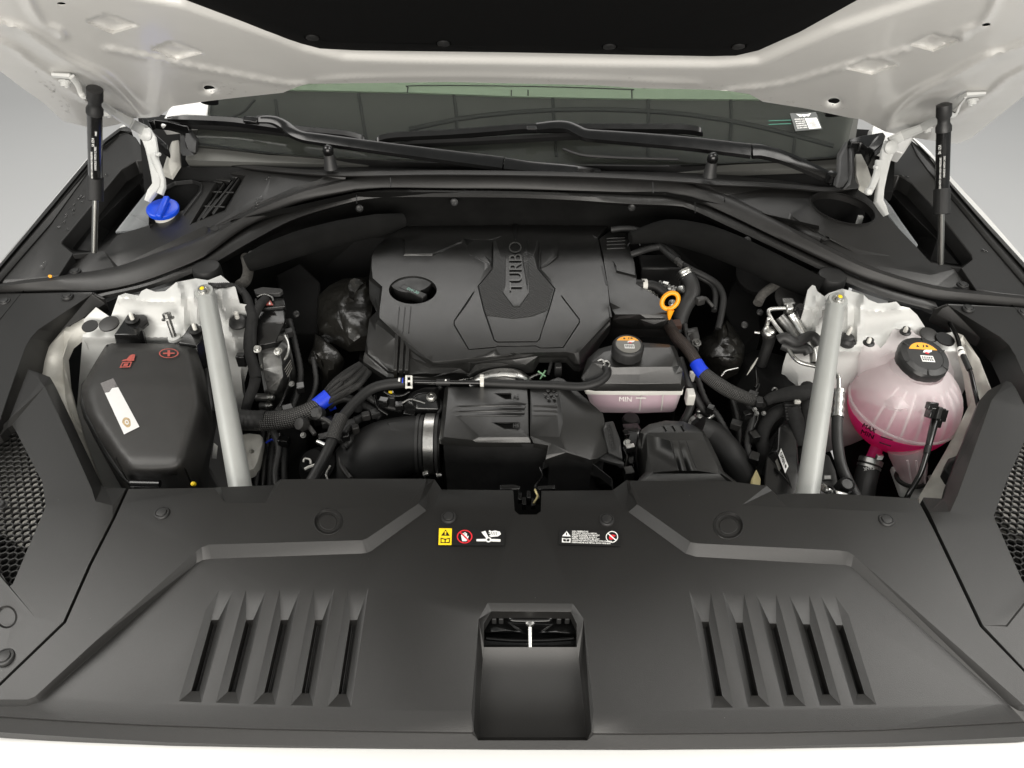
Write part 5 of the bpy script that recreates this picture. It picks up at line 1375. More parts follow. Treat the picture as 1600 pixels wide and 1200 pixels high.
pw = thing('wire', 'tan wire end poking up in the notch of the front cover', 'wire', at(838, 770, -.02))
M['tan'] = mat('tan_wire', (.42, .36, .18), .5)
tube('strand', M['tan'], [at(836, 765, -.015), at(838, 770, -.014), at(840, 776, -.02), at(834, 786, -.03)], .0016, pw, n=4, seg=8)
# intake elbow
ih = thing('intake_hose', 'thick black rubber intake elbow joining the airbox', 'hose', at(600, 720, -.1))
path = [at(690, 694, -.10), at(662, 694, -.10), at(630, 697, -.103), at(598, 706, -.11), at(572, 724, -.13), at(556, 752, -.165), at(550, 800, -.21)]
tube('elbow', M['rubber'], path, [.0455, .0485, .050, .052, .054, .054, .053], ih, n=10, seg=40)
for u, r in ((655, .0515), (661, .0500), (685, .0525)):
    a, b = at(u - 2.2, 694, -.10), at(u + 2.2, 694, -.10)
    tube('collar', M['coolhose'], [a, b], r, ih, n=2, seg=40)
cl = tube('clamp', M['band'], [at(666, 694, -.10), at(681, 694, -.10)], .0522, ih, n=2, seg=48)
relief('moulded_pad', M['rubber'], [(604, 660, 0), (640, 657, .0), (642, 676, 0), (610, 672, 0)], [], [], zfix(-.054), skirt=.004, parent=ih, bevel=.002)
bolt('clamp_screw', M['steel'], at(662, 741, -.12), .004, .008, (1, 0, .2), ih)
bolt('clamp_screw', M['steel'], at(683, 743, -.12), .004, .008, (1, 0, .2), ih)
# ================================================================ AIR DUCT right of the airbox
ad = thing('air_duct', 'rounded black air duct with three moulded slots beside the airbox', 'duct', at(1060, 720, -.05))
K = lambda x, y, d=0: (1000 + x / 5, 540 + y / 5, d)
relief('duct_top', M['cover'], [K(0, 678, -.004), K(20, 650, -.004), K(70, 615, -.004), K(200, 585, -.004), K(340, 592, -.004), K(430, 628, -.004), K(500, 672, -.006), K(540, 740, -.010), K(600, 860, -.012), K(655, 985, -.014), K(790, 1095, -.018), K(800, 1180, -.03), K(-100, 1180, -.03), K(-10, 1040, -.02), K(40, 990, -.018), K(10, 820, -.02)],
    [[K(30, 690, 0), K(60, 680, .0), K(486, 680, .0), K(505, 740, -.004), K(600, 930, -.008), K(640, 1000, -.010), K(770, 1095, -.015)], [K(50, 690, -.001), K(60, 850, -.006), K(100, 990, -.010), K(20, 1060, -.016)],
     [K(110, 1000, -.012), K(620, 1000, -.012)]] + sum([groove([K(a, 628)[:2], K(a + 26, 672)[:2]], 1.4, .003) for a in (180, 250, 318)], [])
    + sum([groove([K(a, 742)[:2], K(b, 975)[:2]], .9, .0012, -.004) for a, b in ((240, 300), (300, 360), (358, 442))], []), [], zfix(-.040), skirt=.05, parent=ad, bevel=.002, bang=12)
tube('duct_pipe', M['rubber'], [at(*K(450, 660)[:2], -.09), at(*K(560, 720)[:2], -.10), at(*K(690, 860)[:2], -.11), at(*K(770, 1000)[:2], -.13), at(*K(790, 1140)[:2], -.16)], [.026, .028, .028, .026, .026], ad, n=6, seg=24)
# ================================================================ BRAKE FLUID RESERVOIR
br = thing('brake_reservoir', 'brake fluid reservoir, pale pink tank under black lid', 'reservoir', at(990, 600, -.05))
relief('lid', M['cover'], [(913, 604, -.034), (908, 590, -.022), (918, 560, -.010), (935, 545, -.006), (960, 538, -.004), (1004, 535, -.004), (1045, 538, -.004), (1053, 541, -.006), (1058, 549, -.006), (1067, 578, -.012), (1071, 600, -.034), (1066, 607, -.036), (1000, 607, -.036), (930, 607, -.036)],
    [[(962, 574, -.003), (1000, 573, -.003), (1050, 573, -.003), (1062, 572, -.008)], [(956, 585, -.014), (1000, 585, -.014), (1055, 585, -.014), (1066, 584, -.014)], [(1048, 541, .0), (1054, 556, .0), (1060, 572, -.006)], [(926, 566, .0), (944, 550, .0), (975, 543, 0), (1044, 543, 0)],
     [(912, 596, -.024), (940, 599, -.026), (1000, 600, -.026), (1064, 599, -.026)]], [], zfix(.012), skirt=.006, parent=br, bevel=.002, bang=12)
relief('rim', M['natural'], [(913, 606, 0), (1000, 608, 0), (1068, 607, 0), (1067, 613, -.006), (1000, 614, -.006), (916, 612, -.006)], [], [], zfix(-.03), skirt=.006, parent=br, bevel=.001)
def tankloft(name, m, inset, z0, z1, h, mm):
    A0 = [(914, 604), (940, 570), (1000, 560), (1050, 566), (1066, 590), (1066, 606), (1000, 608), (930, 607)]
    P = [at(u, v, z0) for u, v in A0]
    c = sum(P, Vector()) / len(P)
    rows = []
    for t, sx in ((0, 1.0), (.25, .985), (.8, .90), (.95, .86), (1, .78)):
        rows.append([Vector((c.x + (p.x - c.x) * sx * inset + t * .006, c.y + (p.y - c.y) * sx * inset, z0 + (z1 - z0) * t)) for p in P])
    rows.append([c + Vector((0, 0, z1 - z0)) for p in P])
    return loft(name, m, rows, br, closed=True, smooth=60, bevel=.003)
tankloft('tank', M['tank'], 1.0, -.034, -.098, 0, 0)
tankloft('fluid', M['fluid2'], .955, -.042, -.0965, 0, 0)
f0, f1, f2 = at(967, 623, -.0455), at(986, 623.5, -.0455), at(967, 616, -.0385)
textmesh('level_mark', 'MIN', M['natural'], f0 + Vector((0, -.006, 0)), f1 + Vector((0, -.006, 0)), f2 + Vector((0, -.006, 0)), br, depth=.0012)
tube('level_line', M['natural'], [at(993, 619.5, -.04) + Vector((0, -.004, 0)), at(1009, 619.5, -.04) + Vector((0, -.004, 0))], .0011, br, n=1, seg=8)
for u in (1002, 1036): tube('tank_rib', M['natural'], [at(u, 616, -.042) + Vector((0, -.001, 0)), at(u - 3, 640, -.08) + Vector((0, -.002, 0))], .0012, br, n=2, seg=6)
box('side_lug', M['natural'], at(1078, 620, -.05), (.014, .02, .024), br, bevel=.002)
tube('outlet', M['natural'], [at(986, 650, -.09), at(987, 656, -.105)], .006, br, n=1)
cc = at(980, 549, .022)
axc = Vector((.02, -.06, 1)).normalized()
lathe('cap', M['black'], cc, [(.0235, -.008), (.0265, -.006), (.0268, .012), (.0255, .015), (.0235, .0165), (.022, .0155), (.0005, .0155)], axc, 60, br, rmod=lambda a, h: 1 - (.035 if (h < .012 and int(a / (2 * math.pi) * 30 + .01) % 5 == 0) else 0), smooth=30)
def cap_label(parent, c, ax, R, kinds):
    X = Vector((1, 0, 0)); X = (X - ax * X.dot(ax)).normalized(); Y = ax.cross(X)
    s = Sheet(c - X * R - Y * R, c + X * R - Y * R, c + X * R + Y * R, c - X * R + Y * R)
    circ = lambda a0, a1, n=20, r=.96: [(.5 + .5 * r * math.cos(math.radians(a0 + (a1 - a0) * k / n)), .5 + .5 * r * math.sin(math.radians(a0 + (a1 - a0) * k / n))) for k in range(n + 1)]
    if kinds == 'grey': s.poly('grey_label', M['sgrey2'], circ(0, 354, 30), .0002, parent)
    s.poly('orange_label', M['amber'], circ(28, 152), .0005, parent)
    s.poly('warning_triangle', M['ink'], [(.32, .80), (.42, .80), (.37, .90)], .0008, parent)
    s.poly('warning_mark', M['ink'], [(.52, .80), (.55, .80), (.58, .90), (.54, .88)], .0008, parent)
    s.poly('warning_mark', M['ink'], [(.62, .82), (.70, .82), (.68, .90), (.62, .88)], .0008, parent)
    s.poly('hand_symbol', M['paper'], [(.46, .62), (.60, .60), (.74, .66), (.78, .74), (.70, .72), (.60, .72), (.52, .70)], .0005, parent)
    s.poly('red_mark', M['red'], [(.52, .58), (.62, .56), (.64, .61), (.54, .63)], .0008, parent)
    s.poly('white_panel', M['paper'], [(.34, .28), (.72, .28), (.72, .50), (.34, .50)], .0005, parent)
    for k in range(5):
        a = .37 + .068 * k
        s.poly('panel_mark', M['ink'], [(a, .32), (a + .045, .32), (a + .045, .46), (a, .46)], .0008, parent)
        s.poly('panel_mark', M['paper'], [(a + .014, .36), (a + .03, .36), (a + .03, .42), (a + .014, .42)], .0011, parent)
M['sgrey2'] = mat('grey_label', (.16, .155, .14), .5)
cap_label(br, cc + axc * .0157, axc, .0215, 'grey')
# ================================================================ BATTERY COVER
bc = thing('battery_cover', 'black battery cover with red markings and white strip in left of bay', 'battery cover', at(225, 640, -.05))
bo = [(163, 543, -.014), (170, 538, -.010), (182, 536, -.008), (240, 537, -.008), (294, 539, -.008), (305, 544, -.012), (311, 560, -.018), (318, 605, -.022), (321, 632, -.026), (318, 645, -.028), (295, 722, -.036), (289, 735, -.040), (272, 743, -.042), (240, 745, -.042), (206, 744, -.042), (194, 738, -.040), (183, 718, -.036), (176, 710, -.034), (138, 652, -.028), (129, 622, -.024), (128, 606, -.022), (136, 588, -.018)]
def zlid(P):
    import numpy as np
    d = pdist(P, bo, 1.25, True)
    v = np.array([p[1] for p in P])
    u = np.array([p[0] for p in P])
    k = np.clip((u - 225) / 95, -1, 1)
    return -.020 * (1 - np.clip(d / 17, 0, 1)) ** 2 - .00012 * np.maximum(0, v - 600) - .010 * sstep((v - 712) / 36) - .004 * np.maximum(0, k - .55)
relief('lid', M['brown'], [(p[0], p[1]) for p in dense(spl(bo, 3, True), 7, True)], [], [], zfix(.012), skirt=.05, parent=bc, smooth=60, bevel=0, grid=6, zfun=zlid)
relief('base_flange', M['black'], [(160, 560, 0), (300, 545, .0), (325, 560, 0), (334, 636, -.01), (312, 722, -.02), (309, 738, -.022), (298, 752, -.024), (200, 756, -.024), (186, 744, -.022), (166, 716, -.018), (130, 652, -.01), (124, 628, -.006), (126, 600, -.002)],
    [[(321, 570, .003), (329, 636, -.007), (307, 720, -.017), (302, 738, -.019), (292, 747, -.021), (204, 750, -.021), (190, 740, -.019), (170, 712, -.015), (134, 652, -.007), (128, 626, -.003), (130, 602, .001)]], [], zfix(-.05), skirt=.08, parent=bc, bevel=.002)
tube('hinge_bar', M['gloss'], [at(205, 755, -.035), at(250, 756, -.035)], .0055, bc, n=2)
for u in (207, 258):
    yplate('hinge_ear', M['black'], [(u - 3, 752, -.05), (u + 3, 730, -.035), (u + 6, 735, -.036), (u + 8, 758, -.055)], .006, bc)
lathe('yellow_mark', M['yellow'], at(304, 757, -.04), [(.003, 0), (.004, .004), (.003, .008), (.001, .009)], (0, -.5, .8), 12, bc)
sB = lambda pts: Sheet(*[at(u, v, .0138) for u, v in pts])
s = sB([(246, 561), (282, 560), (281, 545), (247, 545)])
s.ring('plus_ring', M['redraised'], .5, .5, .44, .48, .13, .0012, bc)
s.poly('plus_sign', M['redraised'], [(.24, .44), (.44, .44), (.44, .20), (.56, .20), (.56, .44), (.76, .44), (.76, .56), (.56, .56), (.56, .80), (.44, .80), (.44, .56), (.24, .56)], .0012, bc)
s = sB([(186, 575), (207, 574), (213, 554), (194, 555)])
s.poly('hand_symbol', M['redraised'], [(0, .50), (.12, .60), (.36, .64), (.50, .90), (.72, 1.0), (.94, .96), (.97, .62), (.99, .50), (.7, .46), (.4, .52)], .0012, bc)
for fr_ in ([(.05, 0), (.82, 0), (.86, .42), (.10, .42), (.12, .36), (.78, .36), (.75, .07), (.14, .07), (.17, .36), (.10, .36)], [(.27, .12), (.60, .12), (.62, .30), (.30, .30)]):
    s.poly('manual_symbol', M['redraised'], fr_, .0010, bc)
st = thing('strip_sticker', 'glossy white strip sticker with brown round stain on battery cover', 'sticker', at(188, 635, .012))
PB = lambda u, v, h: at(u, v, .0128 + h - max(0, (v - 600)) * .00012)
s = Sheet(PB(194, 679, 0), PB(218, 667, 0), PB(177, 591, 0), PB(157, 599, 0))
M['strip'] = mat('glossy_white_strip', (.64, .64, .635), .18, coat=.4, var=.03, vscale=60)
s.poly('white_strip', M['strip'], [(0, 0), (1, 0), (1, .80), (.6, .83), (.3, .78), (0, .80)], .0006, st)
s.poly('clear_end', M['tape_clear'], [(0, .74), (1, .74), (1, 1), (0, 1)], .0003, st)
M['stain'] = mat('brown_stain', (.36, .27, .15), .5, var=.4, vscale=250)
s.poly('stain', M['stain'], [(.45 + .24 * math.cos(a) * (1 + .12 * math.sin(3 * a)), .16 + .09 * math.sin(a)) for a in [k * math.pi / 9 for k in range(18)]], .0009, st)
s.ring('stain_core', M['strip'], .46, .16, .12, .045, .5, .0012, st, 14)
st = thing('tag_sticker', 'tiny white tag with grey square on battery side by the left brace', 'sticker', at(335, 705, -.07))
s = Sheet(at(331, 716, -.09), at(338, 717, -.09), at(340, 697, -.06), at(334, 692, -.06))
s.poly('tag', M['paper'], [(0, 0), (1, 0), (1, 1), (0, 1)], .0, st)
s.poly('tag_square', M['grey'], [(.25, .3), (.8, .3), (.8, .62), (.25, .62)], .0004, st)
relief('side_box', M['black'], [(312, 560, 0), (345, 560, .0), (366, 700, -.04), (364, 800, -.08), (300, 800, -.08), (318, 720, -.03), (330, 640, -.01)], [], [], zfix(-.07), skirt=.12, parent=bc, bevel=.003)
for k in range(5): box('side_rib', M['black'], at(323 + k * 2.5, 575 + k * 17, -.066), (.016, .004, .01), bc, bevel=.001)
# brackets and studs behind it
for (top, fr2, stud, lab) in (([(197, 494, .0), (203, 491, .0), (224, 491, 0), (229, 494, 0), (232, 503, -.004), (221, 512, -.006), (213, 523, -.006), (178, 523, -.006)], [(178, 523, .0), (213, 523, .0), (222, 514, .0), (227, 540, -.03), (216, 542, -.04), (182, 541, -.04)], (207, 497), 'black bent metal bracket with stud, left of the loose bolt'),
        ([(294, 511, 0), (299, 508, 0), (314, 509, 0), (317, 513, 0), (318, 526, -.006), (306, 540, -.014), (278, 536, -.012)], [(306, 540, -.010), (318, 526, -.004), (324, 570, -.05), (312, 575, -.05)], (305, 513), 'black bent metal bracket with stud, beside the left brace bar')):
    t = thing('bracket', lab, 'bracket', at(*stud, .015), 'black brackets behind the battery cover')
    relief('bracket_plate', M['gloss'], top, [], [], zfix(.014), skirt=.006, parent=t, bevel=.002, seg=3)
    yplate('bracket_leg', M['gloss'], [(u, v, .013 + z) for u, v, z in fr2], .006, t)
    lathe('washer', M['black'], at(stud[0], stud[1] + 3, .014), [(.012, 0), (.012, .002), (.008, .003), (.0075, .009), (.004, .010)], (0, 0, 1), 16, t)
    lathe('stud', M['natural'], at(stud[0], stud[1] + 1.5, .022), [(.0035, 0), (.0035, .010), (.002, .013)], (0, 0, 1), 12, t)
t = thing('loose_bolt', 'long zinc flange bolt standing up on the white left tower', 'bolt', at(272, 527, -.01))
b0, b1 = at(272, 526, -.008), at(263, 499, .022)
axb = (b1 - b0).normalized()
tube('shank', M['dalu'], [b0, b1], .0046, t, n=14, ridges=(2, .06))
bolt('head', M['dalu'], b1, .0075, .012, axb, t)
lathe('seat_boss', M['primer'], b0 - axb * .001, [(.012, -.004), (.011, .001), (.006, .002)], (0, 0, 1), 20, t)
lathe('tower_plug', M['brown'], at(171, 507, .008), [(.0175, 0), (.0175, .003), (.015, .004), (.0005, .004)], (0, -.2, 1), 24, body)
lathe('tower_slot', M['ink'], at(141, 510, .006), [(.014, 0), (.014, .002), (.0005, .002)], (0, -.2, 1), 20, body)
# ================================================================ BRACE BARS
def brace(a, b, label, bolt_at):
    t = thing('brace_bar', label, 'brace', at(*b), 'grey strut brace bars')
    A, B = at(*a), at(*b)
    d = (B - A).normalized()
    tube('tube', M['bar'], [A - d * .004, A + d * .03, A + (B - A) * .3, A + (B - A) * .6, B], [.0156, .0162, .0164, .0166, .0168], t, n=4, seg=40)
    upn = (Vector((0, -.35, 1)) - d * Vector((0, -.35, 1)).dot(d)).normalized()
    lathe('end_pad', M['bar'], A + upn * .006 - d * .004, [(.0162, -.012), (.0168, .004), (.0156, .0075), (.0005, .0075)], upn, 32, t)
    bolt('bolt', M['steel'], A + upn * .0135 - d * .003, .0072, .009, upn, t)
    lathe('yellow_mark', M['yellow'], A + upn * .0225 - d * .003, [(.004, 0), (.003, .0008), (.0005, .0008)], upn, 8, t)
    return t
brace((323, 465, .062), (378, 775, -.035), 'left light grey tubular brace bar beside the battery cover', None)
brace((1305, 478, .062), (1259, 790, -.035), 'right light grey tubular brace bar beside the coolant tank', None)
# ================================================================ COOLANT TANK
ct = thing('coolant_tank', 'round milky coolant tank with pink coolant and black cap', 'tank', at(1412, 690, -.15))
TC = at(1412, 632, -.085)
TR = .0915
def sph(zlo, zhi, R, sq=.96, n=40, rows_=22, lobes=0.0):
    out = []
    a0 = math.asin(max(-1, zlo / (R * sq)))
    a1 = math.asin(min(1, zhi / (R * sq)))
    for i in range(rows_ + 1):
        a = a0 + (a1 - a0) * i / rows_
        r = R * math.cos(a)
        out.append([TC + Vector((r * math.cos(t), r * math.sin(t), R * sq * math.sin(a))) for t in [2 * math.pi * k / n for k in range(n)]])
    return out
o = loft('shell', M['tank'], sph(-.0878, .0800, TR), ct, closed=True, smooth=80)
# coolant filling the lower part
rows = sph(-.0876, -.010, TR * 1.0025)
rows.append([TC + Vector(((p.x - TC.x) * .985, (p.y - TC.y) * .985, -.0103)) for p in rows[-1]])
rows.append([TC + Vector((0, 0, -.0105)) for p in rows[-1]])
loft('coolant', M['fluid'], rows, ct, closed=True, smooth=50)
tube('seam', M['tank'], [TC + Vector((TR * 1.005 * math.cos(t), TR * 1.005 * math.sin(t), -.004 - .008 * math.cos(t))) for t in [2 * math.pi * k / 60 for k in range(61)]], .0026, ct, raw=True, seg=8)
for k in range(9):                    # inner stiffening ribs
    t = math.radians(-150 + 15 * k)
    tube('inner_rib', M['tank'], [TC + Vector((TR * .975 * math.cos(a) * math.cos(t + .1), TR * .975 * math.cos(a) * math.sin(t + .1), TR * .94 * math.sin(a))) for a in [math.radians(-28 + 9 * j) for j in range(10)]], .0022, ct, raw=True, seg=6)
relief('mount_ear', M['tank'], [(1342, 560, -.03), (1346, 545, -.01), (1352, 532, .0), (1366, 532, .0), (1376, 545, -.005), (1388, 530, .0), (1396, 514, .008), (1420, 512, .008), (1430, 522, .004), (1450, 530, 0), (1478, 548, -.02), (1490, 580, -.05), (1494, 640, -.09), (1400, 640, -.03), (1340, 620, -.08)], [[(1372, 560, -.012), (1395, 548, -.006), (1420, 540, 0)]], [], zfix(.0), skirt=.004, parent=ct, smooth=70, bevel=0, grid=12)
for (u, v) in ((1414, 520), (1357, 537)):
    lathe('ear_nut', M['black'], at(u, v, .010), [(.0095, 0), (.010, .002), (.007, .004), (.0065, .010), (.003, .011)], (0, 0, 1), 16, ct)
    lathe('ear_stud', M['natural'], at(u, v - 2, .020), [(.0035, 0), (.0035, .007), (.002, .010)], (0, 0, 1), 10, ct)
axk = Vector((.10, -.22, 1)).normalized()
kc = at(1437, 566, .012)
lathe('neck', M['tank'], kc - axk * .03, [(.040, -.012), (.036, .01), (.036, .026)], axk, 36, ct)
lathe('cap', M['black'], kc, [(.036, -.004), (.0415, -.002), (.0425, .004), (.0425, .012), (.040, .0165), (.030, .0185), (.0295, .0178), (.0005, .0178)], axk, 48, ct, rmod=lambda a, h: 1 + .018 * (1 if math.cos(a * 6) > 0 else -1) * (1 if h < .0165 else 0), smooth=28)
for k in range(6):
    a = k * math.pi / 3 + .35
    X = Vector((1, 0, 0)); X = (X - axk * X.dot(axk)).normalized(); Y = axk.cross(X)
    d = X * math.cos(a) + Y * math.sin(a)
    box('cap_ridge', M['black'], kc + d * .0345 + axk * .0172, (.012, .0022, .004), ct, (d, axk.cross(d), axk), bevel=.0006)
cap_label(ct, kc + axk * .0180, axk, .029, 'none')
# level marks: black print on the shell
def on_tank(u, v, h=.0014):
    r = ray(u, v).normalized()
    k = 1 / .96
    o_ = CAMP - TC
    a = r.x ** 2 + r.y ** 2 + (r.z * k) ** 2
    b = 2 * (o_.x * r.x + o_.y * r.y + o_.z * r.z * k * k)
    c = o_.x ** 2 + o_.y ** 2 + (o_.z * k) ** 2 - (TR + h) ** 2
    dd = b * b - 4 * a * c
    if dd < 0: return CAMP + r * (-b / (2 * a))
    return CAMP + r * ((-b - math.sqrt(dd)) / (2 * a))
for txt, p0, p1, pu in (('MAX', (1347, 667), (1367, 677), (1350, 661)), ('MIN', (1345, 677), (1364, 686), (1347, 671))):
    textmesh('level_mark', txt, M['ink'], on_tank(*p0), on_tank(*p1), on_tank(*pu), ct, depth=.0005)
for (a, b) in (((1376, 682), (1395, 688)), ((1374, 691), (1392, 697))):
    tube('level_line', M['ink'], [on_tank(a[0] + (b[0] - a[0]) * t, a[1] + (b[1] - a[1]) * t, .0008) for t in (0, .5, 1)], .0009, ct, n=3, seg=6)
# lower cone in its white cup
k0, k1 = at(1418, 708, -.13), at(1430, 752, -.175)
dk = (k1 - k0)
tube('lower_cone', M['tank'], [k0 - dk * .2, k0, k0 + dk * .5, k0 + dk * .85, k1], [.030, .030, .026, .020, .010], ct, n=5, seg=28)
for s_ in (-.5, 0, .5):
    tube('cone_rib', M['tank'], [k0 + Vector((s_ * .03, -.028, .012)), k0 + dk * .7 + Vector((s_ * .022, -.024, .0))], .0018, ct, n=3, seg=6)
cup = thing('tank_cup', 'white metal cup with black rubber ring under the coolant tank', 'bracket', at(1425, 750, -.19))
relief('cup_plate', M['primer'], [(1393, 728, 0), (1402, 729, .0), (1410, 742, 0), (1430, 752, 0), (1445, 745, 0), (1456, 740, 0), (1440, 775, -.02), (1408, 770, -.02)], [], [], zfix(-.17), skirt=.01, parent=cup, bevel=.002)
tube('rubber_ring', M['rubber'], [at(1424, 747, -.165) + Vector((.025 * math.cos(a), .02 * math.sin(a), 0)) for a in [2 * math.pi * k / 30 for k in range(31)]], .004, cup, raw=True, seg=10)
th = thing('tank_hose', 'thick black hose clamped to the bottom of the coolant tank', 'hose', at(1350, 770, -.2))
hp_ = [at(1368, 704, -.15), at(1362, 716, -.16), at(1356, 735, -.175), at(1349, 765, -.195), at(1344, 800, -.22)]
tube('neck', M['fluid'], [at(1372, 696, -.14), at(1363, 716, -.16)], .011, th, n=2, seg=20)
tube('hose', M['coolhose'], hp_[1:], [.0185, .0195, .020, .020], th, n=6, seg=28)
a_ = (hp_[2] - hp_[1]).normalized()
tube('clamp', M['alu'], [hp_[1] + a_ * .002, hp_[1] + a_ * .010], .0205, th, n=1, seg=30)
tube('clamp', M['alu'], [hp_[1] + a_ * .014, hp_[1] + a_ * .018], .0202, th, n=1, seg=30)
box('clamp_ear', M['alu'], at(1374, 714, -.135), (.012, .006, .010), th, bevel=.001)
c_ = at(1357, 729, -.150)
nn = (CAMP - c_).normalized()
X = Vector((-1, 0, -.25)); X = (X - nn * X.dot(nn)).normalized(); Yy = nn.cross(X)
textmesh('hose_print', 'TANK', M['paper'], c_ - X * .009 + nn * .006, c_ + X * .009 + nn * .006, c_ - X * .009 + Yy * .006 + nn * .006, th, depth=.0004)
# level sensor lead in front of the tank
sl = thing('sensor_lead', 'black sensor plug and lead in front of the coolant tank', 'cable', at(1440, 735, -.05))
pc = at(1461, 645, -.02)
ax3 = ((1, .1, -.15), (0.1, .5, .8), (0, -.8, .5))
def bx3(c, sz, m=M['gloss'], nm='plug_block'): return box(nm, m, c, sz, sl, (Vector((1, .1, -.2)), Vector((.2, .55, .8)), Vector((0, -.8, .55))), bevel=.0015)
bx3(pc, (.028, .018, .018)); bx3(pc + Vector((-.008, .004, .012)), (.018, .012, .012)); bx3(pc + Vector((.012, -.002, -.004)), (.012, .020, .014)); bx3(pc + Vector((.004, -.008, -.014)), (.014, .016, .014)); bx3(pc + Vector((.0, -.006, .006)), (.008, .02, .012), M['black'])
tube('lead', M['gloss'], [at(1462, 653, -.03), at(1457, 672, -.035), at(1452, 692, -.04), at(1446, 715, -.05), at(1437, 742, -.06), at(1420, 772, -.08), at(1412, 790, -.1)], [.0065, .006, .0048, .0042, .0042, .0042], sl, n=6, seg=14)
tube('lead_tape', M['rubber'], [at(1450.5, 697, -.041), at(1447.5, 709, -.047)], .0052, sl, n=1)
wl2 = thing('wing_cable', 'thin black cable with two white bands along the right inner wing', 'cable', at(1514, 572, -.0))
wp = [(1484, 505, .0), (1496, 528, .01), (1501, 548, .01), (1508, 562, .005), (1516, 580, 0), (1522, 605, -.01), (1529, 636, -.03)]
hose('lead', M['wiper'], wp, .0036, wl2, n=6, seg=12)
for a, b in (((1500, 545, .0105), (1500.7, 547.5, .0105)), ((1502, 551, .010), (1502.9, 553.5, .010))):
    tube('white_band', M['paper'], [at(*a), at(*b)], .0056, wl2, n=1, seg=14)
tube('sheath', M['rubber'], [at(1505, 556, .008), at(1515, 578, .001)], .0048, wl2, n=2)
relief('wing_clip', M['black'], [(1476, 732, 0), (1482, 716, 0), (1498, 710, 0), (1496, 745, -.01), (1484, 745, -.01)], [[(1484, 722, .004), (1492, 720, .004)]], [], zfix(-.07), skirt=.02, parent=wl2, bevel=.002)
# dark pocket below and behind the tank
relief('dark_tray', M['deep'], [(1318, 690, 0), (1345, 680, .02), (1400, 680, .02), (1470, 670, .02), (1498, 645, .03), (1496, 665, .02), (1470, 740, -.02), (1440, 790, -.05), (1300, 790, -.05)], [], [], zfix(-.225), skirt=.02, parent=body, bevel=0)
# ================================================================ A/C PIPES AND FITTINGS (right)
L6 = lambda x, y, z: (1180 + x / 6.667, 420 + y / 6.667, z)
ap = thing('ac_pipes', 'bent silver air conditioning pipes beside the right brace bar', 'pipes', at(1235, 530, .0))
hose('thin_pipe', M['alu'], [L6(310, 412, .03), L6(230, 415, .03), L6(170, 420, .03), L6(138, 440, .028), L6(150, 490, .024), L6(215, 590, .014), L6(290, 690, .006), L6(345, 830, -.004), L6(385, 900, -.008), L6(430, 950, -.010), L6(500, 985, -.012), L6(640, 1018, -.012)], .0036, ap, n=6, seg=14)
hose('thick_pipe', M['dalu'], [L6(255, 500, .022), L6(330, 590, .012), L6(420, 720, .0), L6(520, 860, -.012)], .0095, ap, n=4, seg=18)
hose('pipe', M['alu'], [L6(370, 470, .028), L6(420, 550, .018), L6(500, 680, .006), L6(560, 780, -.004), L6(605, 870, -.012), L6(615, 990, -.02)], .0075, ap, n=5, seg=16)
box('manifold', M['dalu'], at(*L6(340, 360, .030)), (.022, .018, .014), ap, bevel=.003)
box('manifold', M['alu'], at(*L6(350, 430, .026)), (.014, .016, .02), ap, bevel=.003)
lathe('service_cap', M['gloss'], at(*L6(455, 470, .024)), [(.0105, -.004), (.0125, 0), (.0105, .003), (.0095, .014), (.008, .018), (.0005, .018)], (0, -.1, 1), 24, ap)
M['copper'] = mat('copper_fitting', (.42, .30, .22), .4, metal=1, var=.15)
tube('copper_fitting', M['copper'], [at(*L6(448, 505, .018)), at(*L6(452, 555, .010))], .0072, ap, n=1, seg=16)
tube('fitting_collar', M['alu'], [at(*L6(452, 550, .011)), at(*L6(456, 575, .007))], .0085, ap, n=1, seg=16)
sv = at(*L6(143, 660, .0))
lathe('service_valve', M['alu'], sv, [(.0105, -.008), (.0125, -.004), (.0125, .003), (.010, .006), (.007, .008)], (.05, -.2, 1), 22, ap)
box('valve_tab', M['alu'], at(*L6(130, 560, .014)), (.008, .006, .022), ap, bevel=.002)
hose('valve_hose', M['rubber'], [L6(145, 690, -.006), L6(140, 760, -.02), L6(110, 860, -.04), L6(60, 1000, -.07)], [.0125, .0105, .010, .010], ap, n=5, seg=18)
hose('rubber_saddle', M['coolhose'], [L6(250, 740, .006), L6(300, 715, .012), L6(360, 740, .010), L6(430, 770, .006), L6(500, 730, .010), L6(580, 700, .012), L6(640, 740, .008), L6(670, 790, .002)], .0092, ap, n=6, seg=16)
hose('rubber_saddle', M['coolhose'], [L6(280, 790, -.004), L6(400, 830, -.006), L6(520, 830, -.006), L6(560, 880, -.012)], .0095, ap, n=5, seg=14)
lathe('grommet_plate', M['brown'], at(*L6(400, 300, .012)), [(.034, 0), (.034, .003), (.030, .005), (.0005, .005)], (-.1, -.35, .9), 30, ap)
t = thing('stud', 'short bright stud on the firewall left of the silver valve', 'stud', at(1183, 520, -.03))
tube('pin', M['alu'], [at(1179, 519, -.03), at(1187, 520.5, -.03)], .0028, t, n=1)
fs = thing('felt_sleeve', 'grey felt covered hose arching behind the silver pipes', 'hose', at(1210, 445, .0))
hose('sleeve', M['felt2'], [(1184, 474, .01), (1192, 460, .016), (1210, 447, .02), (1232, 440, .022), (1252, 436, .02), (1272, 428, .014)], .0088, fs, n=6, seg=16)
t = thing('tower_cap', 'black plug on white tower between right brace bar and tank', 'cap', at(1322, 533, -.0))
lathe('plug', M['black'], at(1322, 535, -.012), [(.014, -.004), (.015, 0), (.0145, .006), (.011, .009), (.010, .014), (.006, .016)], (0, -.1, 1), 24, t)
lathe('stud', M['natural'], at(1325, 522, .004), [(.0035, 0), (.0035, .012), (.002, .016)], (.1, 0, 1), 12, t)
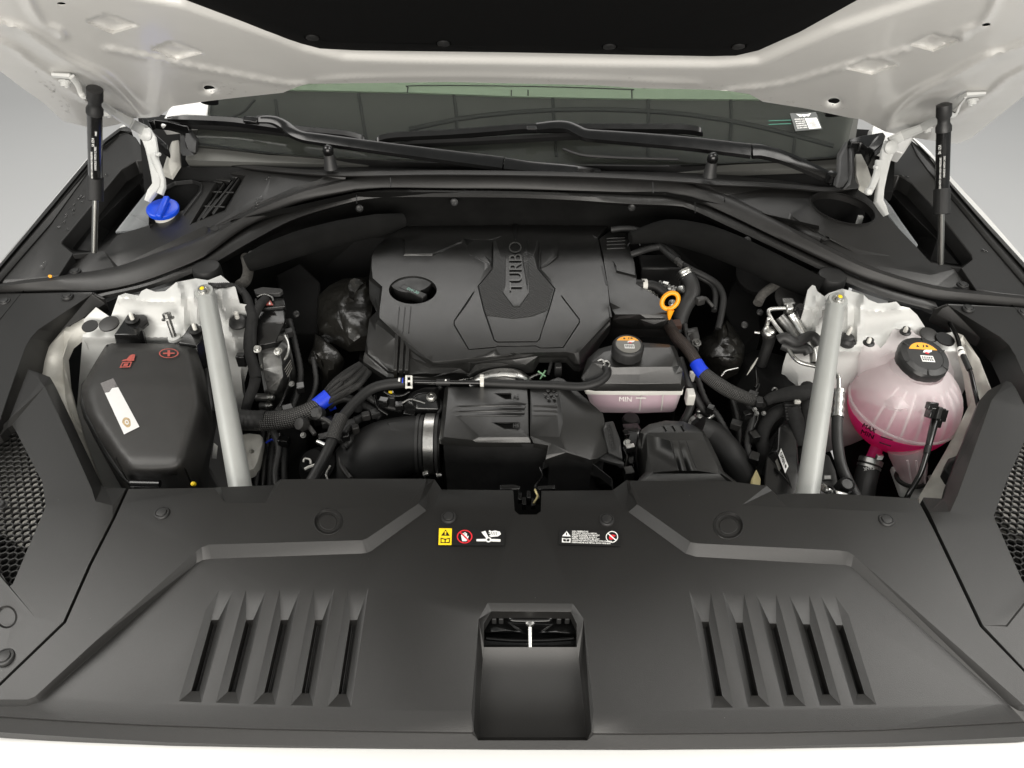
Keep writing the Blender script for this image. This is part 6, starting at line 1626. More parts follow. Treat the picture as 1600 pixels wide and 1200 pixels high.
box('tab', M['black'], at(1332, 536, -.006), (.012, .006, .005), t, bevel=.001)
t = thing('tower_cap', 'black plug with pale stud on white tower beside left brace bar', 'cap', at(372, 500, -.0))
lathe('plug', M['black'], at(373, 503, .010), [(.017, -.004), (.018, 0), (.015, .005), (.009, .008), (.005, .009)], (0, -.1, 1), 24, t)
lathe('stud', M['natural'], at(371, 497, .019), [(.004, 0), (.004, .005), (.003, .006), (.0042, .008), (.0042, .012), (.002, .014)], (0, 0, 1), 12, t)
for (u, v, lab) in ((1293, 453, 'black round strut top behind the right brace bar'), (329, 440, 'black round strut top behind the left brace bar')):
    t = thing('strut_top', lab, 'strut top', at(u, v, .03), 'strut tops under the cowl')
    lathe('dust_cap', M['rubber'], at(u, v, .02), [(.026, 0), (.026, .03), (.024, .034), (.018, .036), (.0005, .036)], (0, 0, 1), 30, t)
lathe('wing_plug', M['brown'], at(1451, 524, .002), [(.0165, 0), (.0165, .003), (.014, .004), (.0005, .004)], (.1, -.2, 1), 24, body)
lathe('wing_slot', M['ink'], at(1476, 531, .002), [(.0165, 0), (.0165, .003), (.0005, .003)], (.1, -.1, 1), 20, body)
ch = thing('crimped_hose', 'black hose with silver crimp and pipe right of the right brace bar', 'hose', at(1310, 690, -.06))
hose('pipe', M['alu'], [(1302, 583, .0), (1307, 585, .0), (1310.5, 591, -.002), (1311, 612, -.012)], .0038, ch, n=6, seg=14)
cpts = [at(1311, 610, -.012), at(1308.5, 651, -.034)]
tube('crimp', M['alu'], cpts, .0092, ch, n=12, seg=28, ridges=(4, .07))
for t_ in (.05, .95):
    p = cpts[0].lerp(cpts[1], t_)
    d = (cpts[1] - cpts[0]).normalized()
    tube('crimp_collar', M['alu'], [p - d * .003, p + d * .003], .0102, ch, n=1, seg=24)
hose('hose', M['coolhose'], [(1308.5, 650, -.034), (1308, 672, -.045), (1309, 695, -.055), (1314, 725, -.072), (1324, 750, -.085), (1345, 790, -.11)], .0088, ch, n=6, seg=20)
fc2 = thing('filler_plug', 'black ribbed plug between right brace bar and tank hose', 'plug', at(1320, 755, -.06))
lathe('plug', M['black'], at(1320, 760, -.065), [(.0125, -.015), (.0125, .004), (.0115, .010), (.010, .012), (.008, .010), (.0005, .010)], (.05, -.3, 1), 24, fc2, rmod=lambda a, h: 1 + .03 * math.cos(12 * a))
sb = thing('small_housing', 'small dark grey housing with rectangular window beside right brace bar', 'housing', at(1290, 740, -.09))
relief('shell', M['brown'], [(1284, 706, 0), (1296, 712, 0), (1306, 735, -.01), (1312, 770, -.03), (1280, 775, -.03)], [], [], zfix(-.085), skirt=.03, parent=sb, bevel=.002)
s = Sheet(at(1286, 751, -.082), at(1300, 750.5, -.082), at(1299, 742, -.082), at(1286, 742.5, -.082))
s.poly('window_frame', M['black'], [(0, 0), (1, 0), (1, 1), (0, 1)], .001, sb, th=.003)
s.poly('window', M['grey'], [(.14, .2), (.86, .2), (.86, .8), (.14, .8)], .0014, sb)
t = thing('hose_clip', 'crumpled bright clip at the foot of the right brace bar', 'clip', at(1294, 768, -.05))
tube('clip_band', M['alu'], [at(1284, 760, -.05), at(1292, 766, -.045), at(1300, 770, -.05), at(1310, 773, -.05), at(1322, 776, -.055)], .0055, t, n=5, flat=.5)
tube('clip_loop', M['ink'], [at(1294, 760, -.04), at(1302, 764, -.035), at(1305, 772, -.04)], .002, t, n=5, seg=8)
# ================================================================ FUSE BOX and loose trunking (right)
fb = thing('fuse_box', 'black fuse box with white OPEN label left of right brace bar', 'fuse box', at(1220, 730, -.1))
relief('lid', M['gloss'], [(1190, 790, -.03), (1198, 712, -.02), (1203, 704, -.015), (1218, 664, .0), (1232, 660, 0), (1246, 690, -.005), (1252, 790, -.03)], [[(1206, 706, -.006), (1216, 704, -.002), (1236, 760, -.02)], [(1218, 668, .002), (1246, 720, -.01)]], [], zfix(-.075), skirt=.08, parent=fb, bevel=.002)
s = Sheet(at(1215.5, 713, -.080), at(1226, 741, -.086), at(1231, 730, -.086), at(1219.5, 702, -.078))
s.poly('label', M['paper'], [(0, 0), (1, 0), (1, 1), (0, 1)], .003, fb)
s.text('label_text', 'OPEN', M['ink'], .08, .22, .66, .82, .0034, fb, .01)
s.ring('label_dot', M['ink'], .82, .5, .08, .2, .99, .0034, fb, 12)
s = Sheet(at(1210, 722, -.086), at(1216, 738, -.09), at(1219, 733, -.09), at(1213, 718, -.086))
s.poly('small_label', M['sgrey2'], [(0, 0), (1, 0), (1, 1), (0, 1)], .003, fb)
tr = thing('cloth_trunking', 'looped black cloth wrapped cable trunk behind the fuse box', 'cable trunk', at(1200, 680, -.1))
M['cloth'] = mat('black_cloth_tape', (.016, .016, .016), .8, bump=.8, bscale=260, var=.3, vscale=120, spec=.3)
hose('trunk', M['cloth'], [(1262, 606, -.05), (1258, 614, -.045), (1240, 614, -.045), (1220, 618, -.05), (1206, 622, -.055), (1196, 628, -.06)], [.013, .0135, .012, .0105, .008], tr, n=6, seg=16)
hose('trunk', M['cloth'], [(1258, 612, -.06), (1260, 640, -.075), (1256, 690, -.10), (1252, 720, -.12)], .013, tr, n=6, seg=16)
hose('trunk', M['cloth'], [(1230, 640, -.08), (1218, 642, -.08), (1204, 652, -.085), (1194, 668, -.09), (1190, 690, -.10), (1194, 706, -.11), (1186, 740, -.14)], .0115, tr, n=6, seg=16)
hose('trunk', M['cloth'], [(1236, 640, -.07), (1244, 660, -.08), (1250, 700, -.1)], .014, tr, n=6, seg=16)
for k in range(6): box('ribbed_cuff', M['black'], at(1237 + k * .6, 630 + k * 4.5, -.060 - k * .003), (.028, .012, .0035), tr, bevel=.001)
box('clip', M['natural'], at(1246, 628, -.052), (.010, .006, .006), tr, bevel=.001)
mo = thing('electric_unit', 'matte black box shaped unit between foil and silver pipes', 'unit', at(1200, 580, -.1))
relief('housing', M['deep'], [(1150, 560, 0), (1185, 545, .01), (1225, 555, .01), (1238, 582, .0), (1245, 605, 0), (1240, 640, -.02), (1190, 700, -.05), (1150, 690, -.05), (1140, 620, -.02)], [[(1170, 575, .02), (1225, 575, .02), (1230, 610, .01)]], [], zfix(-.09), skirt=.1, parent=mo, bevel=.004)
tube('edge_strip', M['grimy'], [at(1167, 586, -.05), at(1176, 572, -.045), at(1184, 559, -.04)], [.0008, .003, .001], mo, n=4, seg=8, flat=.4)
bt = thing('bottle_neck', 'white plastic neck with ribs behind the air duct', 'neck', at(1128, 690, -.13))
relief('white_body', M['natural'], [(1112, 672, 0), (1134, 662, .01), (1146, 680, .0), (1146, 712, -.02), (1128, 698, -.01)], [], [], zfix(-.13), skirt=.03, parent=bt, bevel=.003)
for k in range(3): tube('neck_rib', M['wiper'] if k == 1 else M['natural'], [at(1113, 670 + 4 * k, -.115), at(1124, 670 + 4 * k, -.112), at(1136, 674 + 4 * k, -.115)], .0022, bt, n=4, seg=8)
relief('felt_tab', M['tan'], [(1174, 748, 0), (1182, 732, .0), (1189, 748, 0), (1188, 775, -.01), (1174, 775, -.01)], [], [], zfix(-.08), skirt=.01, parent=bt, bevel=.002)
pc2 = thing('clamped_pipe', 'black pipe end with bright clamp behind the air duct', 'pipe', at(1094, 665, -.1))
lathe('pipe_top', M['rubber'], at(1094, 668, -.11), [(.019, -.03), (.019, .002), (.016, .006), (.0005, .006)], (-.1, -.2, 1), 26, pc2)
lathe('clamp', M['alu'], at(1093, 664, -.108), [(.0198, -.003), (.0205, -.002), (.0205, .003), (.0198, .004)], (-.1, -.2, 1), 30, pc2)
box('clamp_ear', M['alu'], at(1090, 646, -.085), (.006, .008, .018), pc2, bevel=.001)
tube('clamp_wing', M['alu'], [at(1086, 648, -.09), at(1092, 652, -.088), at(1104, 655, -.09), at(1117, 648, -.09)], .0028, pc2, n=5, seg=8, flat=.5)
hose('side_hose', M['rubber'], [(1082, 600, -.05), (1082, 618, -.06), (1078, 638, -.07), (1070, 655, -.08), (1060, 672, -.1)], .0068, pc2, n=5, seg=14)
hose('side_hose', M['rubber'], [(1062, 560, -.02), (1074, 596, -.04), (1086, 618, -.06), (1098, 640, -.08), (1108, 650, -.1)], .007, pc2, n=5, seg=14)
tube('hose_ring', M['alu'], [at(1081, 612, -.056), at(1081, 617, -.058)], .0078, pc2, n=1)
lb = box('white_tag', M['natural'], at(1081, 588, -.06), (.010, .006, .022), pc2, bevel=.001)
# ================================================================ HARNESSES
nh = thing('braided_harness', 'right braided cable harness with blue tape behind the brake reservoir', 'harness', at(1110, 590, -.03), 'braided cable harnesses')
h0 = [(1040, 500, -.02), (1056, 526, -.012), (1070, 540, -.010), (1082, 556, -.012), (1093, 576, -.018)]
h1 = [(1093, 576, -.018), (1106, 588, -.024), (1122, 600, -.03), (1140, 611, -.038), (1156, 618, -.044), (1172, 624, -.052), (1190, 630, -.07)]
hose('sleeve', M['braid2'], h0, [.0105, .011, .011, .0108, .0105], nh, n=8, seg=24)
hose('sleeve', M['braid'], h1, [.0105, .0115, .012, .0118, .0108, .0100], nh, n=8, seg=24)
hose('blue_tape', M['tape'], [(1088, 567.5, -.0155), (1093, 576, -.018), (1099, 583, -.021)], .0120, nh, n=3, seg=24)
wh = thing('braided_harness', 'left braided cable harness fanning out to the engine cover corner', 'harness', at(480, 640, -.05), 'braided cable harnesses')
hose('sleeve', M['braid'], [(372, 657, -.075), (400, 658, -.07), (430, 657, -.065), (460, 652, -.06), (484, 642, -.052), (504, 627, -.044)], [.016, .0165, .0165, .0165, .015, .012], wh, n=8, seg=24)
hose('smooth_sleeve', M['rubber'], [(372, 655, -.072), (384, 656, -.070), (396, 657, -.069), (418, 656, -.066)], .0172, wh, n=8, seg=24, ridges=(4, .02))
hose('blue_tape', M['tape'], [(495, 634, -.048), (504, 627, -.044), (514, 619, -.040)], .0135, wh, n=3, seg=24)
hose('blue_tape', M['tape'], [(514, 638, -.07), (524, 634, -.068)], .006, wh, n=2, seg=12)
for k in range(9):
    t = k / 8 - .5
    hose('strand_sleeve', M['braid'], [(508 + t * 9, 624 + t * 9, -.042), (528 + t * 18, 608 + t * 18, -.036 + .008 * (k % 2)), (550 + t * 22, 592 + t * 20, -.034 + .006 * (k % 3)), (570 + t * 16, 575 + t * 14, -.036)], .0042, wh, n=6, seg=10)
# left hoses
vh = thing('vent_hose', 'black vent hose running from front cover past intake elbow to white clip', 'hose', at(545, 650, -.04))
hose('hose', M['rubber'], [(478, 765, -.08), (492, 742, -.07), (508, 712, -.055), (521, 684, -.045), (530, 660, -.038), (545, 640, -.032), (562, 622, -.028), (580, 608, -.024), (602, 601, -.022), (632, 598, -.022)], .0088, vh, n=7, seg=20)
hose('foam_sleeve', M['braid'], [(519, 688, -.045), (524, 672, -.040), (533, 652, -.036)], .0115, vh, n=6, seg=20)
hose('pipe', M['gloss'], [(622, 596, -.020), (660, 597, -.020), (700, 597.5, -.020), (756, 598, -.020)], .0042, vh, n=4, seg=12)
hose('pipe_cuff', M['black'], [(682, 597, -.020), (703, 597, -.020)], .006, vh, n=2, seg=14)
hose('hose', M['rubber'], [(756, 598, -.020), (800, 600, -.019), (866, 602, -.014), (905, 604, -.008), (928, 600, -.002), (943, 592, .002), (949, 582, .004), (945, 573, .004), (934, 568, .0)], .0072, vh, n=7, seg=18)
tube('print_band', M['paper'], [at(623, 597, -.020), at(626, 597, -.020)], .0075, vh, n=1)
tube('print_band', M['tape'], [at(629, 597, -.020), at(630.5, 597, -.020)], .0075, vh, n=1)
cpx = at(639, 597, -.014)
for du in (-4, 4): box('clip_leg', M['natural'], at(639 + du, 597, -.012), (.0035, .004, .022), vh, ((1, 0, 0), (0, .75, -.66), (0, .66, .75)), bevel=.0006)
for dv in (-9, -1.5, 8): box('clip_rung', M['natural'], at(639, 597 + dv, -.012), (.012, .004, .0035), vh, ((1, 0, 0), (0, .75, -.66), (0, .66, .75)), bevel=.0006)
box('cable_tie', M['natural'], at(753, 592, -.010), (.007, .008, .014), vh, bevel=.001)
tube('cable_tie', M['natural'], [at(750.5, 598, -.020), at(756, 598, -.020)], .0078, vh, n=1)
lathe('white_dot', M['paper'], at(696.5, 594, -.014), [(.0016, 0), (.0014, .001), (.0004, .0012)], (0, -.5, .8), 10, vh)
for u, v in ((940, 566), (948, 568)): tube('wire_clamp', M['alu'], [at(u - 6, v - 2, .012), at(u, v - 4, .013), at(u + 5, v + 1, .012), at(u + 3, v + 6, .010)], .0014, vh, n=5, seg=8)
tp = thing('turbo_pipe', 'curved bright metal pipe below the engine cover front edge', 'pipe', at(795, 590, -.05))
hose('pipe', M['alu'], [(738, 604, -.05), (758, 592, -.036), (782, 586, -.030), (806, 588, -.032), (824, 600, -.05)], .0125, tp, n=7, seg=22)
hose('pipe_inner', M['band'], [(768, 599, -.030), (786, 594, -.024), (804, 597, -.028)], .006, tp, n=6, seg=14)
hose('thin_rod', M['steel'], [(716, 594, -.05), (738, 590, -.048), (756, 590, -.046)], .003, tp, n=3, seg=10)
hose('thin_rod', M['steel'], [(822, 594, -.04), (838, 586, -.036), (846, 584, -.035)], .0028, tp, n=3, seg=10)
t = thing('green_clip', 'tiny pale green cross clip under the engine cover notch', 'clip', at(846, 585, -.02))
M['mint'] = mat('pale_green_plastic', (.35, .62, .38), .5)
tube('bar', M['mint'], [at(841, 580, -.025), at(852, 588, -.025)], .0015, t, n=1, seg=8)
tube('bar', M['mint'], [at(852, 579, -.025), at(844, 592, -.025)], .0013, t, n=1, seg=8)
t = thing('sensor_plug', 'small dark plug with wire under the engine cover notch', 'plug', at(868, 575, -.02))
box('plug', M['black'], at(872, 578, -.02), (.012, .014, .024), t, bevel=.002)
hose('wire', M['coolhose'], [(856, 586, -.03), (860, 572, -.022), (862, 562, -.02)], .003, t, n=5, seg=10, ridges=(2, .15))
# bracket with bolt left of the airbox
t = thing('mount_bracket', 'dark curved metal bracket with bright bolt left of the airbox', 'bracket', at(660, 625, -.06))
relief('arm', M['gloss'], [(632, 626, 0), (642, 612, .004), (664, 604, .006), (686, 604, .004), (688, 640, -.01), (650, 640, -.01), (630, 636, -.006)], [[(640, 628, .006), (652, 616, .010), (676, 612, .010)]], [], zfix(-.05), skirt=.03, parent=t, bevel=.003, seg=3)
bolt('bolt', M['steel'], at(674, 621, -.044), .0062, .007, (0, -.35, 1), t)
tube('edge_wire', M['dalu'], [at(628, 630, -.05), at(640, 624, -.045), at(652, 626, -.045), at(664, 630, -.05)], .002, t, n=5, seg=8)
box('plug', M['black'], at(612, 624, -.06), (.014, .014, .02), t, bevel=.002)
tube('wire', M['natural'], [at(606, 620, -.055), at(610, 614, -.05), at(614, 612, -.05)], .0018, t, n=4, seg=8)
box('tab', M['yellow'], at(610, 613, -.048), (.006, .004, .004), t, bevel=.0005)
# valve and wiring cluster below the harness
vc = thing('valve_cluster', 'cluster of dark valves, plugs and thin pipes below the left harness', 'valve', at(500, 670, -.08))
lathe('valve', M['black'], at(502, 648, -.055), [(.010, 0), (.012, .004), (.012, .014), (.008, .018), (.0005, .018)], (-.4, -.5, .8), 20, vc)
lathe('valve', M['brown'], at(478, 664, -.055), [(.009, 0), (.011, .004), (.010, .016), (.0005, .017)], (-.5, -.5, .7), 20, vc)
hose('rod', M['brown'], [(470, 658, -.05), (482, 666, -.055), (492, 679, -.06)], .004, vc, n=4, seg=10)
hose('rod', M['brown'], [(500, 652, -.05), (512, 658, -.052), (521, 665, -.055)], .0042, vc, n=4, seg=10)
hose('rod', M['steel'], [(496, 690, -.06), (505, 694, -.06), (516, 700, -.06)], .0036, vc, n=4, seg=10)
hose('loop_hose', M['rubber'], [(515, 634, -.06), (524, 626, -.05), (540, 622, -.048), (556, 628, -.052), (560, 640, -.07)], .0075, vc, n=6, seg=14)
hose('loop_hose', M['rubber'], [(566, 632, -.07), (582, 642, -.075), (596, 654, -.08)], .008, vc, n=5, seg=14)
hose('loop_hose', M['coolhose'], [(530, 690, -.07), (540, 672, -.065), (552, 660, -.07), (566, 652, -.08)], .0068, vc, n=6, seg=14, ridges=(2, .1))
hose('loop_hose', M['coolhose'], [(536, 700, -.08), (546, 690, -.075), (552, 680, -.08)], .006, vc, n=6, seg=14, ridges=(2, .12))
for (u, v, sz) in ((512, 660, (.02, .016, .016)), (526, 668, (.014, .02, .014)), (548, 664, (.018, .014, .016)), (556, 672, (.012, .012, .02)), (508, 684, (.022, .014, .014)), (540, 684, (.014, .014, .02)), (572, 650, (.014, .012, .014)), (498, 656, (.018, .012, .018))):
    box('plug', random.choice([M['gloss'], M['black'], M['brown']]), at(u, v, -.068), sz, vc, ((1, .3, 0), (-.3, 1, 0), (0, 0, 1)), bevel=.002)
tube('wire_clip', M['natural'], [at(474, 722, -.09), at(476, 717, -.088), at(484, 718, -.088), at(486, 725, -.09)], .0018, vc, n=4, seg=8)
tube('wire_clip', M['natural'], [at(476, 733, -.09), at(484, 729, -.088), at(494, 726, -.09)], .0022, vc, n=3, seg=8, flat=.5)
tube('wire_clip', M['alu'], [at(512, 752, -.09), at(510, 740, -.085), at(516, 728, -.085)], .0018, vc, n=4, seg=8)
lathe('pulley', M['deep'], at(500, 730, -.12), [(.03, 0), (.034, .01), (.02, .03), (.01, .03)], (-.3, -.3, .9), 24, vc)
hose('curved_band', M['brown'], [(548, 748, -.10), (538, 735, -.10), (532, 718, -.10), (540, 690, -.09), (552, 676, -.08)], .0045, vc, n=6, seg=10)
lb2 = thing('grey_lug', 'dusty grey metal lug with hole right of the left brace bar', 'lug', at(398, 700, -.14))
relief('lug', M['grimy'], [(374, 680, 0), (390, 677, .004), (406, 679, .004), (411, 684, .0), (410, 694, -.002), (402, 722, -.01), (396, 732, -.014), (376, 740, -.016)], [], [ell(393, 705, 4.4, 3.4, 0, 16, -.002)], zfix(-.12), skirt=.02, parent=lb2, bevel=.004, seg=3)
# ================================================================ LEFT: control unit, taped cable, dark boxes
cu_ = thing('control_unit', 'cast aluminium control unit with bolts right of the left brace bar', 'control unit', at(425, 575, -.05))
P3 = lambda x, y, d=0: (320 + x / 5.714, 420 + y / 5.714, d)
relief('casting', M['dalu'], [P3(470, 735, -.004), P3(486, 690, 0), P3(632, 660, .0), P3(668, 590, .008), P3(712, 490, .012), P3(742, 600, .008), P3(790, 830, -.02), P3(782, 880, -.026), P3(700, 1110, -.06), P3(600, 1135, -.066), P3(530, 1090, -.058), P3(498, 900, -.03)],
    [[P3(515, 755, .006), P3(630, 750, .008), P3(672, 770, .006), P3(690, 860, .0), P3(700, 960, -.012), P3(640, 1090, -.038), P3(560, 1080, -.036), P3(520, 900, -.008)], [P3(630, 665, .004), P3(640, 740, .006)], [P3(690, 640, .0), P3(755, 680, -.004), P3(770, 840, -.018), P3(740, 960, -.03)]], [], zfix(-.025), skirt=.04, parent=cu_, bevel=.003, bang=12, seg=3)
tube('rim_wire', M['alu'], [at(*P3(478, 700)[:2], -.02), at(*P3(490, 686)[:2], -.02), at(*P3(630, 658)[:2], -.018), at(*P3(668, 580)[:2], -.010), at(*P3(714, 485)[:2], -.006)], .0018, cu_, n=1, seg=8)
tube('rim_wire', M['alu'], [at(*P3(716, 600)[:2], -.012), at(*P3(742, 660)[:2], -.014), at(*P3(748, 740)[:2], -.018), at(*P3(712, 820)[:2], -.024)], .0026, cu_, n=5, seg=8)
for (x, y) in ((655, 740), (530, 885), (470, 720)): bolt('bolt', M['steel'], at(*P3(x, y)[:2], -.012 - (y - 740) / 5000), .0052, .007, (0, -.4, .9), cu_)
tube('lug', M['dalu'], [at(400, 621, -.085), at(420, 621, -.085)], .0075, cu_, n=2, seg=16)
bolt('lug_bolt', M['steel'], at(420, 621, -.085), .006, .010, (1, 0, .1), cu_)
tube('lug', M['dalu'], [at(406, 634, -.095), at(417, 634, -.095)], .0065, cu_, n=2, seg=16)
bolt('lug_bolt', M['steel'], at(417, 634, -.095), .005, .010, (1, 0, .1), cu_)
relief('side_print', M['black'], [P3(690, 860, .002), P3(765, 770, .004), P3(782, 850, -.016), P3(730, 985, -.028)], [], [], zfix(-.024), skirt=.004, parent=cu_, bevel=.001)
for k in range(4):
    a, b = P3(712 + 9 * k, 900 + 22 * k), P3(768 + 4 * k, 815 + 22 * k)
    tube('print_line', M['sgrey2'], [at(a[0], a[1], -.024 - .005 * k), at(b[0], b[1], -.022 - .004 * k)], .0006, cu_, n=1, seg=6)
bbx = thing('relay_box', 'glossy black relay box stacked above the cast control unit', 'relay box', at(425, 500, -.0))
relief('box', M['gloss'], [(402, 486, .0), (404, 482, 0), (440, 481, 0), (446, 488, 0), (444, 505, -.006), (431, 534, -.014), (404, 540, -.016), (400, 520, -.01)], [[(404, 505, -.004), (444, 504, -.004)]], [], zfix(.006), skirt=.05, parent=bbx, bevel=.0015)
relief('lid', M['black'], [(396, 452, 0), (410, 448, 0), (438, 450, 0), (442, 453, 0), (436, 458, -.004), (400, 459, -.004)], [], [], zfix(.03), skirt=.008, parent=bbx, bevel=.0014)
relief('lid', M['gloss'], [(398, 466, 0), (412, 461, 0), (444, 466, 0), (446, 478, -.004), (408, 482, -.006), (398, 478, -.004)], [], [], zfix(.016), skirt=.01, parent=bbx, bevel=.0014)
s = Sheet(at(416, 477, .018), at(427, 477, .018), at(427, 468, .018), at(416, 468, .018))
s.poly('red_triangle', M['redraised'], [(.0, 0), (1, 0), (.5, 1)], .0005, bbx)
s.poly('white_mark', M['paper'], [(.35, .12), (.65, .12), (.5, .6)], .0009, bbx)
tube('wire_loop', M['dalu'], [at(402, 464, .02), at(412, 460, .024), at(424, 464, .022), at(427, 470, .018)], .0018, bbx, n=5, seg=8)
tcb = thing('taped_cable', 'black taped cable dropping from the left brace bolt past the control unit', 'cable', at(395, 520, -.0))
hose('corrugated', M['coolhose'], [(326, 446, .06), (340, 446.5, .058), (356, 446, .05), (368, 448, .045), (377, 455, .038), (386, 464, .03)], .0052, tcb, n=10, seg=14, ridges=(2, .10))
hose('taped_branch', M['cloth'], [(378, 452, .038), (386, 466, .030), (390, 480, .024), (394, 492, .018), (392, 510, .008), (389, 530, 0), (390, 550, -.012), (396, 572, -.026), (400, 590, -.04)], [.006, .008, .0085, .0095, .0095, .0095, .0095, .010], tcb, n=6, seg=16)
hose('taped_branch', M['cloth'], [(416, 466, .022), (408, 474, .022), (401, 486, .018), (396, 500, .012), (394, 520, .004), (394, 545, -.01)], .0078, tcb, n=6, seg=16)
hose('taped_branch', M['cloth'], [(400, 588, -.04), (396, 605, -.055), (388, 625, -.07), (384, 640, -.085)], [.010, .009, .0085], tcb, n=6, seg=16)
hose('sleeve_end', M['felt2'], [(384, 402, .03), (388, 420, .03), (384, 438, .028), (374, 446, .03)], .010, tcb, n=6, seg=14)
box('plug', M['gloss'], at(378, 562, -.03), (.016, .014, .024), tcb, bevel=.002)
bw = thing('wiring_block', 'dark wiring block and cables below the control unit', 'wiring', at(440, 680, -.2))
relief('tray', M['deep'], [(405, 640, 0), (470, 560, .02), (490, 575, .02), (500, 620, 0), (480, 700, -.03), (470, 790, -.06), (400, 790, -.06)], [[(440, 610, .01), (470, 600, .01), (476, 690, -.02)]], [], zfix(-.16), skirt=.05, parent=bw, bevel=.003)
for k in range(5):
    hose('cable', M['gloss'] if k % 2 else M['rubber'], [(414 + 8 * k, 660 + 6 * k, -.13), (410 + 9 * k, 690, -.135), (404 + 10 * k, 730, -.15), (398 + 12 * k, 775, -.17)], .0045 + .001 * (k % 3), bw, n=5, seg=10)
hose('blue_wire', M['tape'], [(416, 692, -.125), (424, 687, -.12), (432, 690, -.125)], .0018, bw, n=5, seg=8)
# ================================================================ FOIL SHIELDS
lfo = thing('heat_shield', 'crumpled glossy black film left of the engine cover', 'heat shield', at(535, 500, -.05), 'crumpled black film shields')
relief('film', M['foil'], [P3(1010, 240, .0), P3(1110, 150, .01), P3(1230, 90, .012), P3(1460, 70, .012), P3(1520, 120, 0), P3(1520, 700, -.02), P3(1440, 690, -.02), P3(1280, 705, -.03), P3(1160, 640, -.03), P3(1010, 590, -.03), P3(1000, 420, -.02)],
    [[P3(1300, 100, .03), P3(1250, 230, .022), P3(1205, 310, .018), P3(1190, 370, .016), P3(1240, 560, .008), P3(1300, 680, -.01)], [P3(1440, 110, .022), P3(1350, 210, .016)], [P3(1090, 350, .008), P3(1080, 420, .004), P3(1130, 520, -.004)]], [], zfix(-.04), skirt=.01, parent=lfo, smooth=50, bevel=0, grid=9, rough=.007)
relief('film', M['foil'], [P3(920, 800, -.02), P3(960, 700, -.01), P3(985, 575, .0), P3(1080, 640, .01), P3(1180, 720, .01), P3(1240, 800, 0), P3(1180, 960, -.03), P3(1100, 1100, -.06), P3(1050, 1110, -.06), P3(1020, 900, -.04)],
    [[P3(985, 585, .012), P3(1075, 655, .016)], [P3(970, 730, .006), P3(1030, 800, .004), P3(1060, 900, -.01)], [P3(925, 805, -.005), P3(1000, 850, -.008), P3(1030, 1000, -.03)]], [], zfix(-.06), skirt=.01, parent=lfo, smooth=50, bevel=0, grid=9, rough=.007)
rfo = thing('heat_shield', 'crumpled glossy black film right of the orange dipstick', 'heat shield', at(1140, 540, -.06), 'crumpled black film shields')
relief('film', M['foil'], [(1084, 535, -.03), (1112, 522, -.01), (1120, 508, .0), (1136, 500, .004), (1146, 512, .004), (1164, 540, .0), (1162, 560, -.01), (1154, 578, -.02), (1128, 590, -.03), (1104, 572, -.04)],
    [[(1134, 504, .018), (1140, 528, .016), (1150, 545, .014)], [(1120, 512, .014), (1124, 540, .008), (1130, 556, .006)], [(1110, 560, .0), (1130, 556, .008), (1158, 560, .006)]], [], zfix(-.05), skirt=.01, parent=rfo, smooth=50, bevel=0, grid=7, rough=.008)
tube('bright_edge', M['alu'], [at(1127, 588, -.05), at(1134, 580, -.045), at(1144, 577, -.044), at(1153, 575, -.045)], .0014, rfo, n=5, seg=8)
# ================================================================ REAR RIGHT of the engine
rh = thing('breather_hoses', 'pair of black breather hoses arching from engine cover to the right', 'hoses', at(1060, 400, .02))
hose('hose', M['rubber'], [(955, 359, .03), (972, 357, .034), (990, 358, .036), (1006, 364, .036), (1024, 378, .034), (1050, 402, .03), (1076, 419, .024), (1106, 434, .016), (1122, 446, .01), (1130, 464, .0), (1128, 486, -.012), (1122, 514, -.03)], .0062, rh, n=7, seg=16)
hose('hose', M['rubber'], [(986, 398, .024), (1000, 393, .03), (1016, 388, .032), (1032, 386, .032), (1046, 393, .028), (1060, 405, .022)], .0068, rh, n=7, seg=16)
hose('hose', M['rubber'], [(1074, 424, .018), (1096, 434, .012), (1112, 444, .006), (1118, 460, -.002), (1116, 486, -.016)], .0055, rh, n=6, seg=14)
for d in (0, 4): box('hose_clip', M['brown'], at(1059 + d, 408 + d, .036), (.011, .011, .009), rh, ((1, -.6, -.3), (.6, 1, 0), (0, 0, 1)), bevel=.001)
tube('rim_ring', M['gloss'], [at(991, 385, .02) + Vector((.013 * math.cos(a), .010 * math.sin(a), .004 * math.sin(a))) for a in [math.radians(10 + 16 * k) for k in range(12)]], .0018, rh, raw=True, seg=8)
cf = thing('coolant_fittings', 'black hose stub, white clamp and silver fittings beside the dipstick', 'fitting', at(1040, 450, .0))
hose('stub', M['rubber'], [(996, 444, .02), (1006, 445, .022), (1020, 446, .020), (1032, 452, .014), (1042, 462, .006)], .0092, cf, n=6, seg=18)
tube('white_clamp', M['natural'], [at(1003, 445, .022), at(1010, 445, .0215)], .0112, cf, n=1, seg=22)
box('clamp_mark', M['ink'], at(1006, 439, .034), (.003, .004, .003), cf, bevel=.0005)
hose('fitting', M['dalu'], [(1030, 444, .012), (1044, 450, .012), (1056, 453, .010)], .0072, cf, n=8, seg=14, ridges=(4, .12))
lathe('fitting_end', M['alu'], at(1063, 452, .010), [(.006, -.004), (.0075, 0), (.0075, .006), (.005, .008)], (.8, -.4, .3), 18, cf)
box('fitting_block', M['steel'], at(1040, 444, .018), (.012, .008, .008), cf, ((1, -.4, 0), (.4, 1, 0), (0, 0, 1)), bevel=.001)
hose('thick_hose', M['coolhose'], [(1072, 430, .014), (1080, 446, .008), (1080, 462, -.002), (1070, 478, -.014), (1062, 498, -.03), (1060, 520, -.05)], .0155, cf, n=7, seg=22)
hose('ribbed_end', M['alu'], [(1069, 424, .020), (1072, 430, .016), (1076, 438, .010)], .0150, cf, n=8, seg=22, ridges=(4, .05))
